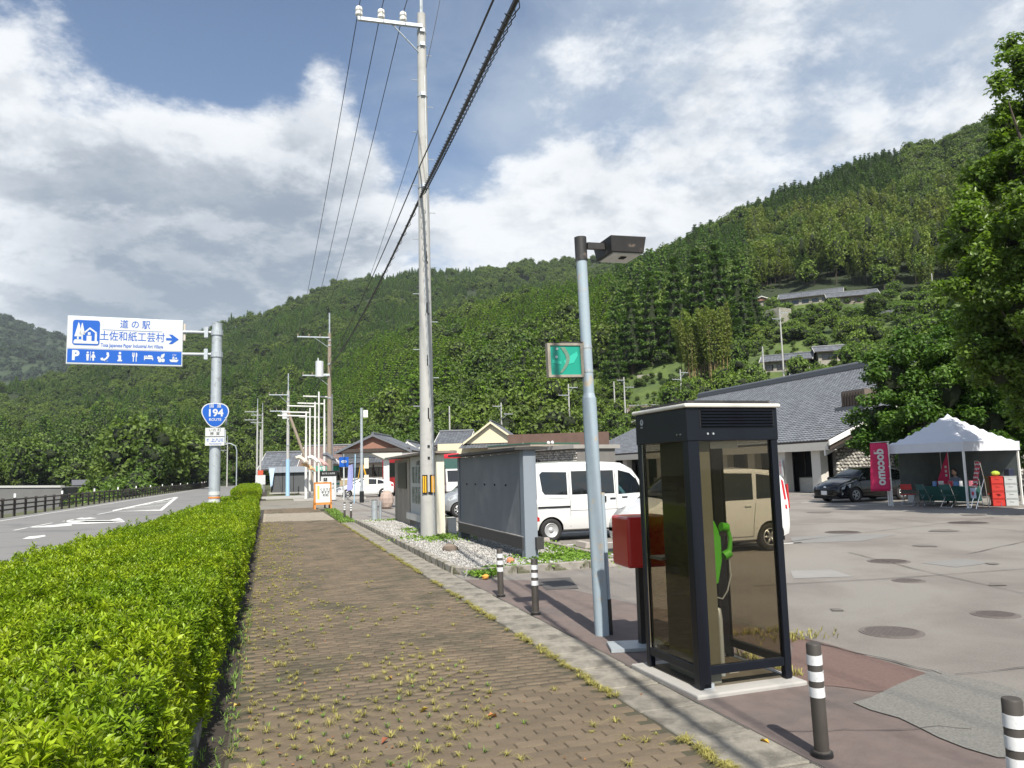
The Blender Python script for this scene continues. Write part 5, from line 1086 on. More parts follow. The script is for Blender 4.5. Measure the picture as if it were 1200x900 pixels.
ic(-.20, [disc(0, .12, .045), [(-.07, .05), (.045, .05), (.045, -.10), (.08, -.10), (.08, -.15), (-.08, -.15), (-.08, -.10), (-.045, -.10), (-.045, .01), (-.07, .01)]])
ic(.32, [[(-.07, -.15), (-.035, -.15), (-.035, .0), (-.01, .03), (-.01, .15), (-.03, .15), (-.035, .05), (-.045, .05), (-.045, .15), (-.06, .15), (-.06, .05), (-.07, .05), (-.075, .15), (-.095, .15), (-.095, .03), (-.07, 0)], [(.03, -.15), (.06, -.15), (.06, 0), (.08, .02), (.08, .12), (.05, .15), (.03, .15)]])
ic(.80, [[(-.16, -.09), (-.13, -.09), (-.13, -.05), (.13, -.05), (.13, -.09), (.16, -.09), (.16, .0), (-.13, 0), (-.13, .06), (-.16, .06)], [(-.05, .01), (.15, .01), (.12, .07), (-.02, .08)], disc(-.09, .035, .03)])
ic(1.25, [disc(-.05, -.08, .07), disc(.06, -.08, .065), disc(-.10, .0, .05), [(-.02, .0), (.03, .12), (.12, .15), (.10, .05), (.05, -.0)], [(-.04, -.01), (.0, .12), (.02, .1), (.0, -.01)]])
ic(1.70, [[(-.17, -.05), (.17, -.05), (.11, -.13), (-.11, -.13)], disc(-.02, .02, .035), disc(.08, .0, .03), [(-.07, -.04), (.04, -.04), (.0, .02), (-.04, .02)]]+[[(-.05+.05*k, .08), (-.035+.05*k, .08), (-.025+.05*k, .14), (-.04+.05*k, .14)] for k in range(3)])
for z in (D(230, 388, 27.5).z, D(230, 414, 27.5).z):
    a = MB().cyl((xR-.15, 0, z), (0, 0, z+.01), .055, n=10).build('support_arm', mt_galv, sg, True); MB().box(-.34, 0, z, .12, .25, .36).build('clamp', mt_galv, a); MB().cyl((0, 0, z-.09), (0, 0, z+.09), .20, n=16).build('collar', mt_galv, a)
MB().bb(xR-.02, xR+.06, .0, .12, zb+.9, zt-.1).build('panel_rib', mat('rib_beige', (.5, .45, .4), .8), sg)
zr_ = D(250, 486, 27.5).z
sh = []
for k in range(37):
    a = 2*math.pi*k/36+math.pi/2; r_ = .42*(1+.10*math.cos(3*(a+math.pi/2))); sh.append((r_*math.cos(a), r_*math.sin(a)*.98))
sh = sh[:-1]
rs = MB().prism([(x*1.0, -.22, z) for x, z in sh], (0, -.02, 0)).build('route_shield', mt_signw, sg, loc=(0, 0, zr_+.02)); MB().prism([(x*.92, -.242, z*.92) for x, z in sh], (0, -.006, 0)).build('blue_field', mt_blue, rs)
text('国  道', .15, mt_signw, rs, (0, -.25, .27), TR, bold=.001); text('194', .34, mt_signw, rs, (0, -.25, .03), TR, bold=.010); text('ROUTE', .12, mt_signw, rs, (0, -.25, -.19), TR, bold=.002)
b1 = MB().bb(-.30, .30, -.24, -.22, zr_-.72, zr_-.44).build('lower_plate', mt_signw, sg); text('いの 町\n勝  賀', .12, mat('sign_black', (.02, .02, .025), .5), b1, (0, -.243, zr_-.58), TR)
b2 = MB().bb(-.30, .30, -.24, -.22, zr_-1.03, zr_-.75).build('lower_plate', mt_signw, sg); text('↑ 上八川', .13, mt_blue, b2, (.0, -.243, zr_-.86), TR, bold=.003); text('Kamiyakawa', .075, mt_blue, b2, (.02, -.243, zr_-.97), TR)
MB().bb(-.06, .34, -.2, .0, zr_-.95, zr_-.5).build('bracket', mt_galv, sg); MB().cyl((.3, .0, zr_-.1), (.36, .0, zr_-.1), .25, n=16).build('side_disc', mt_galv, sg)

# ------------------------------------------------------------------ striped bollards
mt_pipe = mat('bollard_brown', (.055, .048, .042), .5, var=.25, vs=8); mt_tape = mat('bollard_tape', (.66, .67, .68), .35, var=.25, vs=14, col2=(.35, .35, .35), c2=(.55, .7), c2s=12)
def bollard_proto():
    o = empty('striped_bollard', (0, 0, 0), 0, '', 'bollard', 'striped bollards along the path'); MB().lathe([(0, .7), (.038, .7), (.042, .69), (.042, .04), (.05, .035), (.056, .0), (0, 0)], 20).build('tube', mt_pipe, o, True)
    for z in (.60, .50, .40): MB().lathe([(.0425, z-.03), (.0445, z-.03), (.0445, z+.03), (.0425, z+.03)], 20).build('reflective_band', mt_tape, o, True)
    MB().lathe([(.05, .03), (.06, .028), (.062, .0)], 20).build('base_ring', mt_black, o); return o
bp_ = bollard_proto()
bl = [(3.09, 3.95, 'striped brown bollard tilted slightly right of the phone booth', -2.4), (3.14, 2.72, 'striped bollard cut off by the lower right corner', -1), (3.03, 8.86, 'striped bollard on red asphalt nearest left of the lamp post', 0), (3.03, 10.3, 'striped bollard at the corner of the gravel bed', -1), (2.87, 31.4, 'left of the two far bollards past the gravel bed', 0), (3.04, 30.6, 'right of the two far bollards past the gravel bed', 0), (2.85, 42.4, 'tiny striped bollard left in front of the orange sign stand', 0), (3.1, 42.1, 'tiny striped bollard right in front of the orange sign stand', 0)]
for i, (x, y, lb, tilt) in enumerate(bl):
    o = bp_ if i == 0 else copy_tree(bp_); o.location = (x, y, .004); o['label'] = lb; o.rotation_euler = (0, R(tilt), random.random()); o.scale = (1, 1, .92)
q = G(439, 612); o = empty('silver_bollard', (q.x, q.y, 0), 0, 'short stout silver bollard left of the wooden notice board', 'bollard'); MB().cyl((0, 0, 0), (0, 0, .78), .11, n=16).build('tube', mt_galv, o, True); MB().cyl((.22, .1, 0), (.22, .1, .74), .05, n=10).build('side_post', mt_galv, o, True); MB().cyl((0, 0, .78), (0, 0, .8), .112, n=16).build('cap', mt_chrome, o)

# ------------------------------------------------------------------ lamp post with green sign
lp_ = empty('lamp_post', (3.28, 7.5, 0), 0, 'weathered blue-grey lamp post with black box head and green square sign', 'lamp post')
mt_lamp = mat('lamp_post_paint', (.30, .37, .42), .55, var=.12, vs=4, col2=(.40, .36, .29), c2=(.56, .66), c2s=6, bump=.15, bs=25); mt_lblk = mat('lamp_head_paint', (.028, .027, .027), .55, var=.5, vs=9, col2=(.14, .11, .09), c2=(.56, .7), c2s=8)
MB().cyl((0, 0, -.05), (-.0, 0, 2.45), .075, n=20).build('lower_post', mt_lamp, lp_, True); MB().cyl((0, 0, 2.42), (0, 0, 2.50), .075, .058, n=20).build('reducer', mt_lamp, lp_, True); MB().cyl((0, 0, 2.5), (0, 0, 4.0), .058, n=20).build('upper_post', mt_lamp, lp_, True)
MB().cyl((0, 0, 3.94), (0, 0, 4.20), .066, n=20).build('post_cap', mt_lblk, lp_, True); MB().cyl((.085, -.02, .05), (.085, -.02, 1.45), .022, n=8).build('conduit', mt_lamp, lp_, True); MB().cyl((.085, -.02, -.0), (.085, -.02, .36), .028, n=8).build('conduit_foot', mt_black, lp_, True)
ha = R(-12); hd = empty('h', (0, 0, 0)); bpy.data.objects.remove(hd)
MB().box(.20, -.03, 4.10, .28, .05, .07, rz=0).build('arm', mt_lblk, lp_)
hx = MB(); hx.cur = 0; c0 = (.40, .90, 4.02, 4.25)
hx.add([(.27, -.20, 4.00), (.65, -.20, 4.00), (.65, .20, 4.00), (.27, .20, 4.00), (.25, -.24, 4.17), (.67, -.24, 4.17), (.67, .24, 4.17), (.25, .24, 4.17)], [(4, 5, 6, 7), (0, 1, 5, 4), (1, 2, 6, 5), (2, 3, 7, 6), (3, 0, 4, 7), (0, 3, 2, 1)]); hb = hx.build('lamp_head', mt_lblk, lp_, bev=.008)
MB().bb(.295, .625, -.175, .175, 3.985, 4.002).build('lens', mat('lamp_lens', (.42, .42, .38), .3, var=.3, vs=14), hb); MB().bb(.44, .50, -.08, .0, 3.975, 3.986).build('bulb_socket', mt_dark, hb)
mt_teal = mat('teal_sign', (.01, .27, .19), .3, var=.06); gs_ = empty('x', (0, 0, 0)); bpy.data.objects.remove(gs_)
zs0, zs1 = V0 = (2.67, 3.03)
sq = MB(); 
for a in ((-.46, -.06, zs0, zs0+.025), (-.46, -.06, zs1-.025, zs1), (-.46, -.43, zs0+.025, zs1-.025), (-.09, -.06, zs0+.025, zs1-.025)): sq.bb(a[0], a[1], -.05, .02, a[2], a[3])
so = sq.build('sign_frame', mat('sign_frame_rust', (.30, .27, .22), .8, .2, var=.5, vs=18), lp_); face = MB().bb(-.432, -.088, -.038, .01, zs0+.024, zs1-.024).build('sign_face', mt_teal, so)
MB().bb(-.30, -.05, -.03, .0, zs1+.004, zs1+.018).build('sign_hanger', mt_lblk, lp_); MB().cyl((0, 0, 2.98), (0, 0, 3.01), .062, n=16).build('clamp', mt_galv, lp_); MB().cyl((0, 0, 2.72), (0, 0, 2.75), .062, n=16).build('clamp', mt_galv, lp_)
for x in (-.34, -.34): pass
ml_ = mat('teal_light', (.03, .42, .30), .35); md_ = mat('sign_dirt', (.12, .20, .15), .8, var=.5, vs=40)
def on(poly, m, y=-.0395): MB().prism([(x, y, z) for x, z in poly], (0, -.002, 0)).build('sign_mark', m, so)
on(disc(-.352, zs1-.06, .014), mt_signw); on(disc(-.362, zs1-.145, .014), mt_signw)
on([(-.41, zs0+.185), (-.31, zs0+.165), (-.31, zs0+.135), (-.41, zs0+.15)], ml_); on([(-.27, zs0+.13), (-.17, zs0+.15), (-.12, zs0+.23), (-.13, zs0+.27), (-.20, zs0+.23), (-.28, zs0+.17)], ml_)
on([(-.315+.06*math.sin(k*.35), zs1-.045-.027*k) for k in range(11)]+[(-.265+.06*math.sin(k*.35)-.02*(k/10), zs1-.045-.027*k) for k in range(10, -1, -1)], md_, -.042)

# ------------------------------------------------------------------ phone booth
bx, by = 3.085, 5.27; BW, BD = .83, .82
bo = empty('phone_booth', (bx, by, -.035), R(1.5), 'dark navy telephone booth with bronze tinted glass on a concrete plinth', 'phone booth')
mt_navy = mat('booth_frame', (.006, .008, .013), .35, var=.15, spec=.3); mt_glass = glassmat('bronze_glass', (.72, .69, .63)); mt_glass2 = glassmat('bronze_glass_two', (.83, .80, .73)); mt_capw = mat('booth_cap', (.62, .60, .54), .5, var=.1)
mt_olive = mat('olive_panel', (.12, .12, .095), .6, var=.08)
MB().bb(-.09, BW+.06, -.10, BD+.12, -.05, .07).build('plinth', mt_conc, bo, bev=.012)
zt_ = 2.22; zh = 1.98; zl = .16; f_ = .065
for (x, y, w_, d_) in ((0, 0, .10, .085), (BW-.06, 0, .06, .06), (0, BD-.055, .055, .055), (BW-.055, BD-.055, .055, .055)):
    MB().bb(x, x+w_, y, y+d_, .075, 2.0).build('corner_post', mt_navy, bo, bev=.006)
MB().bb(.0, .045, -.0, .045, .07, .08)
for (x0, x1, y0, y1) in ((.10, BW-.06, .008, .05), (.10, BW-.06, BD-.05, BD-.008), (.006, .045, .085, BD-.055), (BW-.045, BW-.006, .06, BD-.055)):
    MB().bb(x0, x1, y0, y1, .17, .235).build('bottom_rail', mt_navy, bo, bev=.004)
hdr = MB().bb(-.006, BW+.006, -.006, BD+.006, 1.93, 2.19).build('header', mt_navy, bo, bev=.006)
for k in range(6): MB().prism([(.12, -.022, 2.045+k*.024), (.12, -.004, 2.045+k*.024), (.12, -.004, 2.062+k*.024)], (BW-.16, 0, 0)).build('louver', mt_navy, hdr)
MB().bb(.11, BW-.03, -.0085, -.0065, 2.035, 2.19).build('louver_recess', mt_dark, hdr)
MB().prism([(-.03, -.03, 2.19), (BW+.03, -.03, 2.19), (BW+.03, BD+.03, 2.19), (-.03, BD+.03, 2.19)], (0, 0, .032)).build('roof_cap', mt_capw, bo, bev=.012); MB().bb(.03, BW-.03, .03, BD-.03, 2.222, 2.25).build('roof_top', mt_lblk, bo)
for (x, z) in ((.175, 1.985), (.225, 1.985)): MB().cyl((x, -.012, z), (x, -.006, z), .009, n=10).build('screw', mt_chrome, hdr)
for (y, z) in ((.09, 1.985), (.14, 1.985)): MB().cyl((-.012, y, z), (-.006, y, z), .008, n=10).build('screw', mt_chrome, hdr)
em = MB().lathe([(.020, -.009), (.026, -.009), (.026, -.0065), (.020, -.0065)], 20, (0, 0, 0), 'Y'); eo = em.build('emblem', mt_signw, hdr, loc=(-.0, BD-.11, 2.12)); eo.rotation_euler = (0, 0, R(-90))
MB().tube([(-.008, BD-.11+.012*math.sin(t), 2.12+.016*math.cos(t)) for t in np.linspace(.4, 5.5, 12)], .003, 5).build('emblem', mt_signw, hdr); text('NTT', .022, mt_signw, hdr, (-.0075, BD-.11, 2.075), (R(90), 0, R(-90)), 'emblem')
# glass: front, left, rear and right sides
MB().bb(.10, BW-.06, .022, .028, .235, 1.93).build('glass_pane', mt_glass2, bo); MB().bb(.018, .024, .085, BD-.055, .235, 1.93).build('glass_pane', mt_glass, bo)
MB().bb(.055, BW-.055, BD-.03, BD-.024, .235, 1.93).build('glass_pane', mt_glass2, bo); MB().bb(BW-.03, BW-.024, .06, BD-.055, .235, 1.93).build('glass_pane', mt_glass, bo)
MB().bb(.008, .014, BD-.075, BD-.055, .235, 1.93).build('chrome_strip', mt_chrome, bo)
# rear: wide dark door jamb, inner rails
for (x0, x1) in ((.585, .675), (.685, .775)): MB().bb(x0, x1, BD-.09, BD-.01, .12, 1.93).build('door_stile', mt_navy, bo, bev=.004)
for k in range(16): MB().bb(.655, .661, BD-.096, BD-.09, .35+k*.08, .38+k*.08).build('hinge_rivet', mt_galv, bo)
MB().bb(.10, BW-.06, .06, .075, .20, .215); MB().bb(.674, .686, BD-.07, BD-.03, .2, 1.93).build('door_gap', mt_dark, bo)
MB().bb(.105, .235, .07, .62, .08, 1.93).build('phone_panel', mt_olive, bo, bev=.005)
MB().bb(.24, .50, .50, .56, 1.60, 1.90).build('header_box', mt_olive, bo)
MB().bb(.245, .50, .07, .075, 1.87, 1.925).build('sticker', mt_signw, bo)
nt_ = MB().prism([(.25, .58, 1.48), (.50, .58, 1.48), (.50, .58, 1.84), (.33, .58, 1.84), (.25, .58, 1.72)], (0, .004, 0)).build('notice', mat('beige_notice', (.20, .19, .155), .8), bo)
MB().prism([(.04, .56, .99), (.26, .64, .99), (.26, .76, .99), (.04, .76, .99)], (0, 0, -.025)).build('x', mt_galv, bo).name = 'inner_shelf'
ph = MB().prism([(.235, .20, .80), (.34, .20, .80), (.385, .20, .98), (.385, .20, 1.18), (.33, .20, 1.30), (.235, .20, 1.30)], (0, .26, 0)).build('telephone', mat('phone_green', (.07, .36, .02), .35, var=.05), bo, bev=.012, label='vivid green public telephone on the inner panel')
hs = MB(); hs.tube([(.45, .22, 1.03), (.47, .215, 1.07), (.475, .21, 1.15), (.46, .215, 1.21), (.44, .22, 1.24)], [.028, .02, .018, .02, .028], 10); hs.cyl((.40, .22, 1.245), (.46, .22, 1.235), .036, n=14); hs.cyl((.41, .22, 1.01), (.47, .22, 1.035), .036, n=14); hs.build('handset', MATS['phone_green'], ph, True)
MB().box(.40, .22, 1.19, .07, .04, .035).build('cradle', mt_black, ph); MB().box(.387, .33, 1.12, .012, .16, .10).build('keypad', mt_galv, ph)
for j in range(4):
    for k in range(3): MB().box(.395, .29+k*.04, 1.09+j*.024, .008, .018, .014).build('key', mt_signw, ph)
MB().tube([(.46, .22, 1.0), (.47, .22, .86), (.43, .22, .74), (.38, .22, .68), (.31, .22, .70), (.27, .22, .82)], .006, 6).build('cord', mt_galv, ph, True)
st = MB(); st.tube([(.25, .42, .60), (.34, .30, .60), (.37, .27, .585), (.37, .26, .52), (.37, .26, .08)], .022, 10); st.build('support_rail', mt_galv, bo, True)
MB().bb(.46, .55, .30, .38, .075, .09).build('floor_plate', mt_conc, bo); MB().bb(.03, .12, .0, .09, .072, .11).build('foot_plate', mt_galv, bo)
MB().bb(.02, BW-.02, .06, BD-.02, .07, .078).build('floor', mat('booth_floor', (.10, .085, .06), .9, var=.4, vs=6), bo)
# ------------------------------------------------------------------ red post box
pb = empty('red_mailbox', (3.36, 6.85, 0), R(-4), 'red square post box on a black post behind the phone booth', 'mailbox')
MB().bb(-.12, .33, -.16, .27, .76, 1.24).build('box', mat('mailbox_red', (.40, .010, .012), .28, var=.08, coat=.3), pb, bev=.025); MB().bb(.03, .11, -.02, .06, .0, .76).build('post', mt_black, pb)
MB().prism([(-.32, -.14, .008), (.22, -.22, .008), (.26, .12, .008), (-.24, .20, .008)], (0, 0, .03)).build('base_plate', mt_galv, pb); MB().bb(-.201, -.16, .2, .28, 1.0, 1.1); MB().bb(.1, .2, .265, .28, 1.05, 1.1).build('mail_slot', mt_dark, pb)

lp_.rotation_euler = (0, R(-1.1), 0)
# ------------------------------------------------------------------ grey board and notice boards
mt_bgrey = mat('board_grey', (.135, .152, .172), .6, var=.18, vs=2.5, bump=.1, bs=12, col2=(.175, .188, .205), c2s=1.2); mt_bdk = mat('board_base', (.035, .034, .033), .7, var=.3)
gb_ = empty('grey_board', (4.56, 13.72, .07), 0, 'large slate grey sign board seen from behind in the gravel bed', 'notice board')
MB().bb(-.01, .14, .22, 5.1, .34, 1.98).build('panel', mt_bgrey, gb_); MB().bb(-.03, .22, 0, .22, -.05, 2.02).build('end_post', mat('board_post', (.20, .23, .265), .6, var=.1), gb_, bev=.006); MB().bb(-.03, .22, 5.1, 5.3, -.05, 2.0).build('end_post', mt_bgrey, gb_)
MB().bb(-.06, .04, .1, 5.2, .18, .40).build('front_rail', mt_bdk, gb_, bev=.006); MB().bb(.16, .30, -.1, 5.2, .18, .40).build('rear_rail', mt_bdk, gb_)
MB().prism([(-.22, -.1, 2.02), (.42, -.1, 2.02), (.42, 5.5, 2.02), (-.22, 5.5, 2.02)], (0, 0, .05)).build('cap', mt_bdk, gb_)
MB().bb(-.045, .045, .1, 5.2, .401, .412).build('rail_top', mt_conc, gb_)
for k in range(5): MB().cyl((-.03, 1.2+k*.8, 1.35), (.0, 1.2+k*.8, 1.35), .02, n=8).build('bolt', mt_dark, gb_)
nb = empty('notice_board', (4.33, 20.5, .07), 0, 'white and timber notice board with rows of photo panels behind the concrete pole', 'notice board')
mt_bw = mat('board_white', (.50, .50, .47), .6, var=.08)
MB().bb(.0, .16, .4, 4.2, .25, 2.15).build('white_panel', mt_bw, nb); MB().bb(-.03, .19, 0, .4, -.05, 2.12).build('end_post', mat('board_cream', (.66, .63, .52), .6, var=.05), nb, bev=.006); MB().bb(-.14, .0, .4, 4.2, .22, .42).build('ledge', mt_bw, nb)
for k in range(6):
    y0 = 4.2+k*.50; MB().bb(-.03, .18, y0+.01, y0+.49, -.02, 2.12).build('timber_plank', mat('plank_wood', (.30, .265, .215), .8, var=.3, vs=4, objvar=.15), nb)
MB().prism([(-.35, -.2, 2.16), (.5, -.2, 2.16), (.5, 7.5, 2.16), (-.35, 7.5, 2.16)], (0, 0, .06)).build('roof', mt_wood, nb)
dp = MB().bb(-.06, -.03, 4.7, 6.4, 1.15, 2.0).build('dark_plaque', mt_black, nb); text('くらうど', .26, mat('faint_grey', (.16, .16, .16), .6), dp, (-.062, 5.5, 1.65), (R(90), 0, R(-90)))
tt = text('いの町紙のまち', .20, mt_black, nb, (-.003, 2.45, 1.93), (R(90), 0, R(-90)), 'title')
for j in range(2):
    for k in range(6): y0 = 1.0+k*.5; MB().bb(-.02, .0, y0, y0+.30, .72+j*.62, 1.22+j*.62).build('photo_panel', mat('photo_panel', (.10, .13, .11), .4, var=.6, vs=6, col2=(.3, .33, .3), c2=(.45, .6), c2s=5), nb)
MB().bb(.30, .52, .1, .45, .0, .42).build('side_block', mt_bw, nb)
rk = MB().ell((0, 0, 0), (.17, .13, .10), 9, 6, .12).build('garden_stone', mat('stone_brown', (.20, .16, .13), .9, bump=.5), None, True, (3.62, 16.0, .13)); tag(rk, 'brown rounded stone on the gravel below the concrete pole', 'stone')
rk = MB().ell((0, 0, 0), (.07, .06, .06), 8, 5, .2).build('brick_chip', mat('brick_orange', (.5, .2, .10), .9), None, False, (4.1, 13.3, .12)); tag(rk, 'small orange broken brick lying on the gravel edge', 'stone')
rk = MB().ell((0, 0, 0), (.06, .05, .04), 8, 5, .2).build('orange_leaf', mat('leaf_orange', (.65, .32, .06), .9), None, False, (3.28, 12.0, .05)); tag(rk, 'amber dried leaf by the weeds at the bed corner', 'leaf')
# ------------------------------------------------------------------ vehicles
def lerp_st(st, x):
    xs_ = [a[0] for a in st]; return [float(np.interp(x, xs_, [a[k] for a in st])) for k in range(1, 6)]
def section(v, sill=.10):
    zlo, zsh, ztop, w_, wt = v; h = ztop-zsh
    if h < .06: return [(w_*.80, zlo), (w_*.94, zlo+.04), (w_, zlo+sill+.10), (w_*1.0, (zlo+zsh)/2), (w_*.985, zsh-.07), (w_*.93, zsh-.01), (wt*.80, ztop), (wt*.4, ztop+.012), (0, ztop+.018)]
    return [(w_*.80, zlo), (w_*.94, zlo+.04), (w_, zlo+sill+.10), (w_*1.0, (zlo+zsh)/2), (w_*.985, zsh-.03), (w_*.965, zsh+.02), (wt*1.0, ztop-.07), (wt*.90, ztop-.015), (0, ztop+.02)]
def side_y(st, x, z):
    sc_ = section(lerp_st(st, x)); zs = [p[1] for p in sc_]; ys_ = [p[0] for p in sc_]
    for k in range(len(sc_)-1):
        if zs[k] <= z <= zs[k+1]: t = (z-zs[k])/max(1e-6, zs[k+1]-zs[k]); return ys_[k]+(ys_[k+1]-ys_[k])*t
    return ys_[-3]
WHEEL = {}
def wheel_mesh(r, w_, rim, spokes, steel):
    key = (r, w_, rim, spokes, steel)
    if key in WHEEL: return WHEEL[key]
    t = MB().lathe([(rim, -w_/2), (r*.93, -w_/2), (r, -w_/2+.025), (r, w_/2-.025), (r*.93, w_/2), (rim+.015, w_/2), (rim, w_/2-.02)], 28, ax='Y').mesh('tyre', mt_rubber, True)
    b = MB()
    if steel:
        b.lathe([(0, w_/2-.02), (.05, w_/2-.015), (.055, w_/2-.035), (rim*.55, w_/2-.03), (rim*.62, w_/2-.015), (rim*.82, w_/2-.03), (rim*.9, w_/2-.01), (rim, w_/2+.002), (rim, -w_/2)], 28, ax='Y')
    else:
        b.lathe([(rim*.9, w_/2-.012), (rim, w_/2+.003), (rim, -w_/2), (rim*.95, -w_/2), (rim*.9, w_/2-.03)], 28, ax='Y'); b.lathe([(0, w_/2-.008), (rim*.24, w_/2-.015), (rim*.24, w_/2-.06)], 14, ax='Y')
        for k in range(spokes):
            a = 6.283*k/spokes; b.prism([(rim*.12*math.cos(a)-rim*.13*math.sin(a), w_/2-.035, rim*.12*math.sin(a)+rim*.13*math.cos(a)), (rim*.93*math.cos(a)-rim*.09*math.sin(a), w_/2-.045, rim*.93*math.sin(a)+rim*.09*math.cos(a)), (rim*.93*math.cos(a)+rim*.09*math.sin(a), w_/2-.045, rim*.93*math.sin(a)-rim*.09*math.cos(a)), (rim*.12*math.cos(a)+rim*.13*math.sin(a), w_/2-.035, rim*.12*math.sin(a)-rim*.13*math.cos(a))], (0, .03, 0))
    rm = b.mesh('rim', mt_alloy if not steel else mat('steel_wheel', (.50, .51, .52), .45, .5, var=.1), True)
    bk = MB().cyl((0, -w_/2+.01, 0), (0, w_/2-.07, 0), rim, n=20).mesh('brake_disc', mt_dark)
    WHEEL[key] = (t, rm, bk); return WHEEL[key]
def car(name, label, cat, loc, rz, paint, st, wheels, wr, windows, fglass, rglass, W, lights=(), group=None, spokes=5, steel=False, plate=None, rplate=None, tail=None, handles=(), doors=(), mirror=None, trim=None, cabin=None):
    o = empty(name, loc, rz, label, cat, group)
    b = MB(); rowsn = []
    for s_ in st:
        sc_ = section(s_[1:]); full = [(-y, z) for y, z in sc_]+[(y, z) for y, z in sc_[-2::-1]]; rowsn.append([(s_[0], y, z) for y, z in full])
    n = len(rowsn[0]); b.v = [p for r_ in rowsn for p in r_]
    b.f = [(j*n+i, j*n+(i+1) % n, (j+1)*n+(i+1) % n, (j+1)*n+i) for j in range(len(st)-1) for i in range(n)]
    b.f += [tuple(range(n)), tuple(range(len(st)*n-1, (len(st)-1)*n-1, -1))]; b.mi = [0]*len(b.f)
    body = b.build('body', [paint, mt_black], o, False)
    # wheel arches cut out of the body
    cb = MB()
    for wx in wheels:
        for sg_ in (-1, 1): cb.cyl((wx, sg_*(W/2-.28), wr), (wx, sg_*(W/2+.2), wr), wr+.045, n=28)
    if cabin:
        for poly in cabin: cb.prism([(x, -W, z) for x, z in poly], (0, 2*W, 0))
    cut = cb.build('cut', [mt_black], o); md = body.modifiers.new('b', 'BOOLEAN'); md.object = cut; md.operation = 'DIFFERENCE'; md.solver = 'EXACT'
    try: md.material_mode = 'TRANSFER'
    except Exception: pass
    bpy.context.view_layer.update(); me = bpy.data.meshes.new_from_object(body.evaluated_get(bpy.context.evaluated_depsgraph_get()))
    if len(me.polygons) > 20: body.modifiers.clear(); body.data = me
    body.modifiers.clear(); bpy.data.objects.remove(cut)
    me = body.data; me.polygons.foreach_set('use_smooth', [True]*len(me.polygons)); me.set_sharp_from_angle(angle=R(32)); me.name = 'body'
    t, rm, bk = wheel_mesh(wr, .18, wr*.62, spokes, steel)
    for wx in wheels:
        for sg_ in (-1, 1):
            wl = link('wheel', bk, o, (wx, sg_*(W/2-.10), wr), 0 if sg_ > 0 else math.pi); link('tyre', t, wl); link('rim', rm, wl)
            MB().lathe([(wr+.045, W/2-.002), (wr+.075, W/2+.004), (wr+.07, W/2-.03), (wr+.045, W/2-.03)], 28, (0, 0, 0), 'Y') 
    def panel(poly, nm, m, off=.006, sides=(-1, 1), th=.012):
        for sg_ in sides:
            pts = []
            for i, (x, z) in enumerate(poly):
                x2, z2 = poly[(i+1) % len(poly)]
                for t_ in (0, .5): xx, zz = x+(x2-x)*t_, z+(z2-z)*t_; pts.append((xx, sg_*(side_y(st, xx, zz)+off), zz))
            MB().prism(pts, (0, -sg_*th, 0)).build(nm, m, o)
    for wn in windows: panel(wn, 'window', mt_cardark if not (cabin and wn in cabin) else MATS['clear_tint'])
    def glass(x0, x1, nm, inset=.90, m=mt_cardark, k0=0):
        b = MB(); N_ = 7; rws = 5; vs = []
        for j in range(rws):
            x = x0+(x1-x0)*j/(rws-1); v = lerp_st(st, x); zz = v[2]; wt = v[4]
            for i in range(N_): u = -1+2*i/(N_-1); vs.append((x, u*wt*inset, zz+.028-(.035*abs(u)**3)))
        b.add(vs, [(j*N_+i, j*N_+i+1, (j+1)*N_+i+1, (j+1)*N_+i) for j in range(rws-1) for i in range(N_-1)]); go_ = b.build(nm, m, o, True, fix=True); sdm = go_.modifiers.new('s', 'SOLIDIFY'); sdm.thickness = .006
    if fglass: glass(*fglass, 'windscreen')
    if rglass: glass(*rglass, 'rear_window')
    for d in doors: # door seams
        b = MB()
        for sg_ in (-1, 1):
            for (xa, za), (xb, zb_) in zip(d, d[1:]):
                n_ = 5; q = [Vector((xa+(xb-xa)*k/n_, sg_*(side_y(st, xa+(xb-xa)*k/n_, za+(zb_-za)*k/n_)+.0015), za+(zb_-za)*k/n_)) for k in range(n_+1)]; b.tube(q, .005, 4)
        b.build('door_seam', mt_dark, o)
    for (x, z) in handles:
        for sg_ in (-1, 1): MB().box(x, sg_*(side_y(st, x, z)+.012), z, .15, .03, .03).build('door_handle', mt_black if trim == 'black' else paint, o, bev=.006)
    for (nm, poly, m) in lights: panel(poly, nm, m, .008, th=.02)
    xf = st[-1][0]; xr = st[0][0]
    if plate: MB().box(xf+.02, 0, plate[0], .015, .33, .165).build('number_plate', plate[1], o)
    if rplate: MB().box(xr-.02, 0, rplate[0], .015, .33, .165).build('number_plate', rplate[1], o)
    if tail:
        for sg_ in (-1, 1): MB().prism([(xr-.012+p[2] if len(p) > 2 else xr-.012, sg_*p[0], p[1]) for p in tail], (.03, 0, 0)).build('tail_light', mat('tail_red', (.42, .01, .012), .15, coat=.5), o)
    if mirror:
        for sg_ in (-1, 1):
            mm = MB().ell((mirror[0], sg_*(W/2+.10), mirror[1]), (.06, .11, .085), 10, 6).build('side_mirror', paint, o, True); MB().box(mirror[0], sg_*(W/2+.0), mirror[1]-.05, .04, .12, .04).build('mirror_stalk', mt_black, mm)
    MB().bb(xr+.05, xf-.05, -W/2+.20, W/2-.20, st[len(st)//2][1]-.02, st[len(st)//2][1]+.1).build('underbody', mt_dark, o)
    return o
glassmat('clear_tint', (.55, .62, .60))
mt_head = mat('headlamp', (.55, .58, .60), .08, .3, var=.3, vs=12, coat=.8); mt_amber = mat('indicator', (.6, .2, .02), .25); mt_plate = mat('plate_yellow', (.75, .60, .02), .4); mt_platew = mat('plate_white', (.7, .7, .7), .4); mt_tailr = mat('tail_red', (.42, .01, .012), .15, coat=.5)
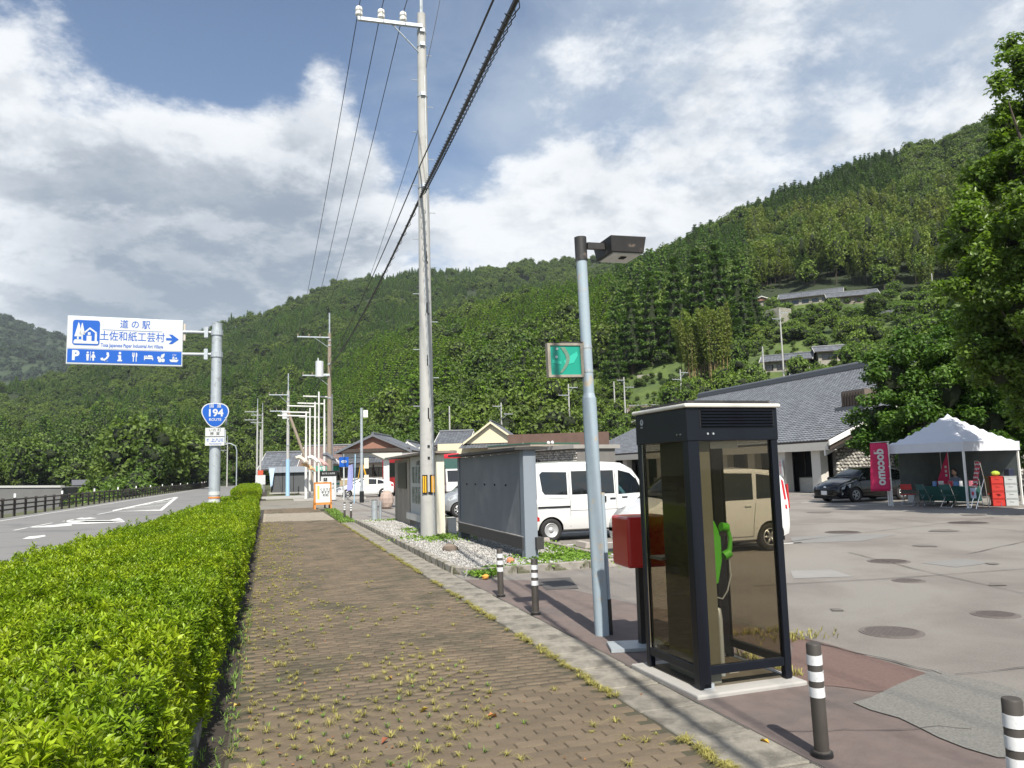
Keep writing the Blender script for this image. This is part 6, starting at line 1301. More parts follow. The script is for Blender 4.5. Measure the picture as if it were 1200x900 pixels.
mt_cw = mat('car_white', (.62, .625, .62), .25, var=.02, coat=.6); mt_ck = mat('car_black', (.004, .0045, .006), .15, var=.1, coat=.3, spec=.4); mt_cs = mat('car_silver', (.38, .40, .42), .28, .5, var=.03, coat=.6); mt_cm = mat('car_maroon', (.14, .012, .025), .2, coat=.7)
# kei van: x, zlo, zshoulder, ztop, halfw, halfw top
kv = [(-1.69, .36, 1.02, 1.70, .68, .58), (-1.66, .26, 1.02, 1.80, .715, .62), (-1.55, .25, 1.02, 1.865, .735, .64), (-.8, .24, 1.02, 1.895, .738, .65), (.1, .24, 1.02, 1.89, .738, .65), (.70, .24, 1.02, 1.85, .738, .63), (1.02, .24, 1.01, 1.70, .735, .60), (1.30, .24, 1.0, 1.32, .73, .62), (1.46, .25, .97, 1.05, .72, .66), (1.62, .26, .85, .93, .70, .64), (1.69, .32, .72, .80, .64, .58)]
dw = [(.56, 1.07), (.60, 1.66), (.92, 1.58), (1.10, 1.42), (1.24, 1.10)]
van = car('white_van', 'white kei delivery van parked behind the grey board, driver at the wheel', 'van', (5.95+1.69, 18.15, 0), 0, mt_cw, kv, (-1.22, 1.18), .275,
    [[(-1.47, 1.60), (-1.42, 1.20), (-1.36, 1.12), (-.78, 1.10), (-.78, 1.64), (-1.40, 1.66)], [(-.66, 1.10), (.46, 1.10), (.46, 1.66), (-.66, 1.66)], dw], (.98, 1.36, ), None, 1.476, steel=True,
    lights=[('headlight', [(1.52, .70), (1.66, .68), (1.66, .83), (1.50, .88)], mt_head), ('tail_reflector', [(-1.64, .50), (-1.52, .50), (-1.52, .36+.22), (-1.64, .66)], mt_tailr)], rplate=(.55, mt_plate), plate=(.5, mt_plate), handles=((.40, .98), (.72, 1.0)), doors=[[(-.72, .34), (-.72, 1.84)], [(-.72, 1.02), (-1.6, 1.02)], [(.50, .36), (.50, 1.82)], [(-.72, .72), (.50, .72), (1.25, .72)], [(1.28, .6), (1.26, 1.0), (1.0, 1.68)], [(-1.57, .6), (-1.55, 1.8)]], mirror=(1.2, 1.15), trim='black', cabin=[dw])
MB().bb(-1.55, -.72, -.752, -.745, .80, .84).build('slide_rail', mt_black, van); MB().bb(.17, .22, -.755, -.745, .90, 1.04).build('handle_recess', mt_black, van)
for sg_ in (-1,): 
    MB().prism([(-1.695, -.50, 1.10), (-1.695, .50, 1.10), (-1.68, .46, 1.62), (-1.68, -.46, 1.62)], (-.014, 0, 0)).build('rear_window', mt_cardark, van)
MB().bb(.5, .56, -.4, .4, 1.0, 1.45).build('seat', mt_black, van); MB().ell((.52, -.35, 1.50), (.06, .11, .09), 8, 6).build('headrest', mt_black, van, True)
sw = MB(); sw.tube([(.98+.05*math.sin(t), -.38+.17*math.cos(t), 1.12+.14*math.sin(t)) for t in np.linspace(0, 6.283, 16)], .014, 6); sw.build('steering_wheel', mt_black, van)
# minivan
mv = [(-1.70, .38, .95, 1.30, .66, .56), (-1.66, .28, .98, 1.46, .71, .60), (-1.52, .24, .98, 1.585, .735, .62), (-.9, .20, .97, 1.635, .738, .64), (-.1, .20, .95, 1.64, .738, .64), (.40, .20, .94, 1.57, .738, .61), (.80, .20, .93, 1.30, .735, .60), (1.12, .20, .92, 1.04, .73, .62), (1.25, .20, .88, .965, .725, .65), (1.52, .21, .78, .88, .70, .62), (1.64, .24, .66, .76, .66, .58), (1.70, .32, .58, .66, .60, .54)]
car('white_minivan', 'white compact minivan with yellow plate parked behind the phone booth, seen through its tinted glass', 'car', (8.30, 13.95, 0), math.pi, mt_cw, mv, (-1.20, 1.20), .275,
    [[(-1.36, 1.04), (-1.44, 1.40), (-1.30, 1.48), (-.98, 1.52), (-.92, 1.03)], [(-.84, 1.02), (-.88, 1.53), (-.16, 1.55), (-.14, 1.01)], [(-.05, 1.00), (-.07, 1.54), (.30, 1.49), (.62, 1.26), (.84, 1.0)]], (.42, 1.06), (-1.62, -1.54), 1.476, spokes=6,
    lights=[('headlight', [(1.25, .72), (1.30, .84), (1.50, .78), (1.60, .70), (1.55, .64)], mt_head), ('indicator', [(1.0, .80), (1.07, .80), (1.07, .835), (1.0, .835)], mt_amber), ('tail_light', [(-1.62, .80), (-1.57, .82), (-1.57, 1.40), (-1.63, 1.36)], mt_tailr)],
    plate=(.42, mt_plate), rplate=(.75, mt_plate), handles=((-.70, .90), (.12, .90)), doors=[[(-.88, .95), (-.80, .5), (-.80, .30), (-.05, .30)], [(-.10, 1.60), (-.10, .30)], [(.88, .95), (.92, .6), (.85, .3), (-.1, .3)]], mirror=(.82, 1.02), tail=[(.58, .80), (.68, .82), (.66, 1.30), (.58, 1.28)])
# hatchback saloon (shared by the black and white cars)
pr = [(-2.18, .42, .82, 1.00, .76, .60), (-2.14, .30, .95, 1.07, .82, .66), (-1.95, .24, .98, 1.15, .855, .62), (-1.4, .20, .95, 1.335, .872, .58), (-.7, .18, .93, 1.46, .873, .59), (-.1, .18, .92, 1.49, .873, .60), (.4, .18, .915, 1.43, .873, .59), (.9, .18, .91, 1.22, .872, .60), (1.30, .18, .90, 1.00, .87, .66), (1.42, .18, .86, .945, .865, .72), (1.80, .19, .76, .86, .84, .70), (2.08, .21, .64, .74, .78, .64), (2.23, .28, .54, .62, .66, .52), (2.26, .34, .50, .56, .58, .45)]
prw = [[(-1.56, 1.02), (-1.30, 1.24), (-.95, 1.34), (-.90, .99)], [(-.83, .98), (-.87, 1.36), (-.10, 1.40), (-.08, .97)], [(0, .97), (-.02, 1.40), (.30, 1.37), (.72, 1.20), (1.08, .97)]]
def hatch(label, loc, rz, paint, group=None, lights=True):
    return car('parked_car', label, 'car', loc, rz, paint, pr, (-1.36, 1.34), .315, prw, (.42, 1.24), (-1.85, -1.05), 1.745, spokes=5,
        lights=[('headlight', [(1.62, .64), (1.58, .78), (1.86, .74), (2.10, .60), (2.02, .56)], mt_head), ('fog_lamp', [(2.0, .33), (2.06, .33), (2.06, .42), (2.0, .42)], mt_head), ('tail_light', [(-2.12, .80), (-1.96, .82), (-1.92, .98), (-2.1, 1.0)], mt_tailr)],
        plate=(.42, mt_platew), rplate=(.8, mt_platew), handles=((-.62, .86), (.20, .86)), doors=[[(-.90, .95), (-1.0, .6), (-.92, .30), (-.05, .28)], [(-.05, 1.42), (-.02, .95), (-.05, .28)], [(1.12, .93), (1.0, .5), (.9, .28), (-.05, .28)]], mirror=(.98, .99))
pc = hatch('glossy black hatchback parked beside the tiled hall, partly behind the magenta banner', (25.1, 28.1, 0), math.pi+R(5), mt_ck)
gl = MB(); gl.bb(2.25, 2.285, -.45, .45, .33, .36).bb(2.25, 2.285, -.45, .45, .38, .40); gl.build('grille', mt_dark, pc); MB().lathe([(.05, 2.24), (.065, 2.25), (.05, 2.26)], 14, (0, 0, 0)); em = MB().ell((2.215, 0, .64), (.02, .09, .06), 10, 6).build('emblem', mt_chrome, pc, True)
q = G(430, 583); hatch('white hatchback parked across the far end of the lot by the gabled house', (q.x-.1, q.y+.9, 0), math.pi, mt_cw)
# silver kei car: front only in view
q = G(545, 605)
car('silver_car', 'silver kei car whose front shows between the notice board and the grey board', 'car', (8.1, 29.6, 0), math.pi, mt_cs, mv, (-1.20, 1.20), .275,
    [[(-1.36, 1.04), (-1.44, 1.40), (-1.30, 1.48), (-.98, 1.52), (-.92, 1.03)], [(-.84, 1.02), (-.88, 1.53), (-.16, 1.55), (-.14, 1.01)], [(-.05, 1.00), (-.07, 1.54), (.30, 1.49), (.62, 1.26), (.84, 1.0)]], (.42, 1.06), (-1.62, -1.54), 1.476, spokes=7,
    lights=[('headlight', [(1.25, .72), (1.30, .86), (1.50, .80), (1.62, .70), (1.55, .62)], mt_head)], plate=(.42, mt_plate), mirror=(.82, 1.02))
q = D(462, 560, 66); hatch('maroon car behind the white hatchback, mostly hidden by the bus shelter post', (q.x+1.2, q.y, 0), math.pi, mt_cm)
# red bus
q = D(520, 560, 58); bs = empty('red_bus', (q.x-.2, q.y, 0), R(-70), 'red coach with large windscreen parked behind the notice board', 'bus'); mt_br = mat('bus_red', (.42, .015, .025), .25, coat=.6)
MB().prism([(-7, -1.2, .35), (1.0, -1.2, .35), (1.08, -1.2, 1.2), (.95, -1.2, 2.9), (.7, -1.2, 3.15), (-7, -1.2, 3.15)], (0, 2.4, 0)).build('body', mt_br, bs, bev=.08)
MB().prism([(1.115, -1.1, 1.35), (1.115, 1.1, 1.35), (.975, 1.1, 2.75), (.975, -1.1, 2.75)], (.02, 0, 0)).build('windscreen', mat('bus_glass', (.06, .12, .11), .05, spec=.8), bs)
MB().bb(-6.5, .6, -1.23, -1.2, 1.5, 2.6).build('side_window', mt_cardark, bs); MB().bb(-6.8, .7, -1.05, 1.05, 3.15, 3.3).build('roof_unit', mt_white, bs); MB().bb(1.03, 1.10, -.9, .9, .55, .85).build('bumper', mt_white, bs)
for sg_ in (-1, 1):
    MB().ell((1.08, sg_*.9, 1.0), (.06, .18, .1), 8, 5).build('headlight', mt_head, bs, True); MB().ell((1.3, sg_*1.25, 2.2), (.1, .1, .25), 8, 5).build('side_mirror', mt_black, bs, True)
    for wx in (-.6, -5.4): MB().cyl((wx, sg_*1.0, .48), (wx, sg_*1.22, .48), .48, n=18).build('wheel', mt_rubber, bs)
q = D(552, 560, 52); tk = empty('white_truck', (q.x-.9, q.y, 0), R(-95), 'white truck front just right of the red coach', 'truck'); MB().prism([(-4, -.8, .45), (.1, -.8, .45), (.1, -.8, 1.1), (-.2, -.8, 1.95), (-4, -.8, 1.95)], (0, 1.6, 0)).build('cab', mt_cw, tk, bev=.05); MB().prism([(.125, -.7, 1.12), (.125, .7, 1.12), (-.16, .7, 1.85), (-.16, -.7, 1.85)], (.01, 0, 0)).build('windscreen', mt_cardark, tk)
for sg_ in (-1, 1): MB().cyl((-.7, sg_*.6, .33), (-.7, sg_*.8, .33), .33, n=16).build('wheel', mt_rubber, tk)
MB().cyl((.15, -.9, .9), (.15, -.9, 2.2), .04).build('mirror_post', mt_black, tk)

# ------------------------------------------------------------------ people
mt_skin = mat('skin', (.42, .25, .17), .55, var=.05); mt_hair = mat('hair_black', (.012, .010, .009), .5)
def person(loc, rz, label, shirt, trousers, seat=.45, reach=.5, scale=1.0, lean=.05):
    """seated figure, facing +X: one continuous skinned body with clothes as material zones plus head and hair"""
    o = empty('person', loc, rz, label, 'person'); o.scale = (scale,)*3; s0 = seat
    J = {'pelvis': (0, 0, s0+.08), 'spine': (lean*.3, 0, s0+.28), 'chest': (lean, 0, s0+.46), 'neck': (lean+.02, 0, s0+.60), 'head0': (lean+.04, 0, s0+.66)}
    E_ = [('pelvis', 'spine'), ('spine', 'chest'), ('chest', 'neck'), ('neck', 'head0')]; Rr = {'pelvis': .15, 'spine': .13, 'chest': .145, 'neck': .055, 'head0': .052}
    for sg_, nm in ((-1, 'r'), (1, 'l')):
        J['sh'+nm] = (lean, sg_*.17, s0+.52); J['el'+nm] = (lean+.16, sg_*.24, s0+.30); J['wr'+nm] = (lean+reach, sg_*.16, s0+.34); J['hd'+nm] = (lean+reach+.08, sg_*.15, s0+.34)
        J['hip'+nm] = (.04, sg_*.09, s0+.07); J['kn'+nm] = (.46, sg_*.12, s0+.06); J['an'+nm] = (.50, sg_*.12, .10); J['ft'+nm] = (.66, sg_*.13, .04)
        E_ += [('chest', 'sh'+nm), ('sh'+nm, 'el'+nm), ('el'+nm, 'wr'+nm), ('wr'+nm, 'hd'+nm), ('pelvis', 'hip'+nm), ('hip'+nm, 'kn'+nm), ('kn'+nm, 'an'+nm), ('an'+nm, 'ft'+nm)]
        Rr.update({'sh'+nm: .07, 'el'+nm: .048, 'wr'+nm: .032, 'hd'+nm: .038, 'hip'+nm: .10, 'kn'+nm: .07, 'an'+nm: .045, 'ft'+nm: .04})
        for k in range(4):
            a = 'f%d%s' % (k, nm); J[a+'a'] = (lean+reach+.12, sg_*.15+(k-1.5)*.02, s0+.345-.004*abs(k-1)); J[a+'b'] = (lean+reach+.165-.01*abs(k-1), sg_*.15+(k-1.5)*.022, s0+.32); E_ += [('hd'+nm, a+'a'), (a+'a', a+'b')]; Rr[a+'a'] = .010; Rr[a+'b'] = .008
        J['t'+nm] = (lean+reach+.08, sg_*.15-sg_*.05, s0+.345); E_.append(('hd'+nm, 't'+nm)); Rr['t'+nm] = .011
    ks_ = list(J); me = bpy.data.meshes.new('body'); me.from_pydata([J[k] for k in ks_], [(ks_.index(a), ks_.index(b)) for a, b in E_], []); bd = bpy.data.objects.new('body', me); COL.objects.link(bd)
    m1 = bd.modifiers.new('skin', 'SKIN'); 
    for k, v in zip(ks_, me.skin_vertices[0].data): v.radius = (Rr[k], Rr[k]*(1.25 if k in ('chest', 'spine', 'pelvis') else 1)); v.use_root = (k == 'pelvis')
    m2 = bd.modifiers.new('sub', 'SUBSURF'); m2.levels = m2.render_levels = 1; bpy.context.view_layer.update()
    em_ = bpy.data.meshes.new_from_object(bd.evaluated_get(bpy.context.evaluated_depsgraph_get())); bpy.data.objects.remove(bd); em_.materials.clear()
    for m in (shirt, trousers, mt_skin): em_.materials.append(m)
    for p_ in em_.polygons:
        c = p_.center; p_.material_index = 2 if (c.z > s0+.60 or (c.x > lean+.22 and c.z > s0+.22)) else (1 if (c.z < s0+.12) else 0); p_.use_smooth = True
    em_.name = 'body'; link('body', em_, o)
    h = (lean+.06, 0, s0+.78); hb_ = MB(); hb_.ell(h, (.095, .075, .12), 14, 10); hb_.ell((h[0]+.10, 0, h[2]-.015), (.02, .014, .025), 6, 5)
    for sg_ in (-1, 1): hb_.ell((h[0]-.0, sg_*.076, h[2]), (.02, .01, .03), 6, 5)
    hd_ = hb_.build('head', mt_skin, o, True)
    for sg_ in (-1, 1): MB().ell((h[0]+.083, sg_*.03, h[2]+.01), (.012, .013, .008), 8, 5).build('eye', mt_dark, hd_, True)
    MB().ell((h[0]+.085, 0, h[2]-.055), (.012, .025, .006), 8, 5).build('mouth', mat('lips', (.30, .12, .10), .5), hd_, True)
    hr = MB(); hr.ell((h[0]-.022, 0, h[2]+.032), (.098, .084, .108), 14, 9); hr.build('hair', mt_hair, o, True); return o
vl = van.location
person((vl.x+.62, vl.y-.36, .30), 0, 'driver in a pale blue shirt sitting at the wheel of the white kei van', mat('shirt_blue', (.35, .55, .68), .8), mt_black, seat=.42, reach=.34, scale=.97)

# ------------------------------------------------------------------ tent with stall
TX, TY = 22.9, 21.0; ta = math.atan2(23.96-20.96, 22.65-23.09)-math.pi/2  # left side runs along +Y
tn = empty('canopy_tent', (23.09, 20.96, 0), R(8), 'white pop-up canopy tent with scalloped shade marks beside the big tree', 'tent')
mt_tent = mat('tent_fabric', (.58, .60, .66), .8, var=.04); mt_tentp = mat('tent_pole', (.72, .72, .70), .4)
S3_ = 3.05; legs = [(0, 0), (0, S3_), (S3_, 0), (S3_, S3_)]
for (x, y) in legs:
    lg = MB().bb(x-.03, x+.03, y-.03, y+.03, 0, 2.1).build('leg', mt_tentp, tn); MB().bb(x-.07, x+.07, y-.07, y+.07, 0, .02).build('foot', mt_galv, lg)
MB().bb(-.15, -.11, S3_-.02, S3_+.02, .02, 2.35).build('side_pole', mt_tentp, tn)
zt0, zt1, zt2 = 1.98, 2.30, 3.42
N_ = 8; vs = []; 
b = MB(); cx = S3_/2; e = .06
def roofpt(u, v):
    d = max(abs(u), abs(v)); z = zt1+(zt2-zt1)*(1-d)**1.18; return (cx+u*(cx+e), cx+v*(cx+e), z)
g_ = 17; vs = [roofpt(-1+2*i/(g_-1), -1+2*j/(g_-1)) for j in range(g_) for i in range(g_)]
b.add(vs, [(j*g_+i, j*g_+i+1, (j+1)*g_+i+1, (j+1)*g_+i) for j in range(g_-1) for i in range(g_-1)]); tr_ = b.build('roof', mt_tent, tn, fix=True); m = tr_.modifiers.new('s', 'SOLIDIFY'); m.thickness = .006
for (a, c) in (((-e, -e), (S3_+e, -e)), ((-e, -e), (-e, S3_+e)), ((S3_+e, -e), (S3_+e, S3_+e)), ((-e, S3_+e), (S3_+e, S3_+e))):
    b = MB(); n_ = 16; vs = []
    for k in range(n_+1):
        t = k/n_; x, y = a[0]+(c[0]-a[0])*t, a[1]+(c[1]-a[1])*t; w_ = .012*math.sin(k*2.1); vs += [(x+w_*(a[0] == c[0]), y+w_*(a[1] == c[1]), zt0), (x, y, zt1+.01)]
    b.add(vs, [(2*k, 2*k+1, 2*k+3, 2*k+2) for k in range(n_)]); v_ = b.build('valance', mt_tent, tn); m = v_.modifiers.new('s', 'SOLIDIFY'); m.thickness = .005
bw_ = MB(); bw_.bb(S3_-.02, S3_, .0, S3_, .5, 2.0); bw_.build('clear_side_wall', mat('vinyl_wall', (.10, .12, .12), .2, var=.3), tn); MB().bb(.6, S3_, S3_-.0, S3_+.012, .4, 2.0).build('clear_side_wall', MATS['vinyl_wall'], tn)
for (a, c) in (((0, 0), (S3_, S3_)), ((S3_, 0), (0, S3_))): MB().cyl((a[0], a[1], 2.05), (cx, cx, 3.2), .012, n=5).build('truss_bar', mt_tentp, tn); MB().cyl((c[0], c[1], 2.05), (cx, cx, 3.2), .012, n=5).build('truss_bar', mt_tentp, tn)
mt_mag = mat('banner_magenta', (.50, .015, .09), .7, var=.05)
bp = D(1044, 560, math.hypot(22.7, 23.4)); bn = empty('banner_flag', (22.55, 23.3, 0), R(8), 'magenta vertical banner with reversed white lettering on the tent pole', 'banner')
bn.location = (bp.x, bp.y, 0); bn.rotation_euler = (0, 0, R(-38)); MB().cyl((.0, 0, 0), (.0, 0, 2.46), .014, n=6).build('pole', mt_tentp, bn); MB().cyl((-.62, 0, 2.42), (.05, 0, 2.44), .010, n=6).build('cross_rod', mt_tentp, bn)
cl = MB(); vs = []; nz_ = 14
for j in range(nz_+1):
    z = .58+(2.40-.58)*j/nz_
    for i in range(7): x = -.03-.60*i/6-.10*(1-j/nz_)*(i/6); vs.append((x, .02*math.sin(i*1.1+j*.5), z))
cl.add(vs, [(j*7+i, j*7+i+1, (j+1)*7+i+1, (j+1)*7+i) for j in range(nz_) for i in range(6)]); cz = cl.build('cloth', mt_mag, bn, True, fix=True); m = cz.modifiers.new('s', 'SOLIDIFY'); m.thickness = .006
for z in (.62, 1.05, 1.5, 1.95, 2.36): MB().bb(-.05, .02, -.012, .012, z-.02, z+.02).build('loop', mt_tentp, bn)
tx = text('docomo', .44, mt_signw, bn, (-.335, -.05, 1.49), (R(90), R(90), 0), bold=.016); tx.scale = (.93, -1, 1)
tx2 = text('だけ', .07, mt_signw, bn, (-.50, -.045, 2.06), (R(90), R(90), 0)); tx2.scale = (1, -1, 1)
# table, chairs, rack, crates (tent local positions turned into the world)
def TW(x, y, z=0): c, s_ = math.cos(R(8)), math.sin(R(8)); return (23.09+x*c-y*s_, 20.96+x*s_+y*c, z)
tb = empty('folding_table', TW(1.0, 1.35), R(8)+R(90), 'folding table under a dark green cloth inside the tent', 'table'); mt_gcl = mat('cloth_dark_green', (.008, .06, .05), .85)
MB().bb(-.95, .95, -.35, .35, .68, .71).build('tabletop', mt_tentp, tb)
for x in (-.85, .85):
    for y in (-.28, .28): MB().cyl((x, y, 0), (x, y, .68), .015, n=6).build('leg', mt_galv, tb)
c_ = MB().bb(-.97, .97, -.37, .37, .20, .735).build('green_cloth', mt_gcl, None, loc=tb.location, rz=tb.rotation_euler.z); tag(c_, 'dark green cloth draped over the tent table down to its legs', 'tablecloth')
mt_gch = mat('chair_green', (.012, .07, .065), .6)
def fchair(loc, rz, label, m=mt_gch):
    o = empty('folding_chair', loc, rz, label, 'chair', 'folding chairs at the tent table'); MB().bb(-.20, .20, -.20, .20, .42, .45).build('seat', m, o); MB().bb(-.2, -.17, -.2, .2, .62, .82).build('backrest', m, o)
    for y in (-.2, .2):
        MB().cyl((-.24, y, .85), (.18, y, 0), .011, n=6).build('leg', mt_chrome, o); MB().cyl((.16, y, .43), (-.24, y, 0), .011, n=6).build('leg', mt_chrome, o)
    MB().cyl((-.24, -.2, .02), (-.24, .2, .02), .01, n=6).build('stretcher', mt_chrome, o); return o
fchair(TW(.25, .85), R(10), 'dark green folding chair in front of the table, nearest the front tent leg'); fchair(TW(.2, 1.75), R(-8), 'dark green folding chair in the middle of the tent front'); fchair(TW(.35, 2.55), R(25), 'folding chair with red seat at the left end of the table', mat('chair_red', (.4, .02, .02), .6)); fchair(TW(1.9, .2), R(200), 'red folding chair beside the crates under the tent', MATS['chair_red'])
for k in range(8):
    x, y, _ = TW(1.0+random.uniform(-.28, .25), .6+k*.2); bx_ = MB().box(0, 0, .09, .10, random.uniform(.1, .2), random.uniform(.14, .2)).build('leaflet_stand', mat(['leaflet_pink', 'leaflet_white', 'leaflet_blue', 'leaflet_red'][k % 4], [(.6, .2, .25), (.65, .65, .65), (.12, .25, .5), (.5, .03, .05)][k % 4], .5), None, loc=(x, y, .735), rz=random.random()*3); tag(bx_, ['pink', 'white', 'blue', 'red'][k % 4]+' leaflet stand on the green table, '+('towards the front tent leg' if k < 4 else 'towards the black car'), 'leaflet stand', 'leaflet stands on the green table')
ps = person(TW(1.75, 1.5), R(8)+math.pi, 'dark haired person in grey sitting behind the tent table', mat('shirt_grey', (.16, .19, .24), .8), mt_black, reach=.42, lean=.12)
MB_ = None
# brochure rack
rp = G(1146, 596); rk = empty('brochure_rack', (rp.x, rp.y, 0), R(-20), 'tall chrome rack of red and white brochures at the tent front', 'rack')
for y in (-.17, .17): MB().tube([(.28, y, 0), (.22, y, .9), (.12, y, 1.55)], .012, 6).build('frame', mt_chrome, rk); MB().cyl((-.15, y, 0), (.2, y, 1.0), .011, n=6).build('leg', mt_chrome, rk)
MB().tube([(.12, -.17, 1.55), (.10, -.12, 1.62), (.10, .12, 1.62), (.12, .17, 1.55)], .012, 6).build('handle', mt_chrome, rk)
for k in range(6):
    z = .72+k*.15; x = .0+.035*k; t = MB().prism([(x-.06, -.16, z), (x-.02, -.16, z+.125), (x-.01, -.16, z+.125), (x-.05, -.16, z)], (0, .32, 0)).build('brochure', mat('brochure_red', (.55, .03, .06), .5), rk)
    for j in range(3): MB().prism([(x-.064, -.14+j*.10, z+.015), (x-.045, -.14+j*.10, z+.07), (x-.040, -.14+j*.10, z+.07), (x-.058, -.14+j*.10, z+.015)], (0, .075, 0)).build('card', mt_signw, t)
MB().bb(-.12, -.10, -.16, .16, .36, .70).build('poster', mat('poster_white_blue', (.55, .62, .75), .5), rk); MB().ell((-.125, 0, .52), (.01, .08, .07), 8, 6).build('poster_heart', MATS['brochure_red'], rk)
# crates: red stack and grey drawer stack
cp = G(1170, 593)
for st_, (dx, m, nm) in enumerate(((0, mat('crate_red', (.48, .03, .02), .5), 'red'), (.40, mat('crate_grey', (.42, .44, .44), .5), 'grey'))):
    for k in range(4):
        o = empty('storage_crate', (cp.x+dx*.72+.0, cp.y-dx*.7, .01+k*.265), R(-40), '%s plastic crate, %s of its stack at the tent edge' % (nm, ['bottom', 'second from the bottom', 'third from the bottom', 'topmost'][k]), 'crate', nm+' stacked crates')
        MB().bb(-.19, .19, -.22, .22, 0, .25).build('box', m, o, bev=.012); MB().bb(-.20, .20, -.23, .23, .235, .258).build('rim', m, o); MB().bb(-.06, .06, -.235, -.22, .15, .18).build('handle', m, o)
b = MB().ell((0, 0, .09), (.17, .13, .10), 8, 5).build('green_bag', mat('bag_green', (.35, .45, .05), .7), None, True, loc=(cp.x, cp.y, 1.07)); tag(b, 'yellow-green bag lying on the red crate stack', 'bag')
b = MB().box(0, 0, .12, .26, .22, .26).build('navy_bag', mat('bag_navy', (.012, .016, .04), .7), None, loc=(cp.x+.3, cp.y-.3, 1.07), bev=.03); tag(b, 'dark navy bag standing on the grey crates', 'bag')
q = TW(2.3, 2.2); fl = empty('red_flag', q, R(-30), 'red triangular flag standing behind the tent table', 'flag'); MB().cyl((0, 0, 0), (0, 0, 2.1), .012, n=6).build('pole', mt_tentp, fl); MB().prism([(0, 0, .75), (0, 0, 2.05), (-.5, 0, .75)], (0, .006, 0)).build('cloth', mt_mag, fl)
for k in range(3): MB().box(-.12, -.01, 1.1+k*.16, .07, .004, .09).build('marking', mt_signw, fl)
q = TW(2.5, .8); b = MB().bb(-.4, .4, -.04, .04, .3, 1.05).build('tan_board', mat('tan_card', (.35, .24, .12), .8), None, loc=q, rz=R(60)); tag(b, 'tan board leaning at the back of the tent', 'board')
b = MB().prism([(-.5, 0, 0), (.5, 0, 0), (.42, 0, .9), (-.42, 0, .9)], (0, .4, 0)).build('white_box_cover', mat('cover_grey', (.45, .45, .43), .8), None, loc=TW(2.4, 3.4), bev=.05); tag(b, 'pale covered box between the black car and the tent', 'box')

# ------------------------------------------------------------------ far end of the lot: shed, signs, flag poles
q0, q1 = G(320, 579), G(353, 577.5)
sh_ = empty('grey_shed', (q0.x, q0.y, 0), R(-10), 'flat roofed grey shed with dark shutter walls beside the blue sleeved pole', 'shed')
MB().bb(-.2, 4.2, 0, 3.5, .15, 2.15).build('wall', mat('shed_dark', (.075, .08, .085), .6, var=.15), sh_); MB().bb(-.4, 8.2, -.3, 4, 2.15, 2.75).build('roof_band', mat('shed_band', (.26, .29, .33), .5), sh_); MB().bb(-.35, 4.3, -.1, 3.6, 0, .15).build('base', mt_conc, sh_)
for k in range(4): MB().bb(-.2+k*1.1, -.14+k*1.1, -.04, .02, .15, 2.15).build('panel_joint', mt_black, sh_)
gp = MB().bb(4.0, 6.6, -.36, -.31, 2.2, 2.72).build('green_sign', mat('sign_green', (.02, .28, .17), .5), sh_); text('高知 銀行', .36, mt_signw, gp, (5.3, -.37, 2.46), TR, bold=.01)
MB().bb(4.4, 8.0, .3, 3.4, .1, 2.15).build('kiosk_wall', mt_white, sh_); MB().bb(4.5, 7.9, .28, .3, 1.2, 2.1).build('window', mt_cardark, sh_); MB().bb(4.4, 8.0, .27, .3, .78, .95).build('green_stripe', MATS['sign_green'], sh_); MB().bb(4.4, 8.0, .27, .3, .45, .52).build('green_stripe', MATS['sign_green'], sh_)
cu = MB(); cu.prism([(-.4, -.35, 2.6), (.15, -.35, 2.6), (.0, -.45, 1.6), (-.05, -.4, .9), (-.25, -.5, .7), (-.3, -.4, 1.2)], (0, .06, 0)); tag(cu.build('blue_sheet', mat('sheet_blue', (.42, .56, .72), .8), None, loc=sh_.location), 'pale blue tarpaulin hanging from the left corner of the grey shed', 'tarpaulin')
q = G(305, 577); vm_ = empty('red_white_sign', (q.x, q.y, 0), 0, 'small white sign board with red top left of the grey shed', 'sign'); MB().bb(-.55, .55, 0, .1, .9, 2.0).build('board', mt_signw, vm_); MB().bb(-.3, .3, -.02, .1, 2.0, 2.55).build('red_top', mat('sign_red2', (.5, .08, .04), .5), vm_)
for x in (-.4, .4): MB().cyl((x, .05, 0), (x, .05, .9), .04, n=6).build('leg', mt_galv, vm_)
rl = empty('pipe_railing', (q.x-1.6, q.y-3, 0), R(20), 'low grey pipe railing at the far end of the path', 'railing')
for k in range(6): MB().cyl((k*.6-1.5, 0, 0), (k*.6-1.5, 0, .8), .03, n=6).build('post', mt_galv, rl)
for z in (.4, .78): MB().cyl((-1.5, 0, z), (1.5, 0, z), .03, n=6).build('rail', mt_galv, rl)
mt_fpole = mat('flag_pole_white', (.62, .62, .60), .45)
for i, (px, pt, pb, arm) in enumerate([(385, 482, 590, -1), (391, 478, 588, -1), (398, 471, 586, -1), (403, 459, 585, 0), (409, 468, 586, -1), (414, 460, 586, -1), (418, 462, 588, 0), (372, 484, 588, -1)]):
    px = [358.5, 363, 369, 373.5, 380, 386, 389, 381][i]; q = D(px, 560, 58+i*.7); o = empty('flag_pole', (q.x, q.y, 0), 0, 'white flag pole, %s of the cluster of eight' % ['first from the left', 'second from the left', 'third from the left', 'fourth from the left', 'fifth from the left', 'seventh from the left', 'rightmost', 'sixth from the left'][i], 'flag pole', 'white flag poles')
    zt_h = D(px, pt, math.hypot(q.x, q.y)).z; MB().cyl((0, 0, 0), (0, 0, zt_h), .085 if i % 2 else .11, .06, 8).build('pole', mt_fpole, o)
    if arm: MB().cyl((0, 0, zt_h-.35), (arm*2.0, 0, zt_h-.3), .055, n=6).build('crossbar', mt_fpole, o)
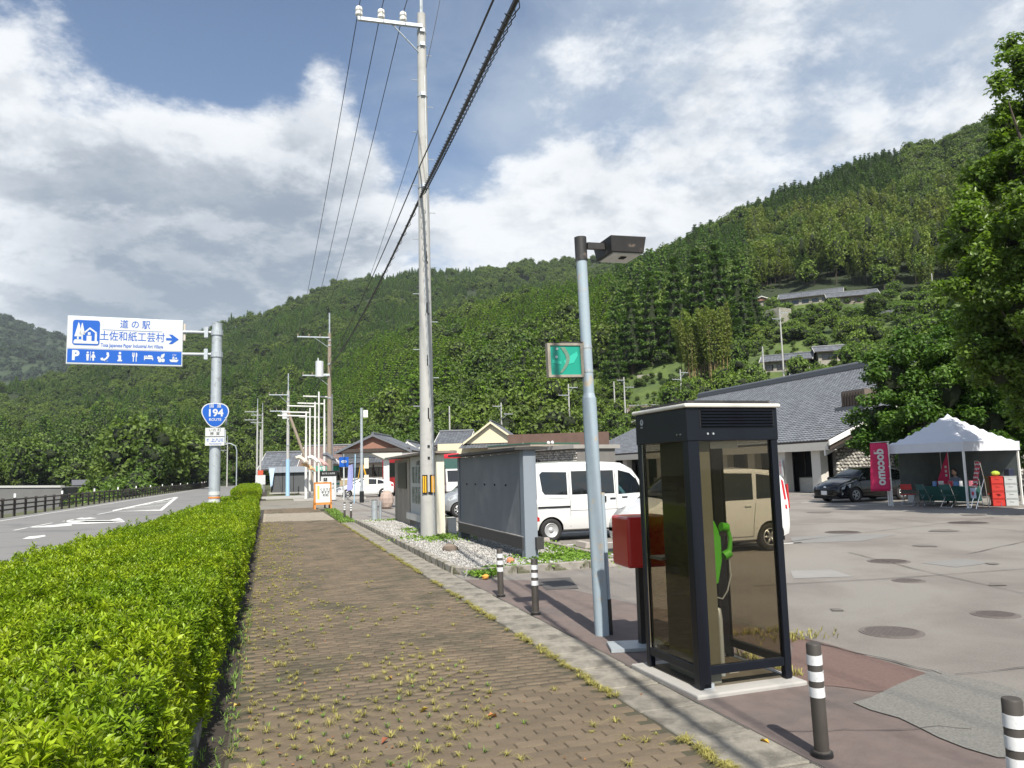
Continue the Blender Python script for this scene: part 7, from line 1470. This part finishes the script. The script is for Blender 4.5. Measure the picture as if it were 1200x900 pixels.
hb = MB().bb(-2.2, 2.8, -.9, .9, 0, .12).build('concrete_plinth', mt_conc, None, loc=tuple(D(381, 560, 57.3).to_tuple()[:2])+(0,)); tag(hb, 'low pale concrete plinth under the flag poles', 'plinth')
for i, (px, pz, c_, lb) in enumerate([(354, 2.9, (.55, .5, .42), 'cream cloth streamer hanging at the left of the flag poles'), (361, 2.4, (.6, .38, .2), 'orange patterned streamer among the flag poles'), (368, 2.9, (.62, .62, .58), 'white streamer in the middle of the flag poles'), (377, 2.7, (.5, .32, .3), 'pinkish carp streamer right of the white one'), (386, 3.1, (.12, .13, .15), 'dark carp streamer drooping over the info board'), (390, 2.9, (.7, .66, .66), 'white carp streamer at the right of the flag poles')]):
    q = D(px, 560, 56.5+.3*i); m_ = MB(); m_.tube([(-.45, 0, .12), (-.2, .05, .16), (.05, 0, .02), (.2, -.06, -.16), (.38, 0, -.2), (.5, 0, -.42)], [.10, .17, .13, .16, .09, .03], 7); tag(m_.build('carp_streamer', mat('streamer%d' % i, c_, .8, var=.3, vs=3), None, True, loc=(q.x, q.y, pz)), lb, 'streamer', 'cloth streamers on the flag poles')
q = D(392, 590, 55); ib = empty('info_board', (q.x-.05, q.y, 0), R(-8), 'white information pillar with black top and black pictograms beside the flag poles', 'sign'); 
q = D(385, 560, 54.5); ib.location = (q.x, q.y, 0); ib.scale = (.60, .7, .66); MB().bb(-.85, .85, 0, .25, .1, 2.55).build('panel', mt_signw, ib); MB().bb(-.95, .95, -.03, .28, 2.55, 3.1).build('black_top', mt_black, ib); text('道の駅 土佐和紙', .2, mt_signw, ib, (0, -.04, 2.82), TR)
for z in (2.05, 1.65): pi_ = MB().bb(-.55, -.15, -.02, 0, z, z+.33).build('pictogram', mt_black, ib); text('P' if z > 2 else 'WC', .25, mt_signw, pi_, (-.35, -.025, z+.17), TR)
text('駐車場\nトイレ\n案内所', .22, mt_black, ib, (.3, -.01, 1.5), TR)
q = G(377, 597); a = empty('sign_stand', (q.x+.1, q.y+.4, 0), R(6), 'orange wooden framed A-board sign standing at the path end', 'sign stand'); mo_ = mat('orange_wood', (.52, .20, .035), .6)
for (x0, x1, z0, z1) in ((-.45, -.37, 0, 1.38), (.37, .45, 0, 1.38), (-.45, .45, 1.30, 1.38), (-.45, .45, .22, .34)): MB().prism([(x0, .0+.16*z0/1.38-.0, z0), (x1, .16*z0/1.38, z0), (x1, .16*z1/1.38, z1), (x0, .16*z1/1.38, z1)], (0, .05, 0)).build('frame_bar', mo_, a)
bd = MB().prism([(-.37, .06, .34), (.37, .06, .34), (.37, .16, 1.30), (-.37, .16, 1.30)], (0, .02, 0)).build('board', mt_signw, a); text('くらうど\n手すき\n和紙', .15, mt_black, bd, (.14, .10, .85), (R(84), 0, 0)); MB().prism([(-.28, .085, .5), (-.18, .085, .5), (-.18, .148, 1.2), (-.28, .148, 1.2)], (0, -.01, 0)).build('yellow_strip', mat('strip_y', (.6, .45, .1), .6), bd)
for x in (-.4, .4): MB().cyl((x, .6, 0), (x, .2, 1.3), .025, n=6).build('rear_leg', mo_, a)
q = G(403, 586); bsn = empty('bus_stop_sign', (q.x, q.y, 0), 0, 'blue square parking sign with white symbol on a thin white post', 'sign'); MB().cyl((0, 0, 0), (0, 0, 3.2), .05, n=8).build('post', mt_signw, bsn); fb = MB().bb(-.32, .32, -.06, -.03, 2.30, 2.98).build('blue_plate', mt_blue, bsn); MB().ell((0, -.07, 2.66), (.2, .01, .10), 10, 6).build('bus_symbol', mt_signw, fb); text('BUS', .14, mt_blue, fb, (0, -.085, 2.66), TR)
q = G(424, 589); po = empty('area_lamp_post', (q.x, q.y, 0), 0, 'tall thin grey lamp post with small box light behind the blue sign', 'lamp post'); zt_ = D(424, 478, math.hypot(q.x, q.y)).z; MB().cyl((0, 0, 0), (0, 0, zt_), .10, .08, 10).build('post', mt_galv, po); MB().bb(.1, .38, -.15, .15, zt_-.6, zt_-.15).build('lamp_head', mt_white, po); MB().bb(.14, .42, -.1, -.05, 1.0, 1.7).build('plate', mat('plate_cream', (.6, .58, .48), .6), po); MB().bb(.14, .42, -.1, -.05, 2.1, 2.75).build('plate', MATS['plate_cream'], po); MB().cyl((0, 0, 0), (0, 0, .7), .14, n=10).build('base_wrap', mt_black, po)
nb_ = empty('blue_banner', (q.x-.7, q.y-.1, 0), 0, 'pale blue nobori banner leaning beside the thin grey lamp post', 'banner'); MB().cyl((0.22, 0, 0), (.30, 0, 3.0), .03, n=6).build('pole', mat('pole_lb', (.35, .55, .72), .5), nb_); MB().prism([(-.22, 0, .75), (.12, 0, .8), (.2, 0, 2.4), (-.12, 0, 2.3)], (0, .02, 0)).build('cloth', mat('nobori_blue', (.26, .28, .52), .7), nb_)
q = D(411, 560, 70); ce = empty('yellow_crane', (q.x+1.2, q.y, 0), R(10), 'small yellow crane behind the white hatchback', 'crane'); my = mat('crane_yellow', (.62, .36, .02), .5); MB().bb(-1.2, 1.0, 0, 1.4, .6, 1.6).build('body', my, ce); MB().cyl((.7, .5, 1.4), (-.3, .5, 5.0), .16, .06, 6).build('boom', my, ce); MB().cyl((-.9, .5, 1.5), (-.3, .5, 4.9), .05, n=5).build('strut', my, ce); MB().bb(-1.5, 1.4, -.1, 1.5, .1, .6).build('track', mt_dark, ce); ce.scale = (.62,)*3
q = G(455, 597); sl_ = empty('shelter', (q.x, q.y+.5, 0), R(-5), 'small white roofed shelter with stone pillar left of the notice board', 'shelter'); MB().bb(-.14, .14, 0, .28, .9, 2.5).build('post', mt_white, sl_); MB().ell((.0, .1, .42), (.36, .36, .50), 9, 7, .06).build('stone_pillar', mat('pinkish_stone', (.36, .28, .24), .9, bump=.6), sl_); MB().prism([(-.95, -.3, 2.75), (1.5, -.3, 2.75), (1.5, 1.5, 2.75), (-.4, 1.5, 2.45), (-.4, -.3, 2.45)][:0] or [(-.75, -.3, 2.75), (.75, -.3, 2.75), (.75, -.3, 2.62), (-.1, -.3, 2.45)], (0, 2.2, 0)).build('roof', mt_bw, sl_)
bk_ = MB(); 
for dx in (0, .9): bk_.tube([(.9+dx*.2+.0, .3+dx+.3*math.cos(t), .33+.3*math.sin(t)) for t in np.linspace(0, 6.283, 14)], .02, 5)
bk_.tube([(.95, .3, .33), (.95, .7, .8), (1.05, 1.2, .33)], .02, 5); tag(bk_.build('bicycle', mt_black, None, loc=sl_.location), 'dark bicycle parked behind the stone pillar', 'bicycle')
# ------------------------------------------------------------------ trees at the right: bushy dome tree and large near tree
ml_near = leafmat('maple_leaf', (.095, .155, .028), (.135, .205, .042), (.08, .13, .028), trans=.38, island=.45, rough=.35, mottle=.9)
ml_dome = leafmat('dome_leaf', (.055, .120, .016), (.090, .165, .022), (.04, .09, .014), trans=.25, island=.4, mottle=.35)
def big_tree(name, loc, label, blobs, nl, ls, ml, trunk, seed, limbs):
    rg = np.random.default_rng(seed); o = empty(name, loc, 0, label, 'tree'); P = []; Nn = []; core = MB(); vol = sum(b_[3]**2 for b_ in blobs)
    for (x, y, z, r_) in blobs:
        n = int(nl*r_*r_/vol); nc = max(10, int(24*r_)); cd_ = rg.normal(0, 1, (nc, 3)); cd_ /= np.linalg.norm(cd_, axis=1)[:, None]; cr = r_*rg.uniform(.55, 1.02, nc); w_ = rg.integers(0, nc, n)
        c = np.array([x, y, z])+cd_[w_]*cr[w_][:, None]; d = rg.normal(0, 1, (n, 3)); d /= np.linalg.norm(d, axis=1)[:, None]; sp = .26+.10*r_
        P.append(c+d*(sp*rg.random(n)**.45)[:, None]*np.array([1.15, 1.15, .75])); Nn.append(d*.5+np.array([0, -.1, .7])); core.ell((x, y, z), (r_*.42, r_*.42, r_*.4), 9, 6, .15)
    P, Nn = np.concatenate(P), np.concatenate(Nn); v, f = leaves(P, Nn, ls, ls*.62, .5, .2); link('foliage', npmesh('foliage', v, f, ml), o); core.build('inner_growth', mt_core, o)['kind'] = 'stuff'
    tk_ = MB().tube([(0, 0, -.2), (.05, 0, trunk[1]*.3), (-.1, .1, trunk[1]*.65), (.1, 0, trunk[1])], [trunk[0], trunk[0]*.8, trunk[0]*.6, trunk[0]*.25], 9).build('trunk', mt_bark, o, True)
    for (a, c) in limbs: MB().tube([a, ((a[0]+c[0])/2, (a[1]+c[1])/2, (a[2]+c[2])/2+.3), c], [trunk[0]*.4, trunk[0]*.25, .02], 6).build('limb', mt_bark, tk_)
    return o
dt = D(1120, 560, 41)
big_tree('dome_tree', (dt.x, dt.y, 0), 'wide dark green dome shaped tree behind the tent and the black car',
    [(-2.9, 1.0, 3.6, 1.7), (-2.4, .8, 5.4, 1.7), (-1.0, -.4, 6.6, 1.6), (.6, -.9, 7.3, 1.5), (2.2, -1, 7.2, 1.5), (3.8, -1, 6.6, 1.8), (-2.5, -.8, 3.1, 1.7), (-1.5, -1.2, 4.6, 1.7), (.2, -1.4, 5.4, 2.0), (1.8, -1.0, 5.0, 2.0), (.2, -1.5, 3.2, 2.0), (3.6, -.5, 4.2, 2.1), (5.6, .5, 4.3, 2.2), (3.0, -1.2, 2.7, 1.7), (6.6, 0, 2.7, 2.0), (-1.6, 0, 2.2, 1.5), (1.2, .3, 6.3, 1.4), (8.5, .5, 3.4, 2.4), (10.8, .5, 4.4, 2.6), (4.6, 2, 5.6, 1.8), (9.5, 2.0, 6.0, 2.2), (-.6, -.6, 6.1, 1.1)], 150000, .19, ml_dome, (.28, 4), 5, [((0, 0, 1.2), (-2, -.6, 3.2)), ((0, 0, 1.5), (2.6, -.6, 3.4)), ((0, 0, 1.8), (.4, -1, 5))])
nt0 = D(1262, 560, 28); PXm = 901/23
bl_ = []
for (px, py, r_) in [(1195, 75, .55), (1180, 150, .5), (1215, 120, .9), (1155, 215, .75), (1200, 200, 1.0), (1135, 262, .6), (1175, 290, 1.1), (1230, 260, 1.3), (1128, 335, .55), (1160, 380, .95), (1210, 360, 1.3), (1150, 300, .6), (1175, 435, .9), (1225, 440, 1.2), (1260, 340, 1.5), (1270, 180, 1.4), (1300, 420, 1.6), (1250, 60, 1.0), (1120, 290, .35), (1135, 235, .35), (1172, 100, .3), (1186, 52, .25), (1140, 410, .5), (1200, 480, .6)]:
    q = D(px, py, 27.5+random.uniform(-1.5, 1.5)); bl_.append((q.x-nt0.x, q.y-nt0.y, q.z, r_*1.05))
big_tree('broadleaf_tree', (nt0.x, nt0.y, 0), 'tall glossy leaved tree rising past the top right edge', bl_, 72000, .16, ml_near, (.26, 11), 8, [((0, 0, 2.5), (-2.0, .2, 6.0)), ((0, 0, 4), (-1.8, 0, 8)), ((0, 0, 6), (-1, 0, 11)), ((0, 0, 3), (-1.6, -.6, 4.4)), ((0, 0, 8), (-.9, .2, 12.6))])
# trees out of frame on the right and behind shade the tent
st_ = tree('broad', 0, (26.3, 15.2, 0), 1.05, 'shade tree just outside the right edge whose crown dapples the tent'); st_.location = (30.0, 14.0, .3)
for i, (px, d, k, sc_) in enumerate([(1165, 47, 'broad', 1.0), (1180, 52, 'broad', 1.25), (1230, 48, 'broad', 1.3)]):
    q = D(px, 560, d); tree(k, i, (q.x, q.y, 0), sc_, ['dark tree between the dome tree and the tent top', 'dark tree filling the gap right of the dome tree', 'dark tree at the right edge behind the tent'][i])
bsx = MB()
for k in range(26): a = k*2.4; bsx.ell((.06*k*.25*math.cos(a), .06*k*.25*math.sin(a), .12), (.10, .02, .14), 5, 4)
tag(bsx.build('potted_shrub', ml_weed, None, loc=(XE+.2, Y0-.6+.2, 0)), 'small bright green plant at the hall corner by the black car', 'plant')
rb_ = MB().ell((0, 0, .5), (1.3, .9, .95), 10, 7, .10).build('boulder', mt_stone, None, False, (XE+2.6, Y0-1.0, 0)); tag(rb_, 'pale boulder at the foot of the hall stone wall', 'boulder')
# ------------------------------------------------------------------ air
hz = bpy.data.materials.new('haze'); hz.use_nodes = True; nt = hz.node_tree; nt.nodes.clear(); pvv = N(nt, 'ShaderNodeVolumePrincipled'); pvv.inputs['Color'].default_value = (.80, .90, 1.0, 1); pvv.inputs['Density'].default_value = .000085; pvv.inputs['Anisotropy'].default_value = .0
oo = N(nt, 'ShaderNodeOutputMaterial'); L(nt, pvv.outputs[0], oo.inputs['Volume'])
hzo = MB().bb(-2400, 900, -320, 2600, -7, 560).build('haze', hz); hzo['kind'] = 'stuff'
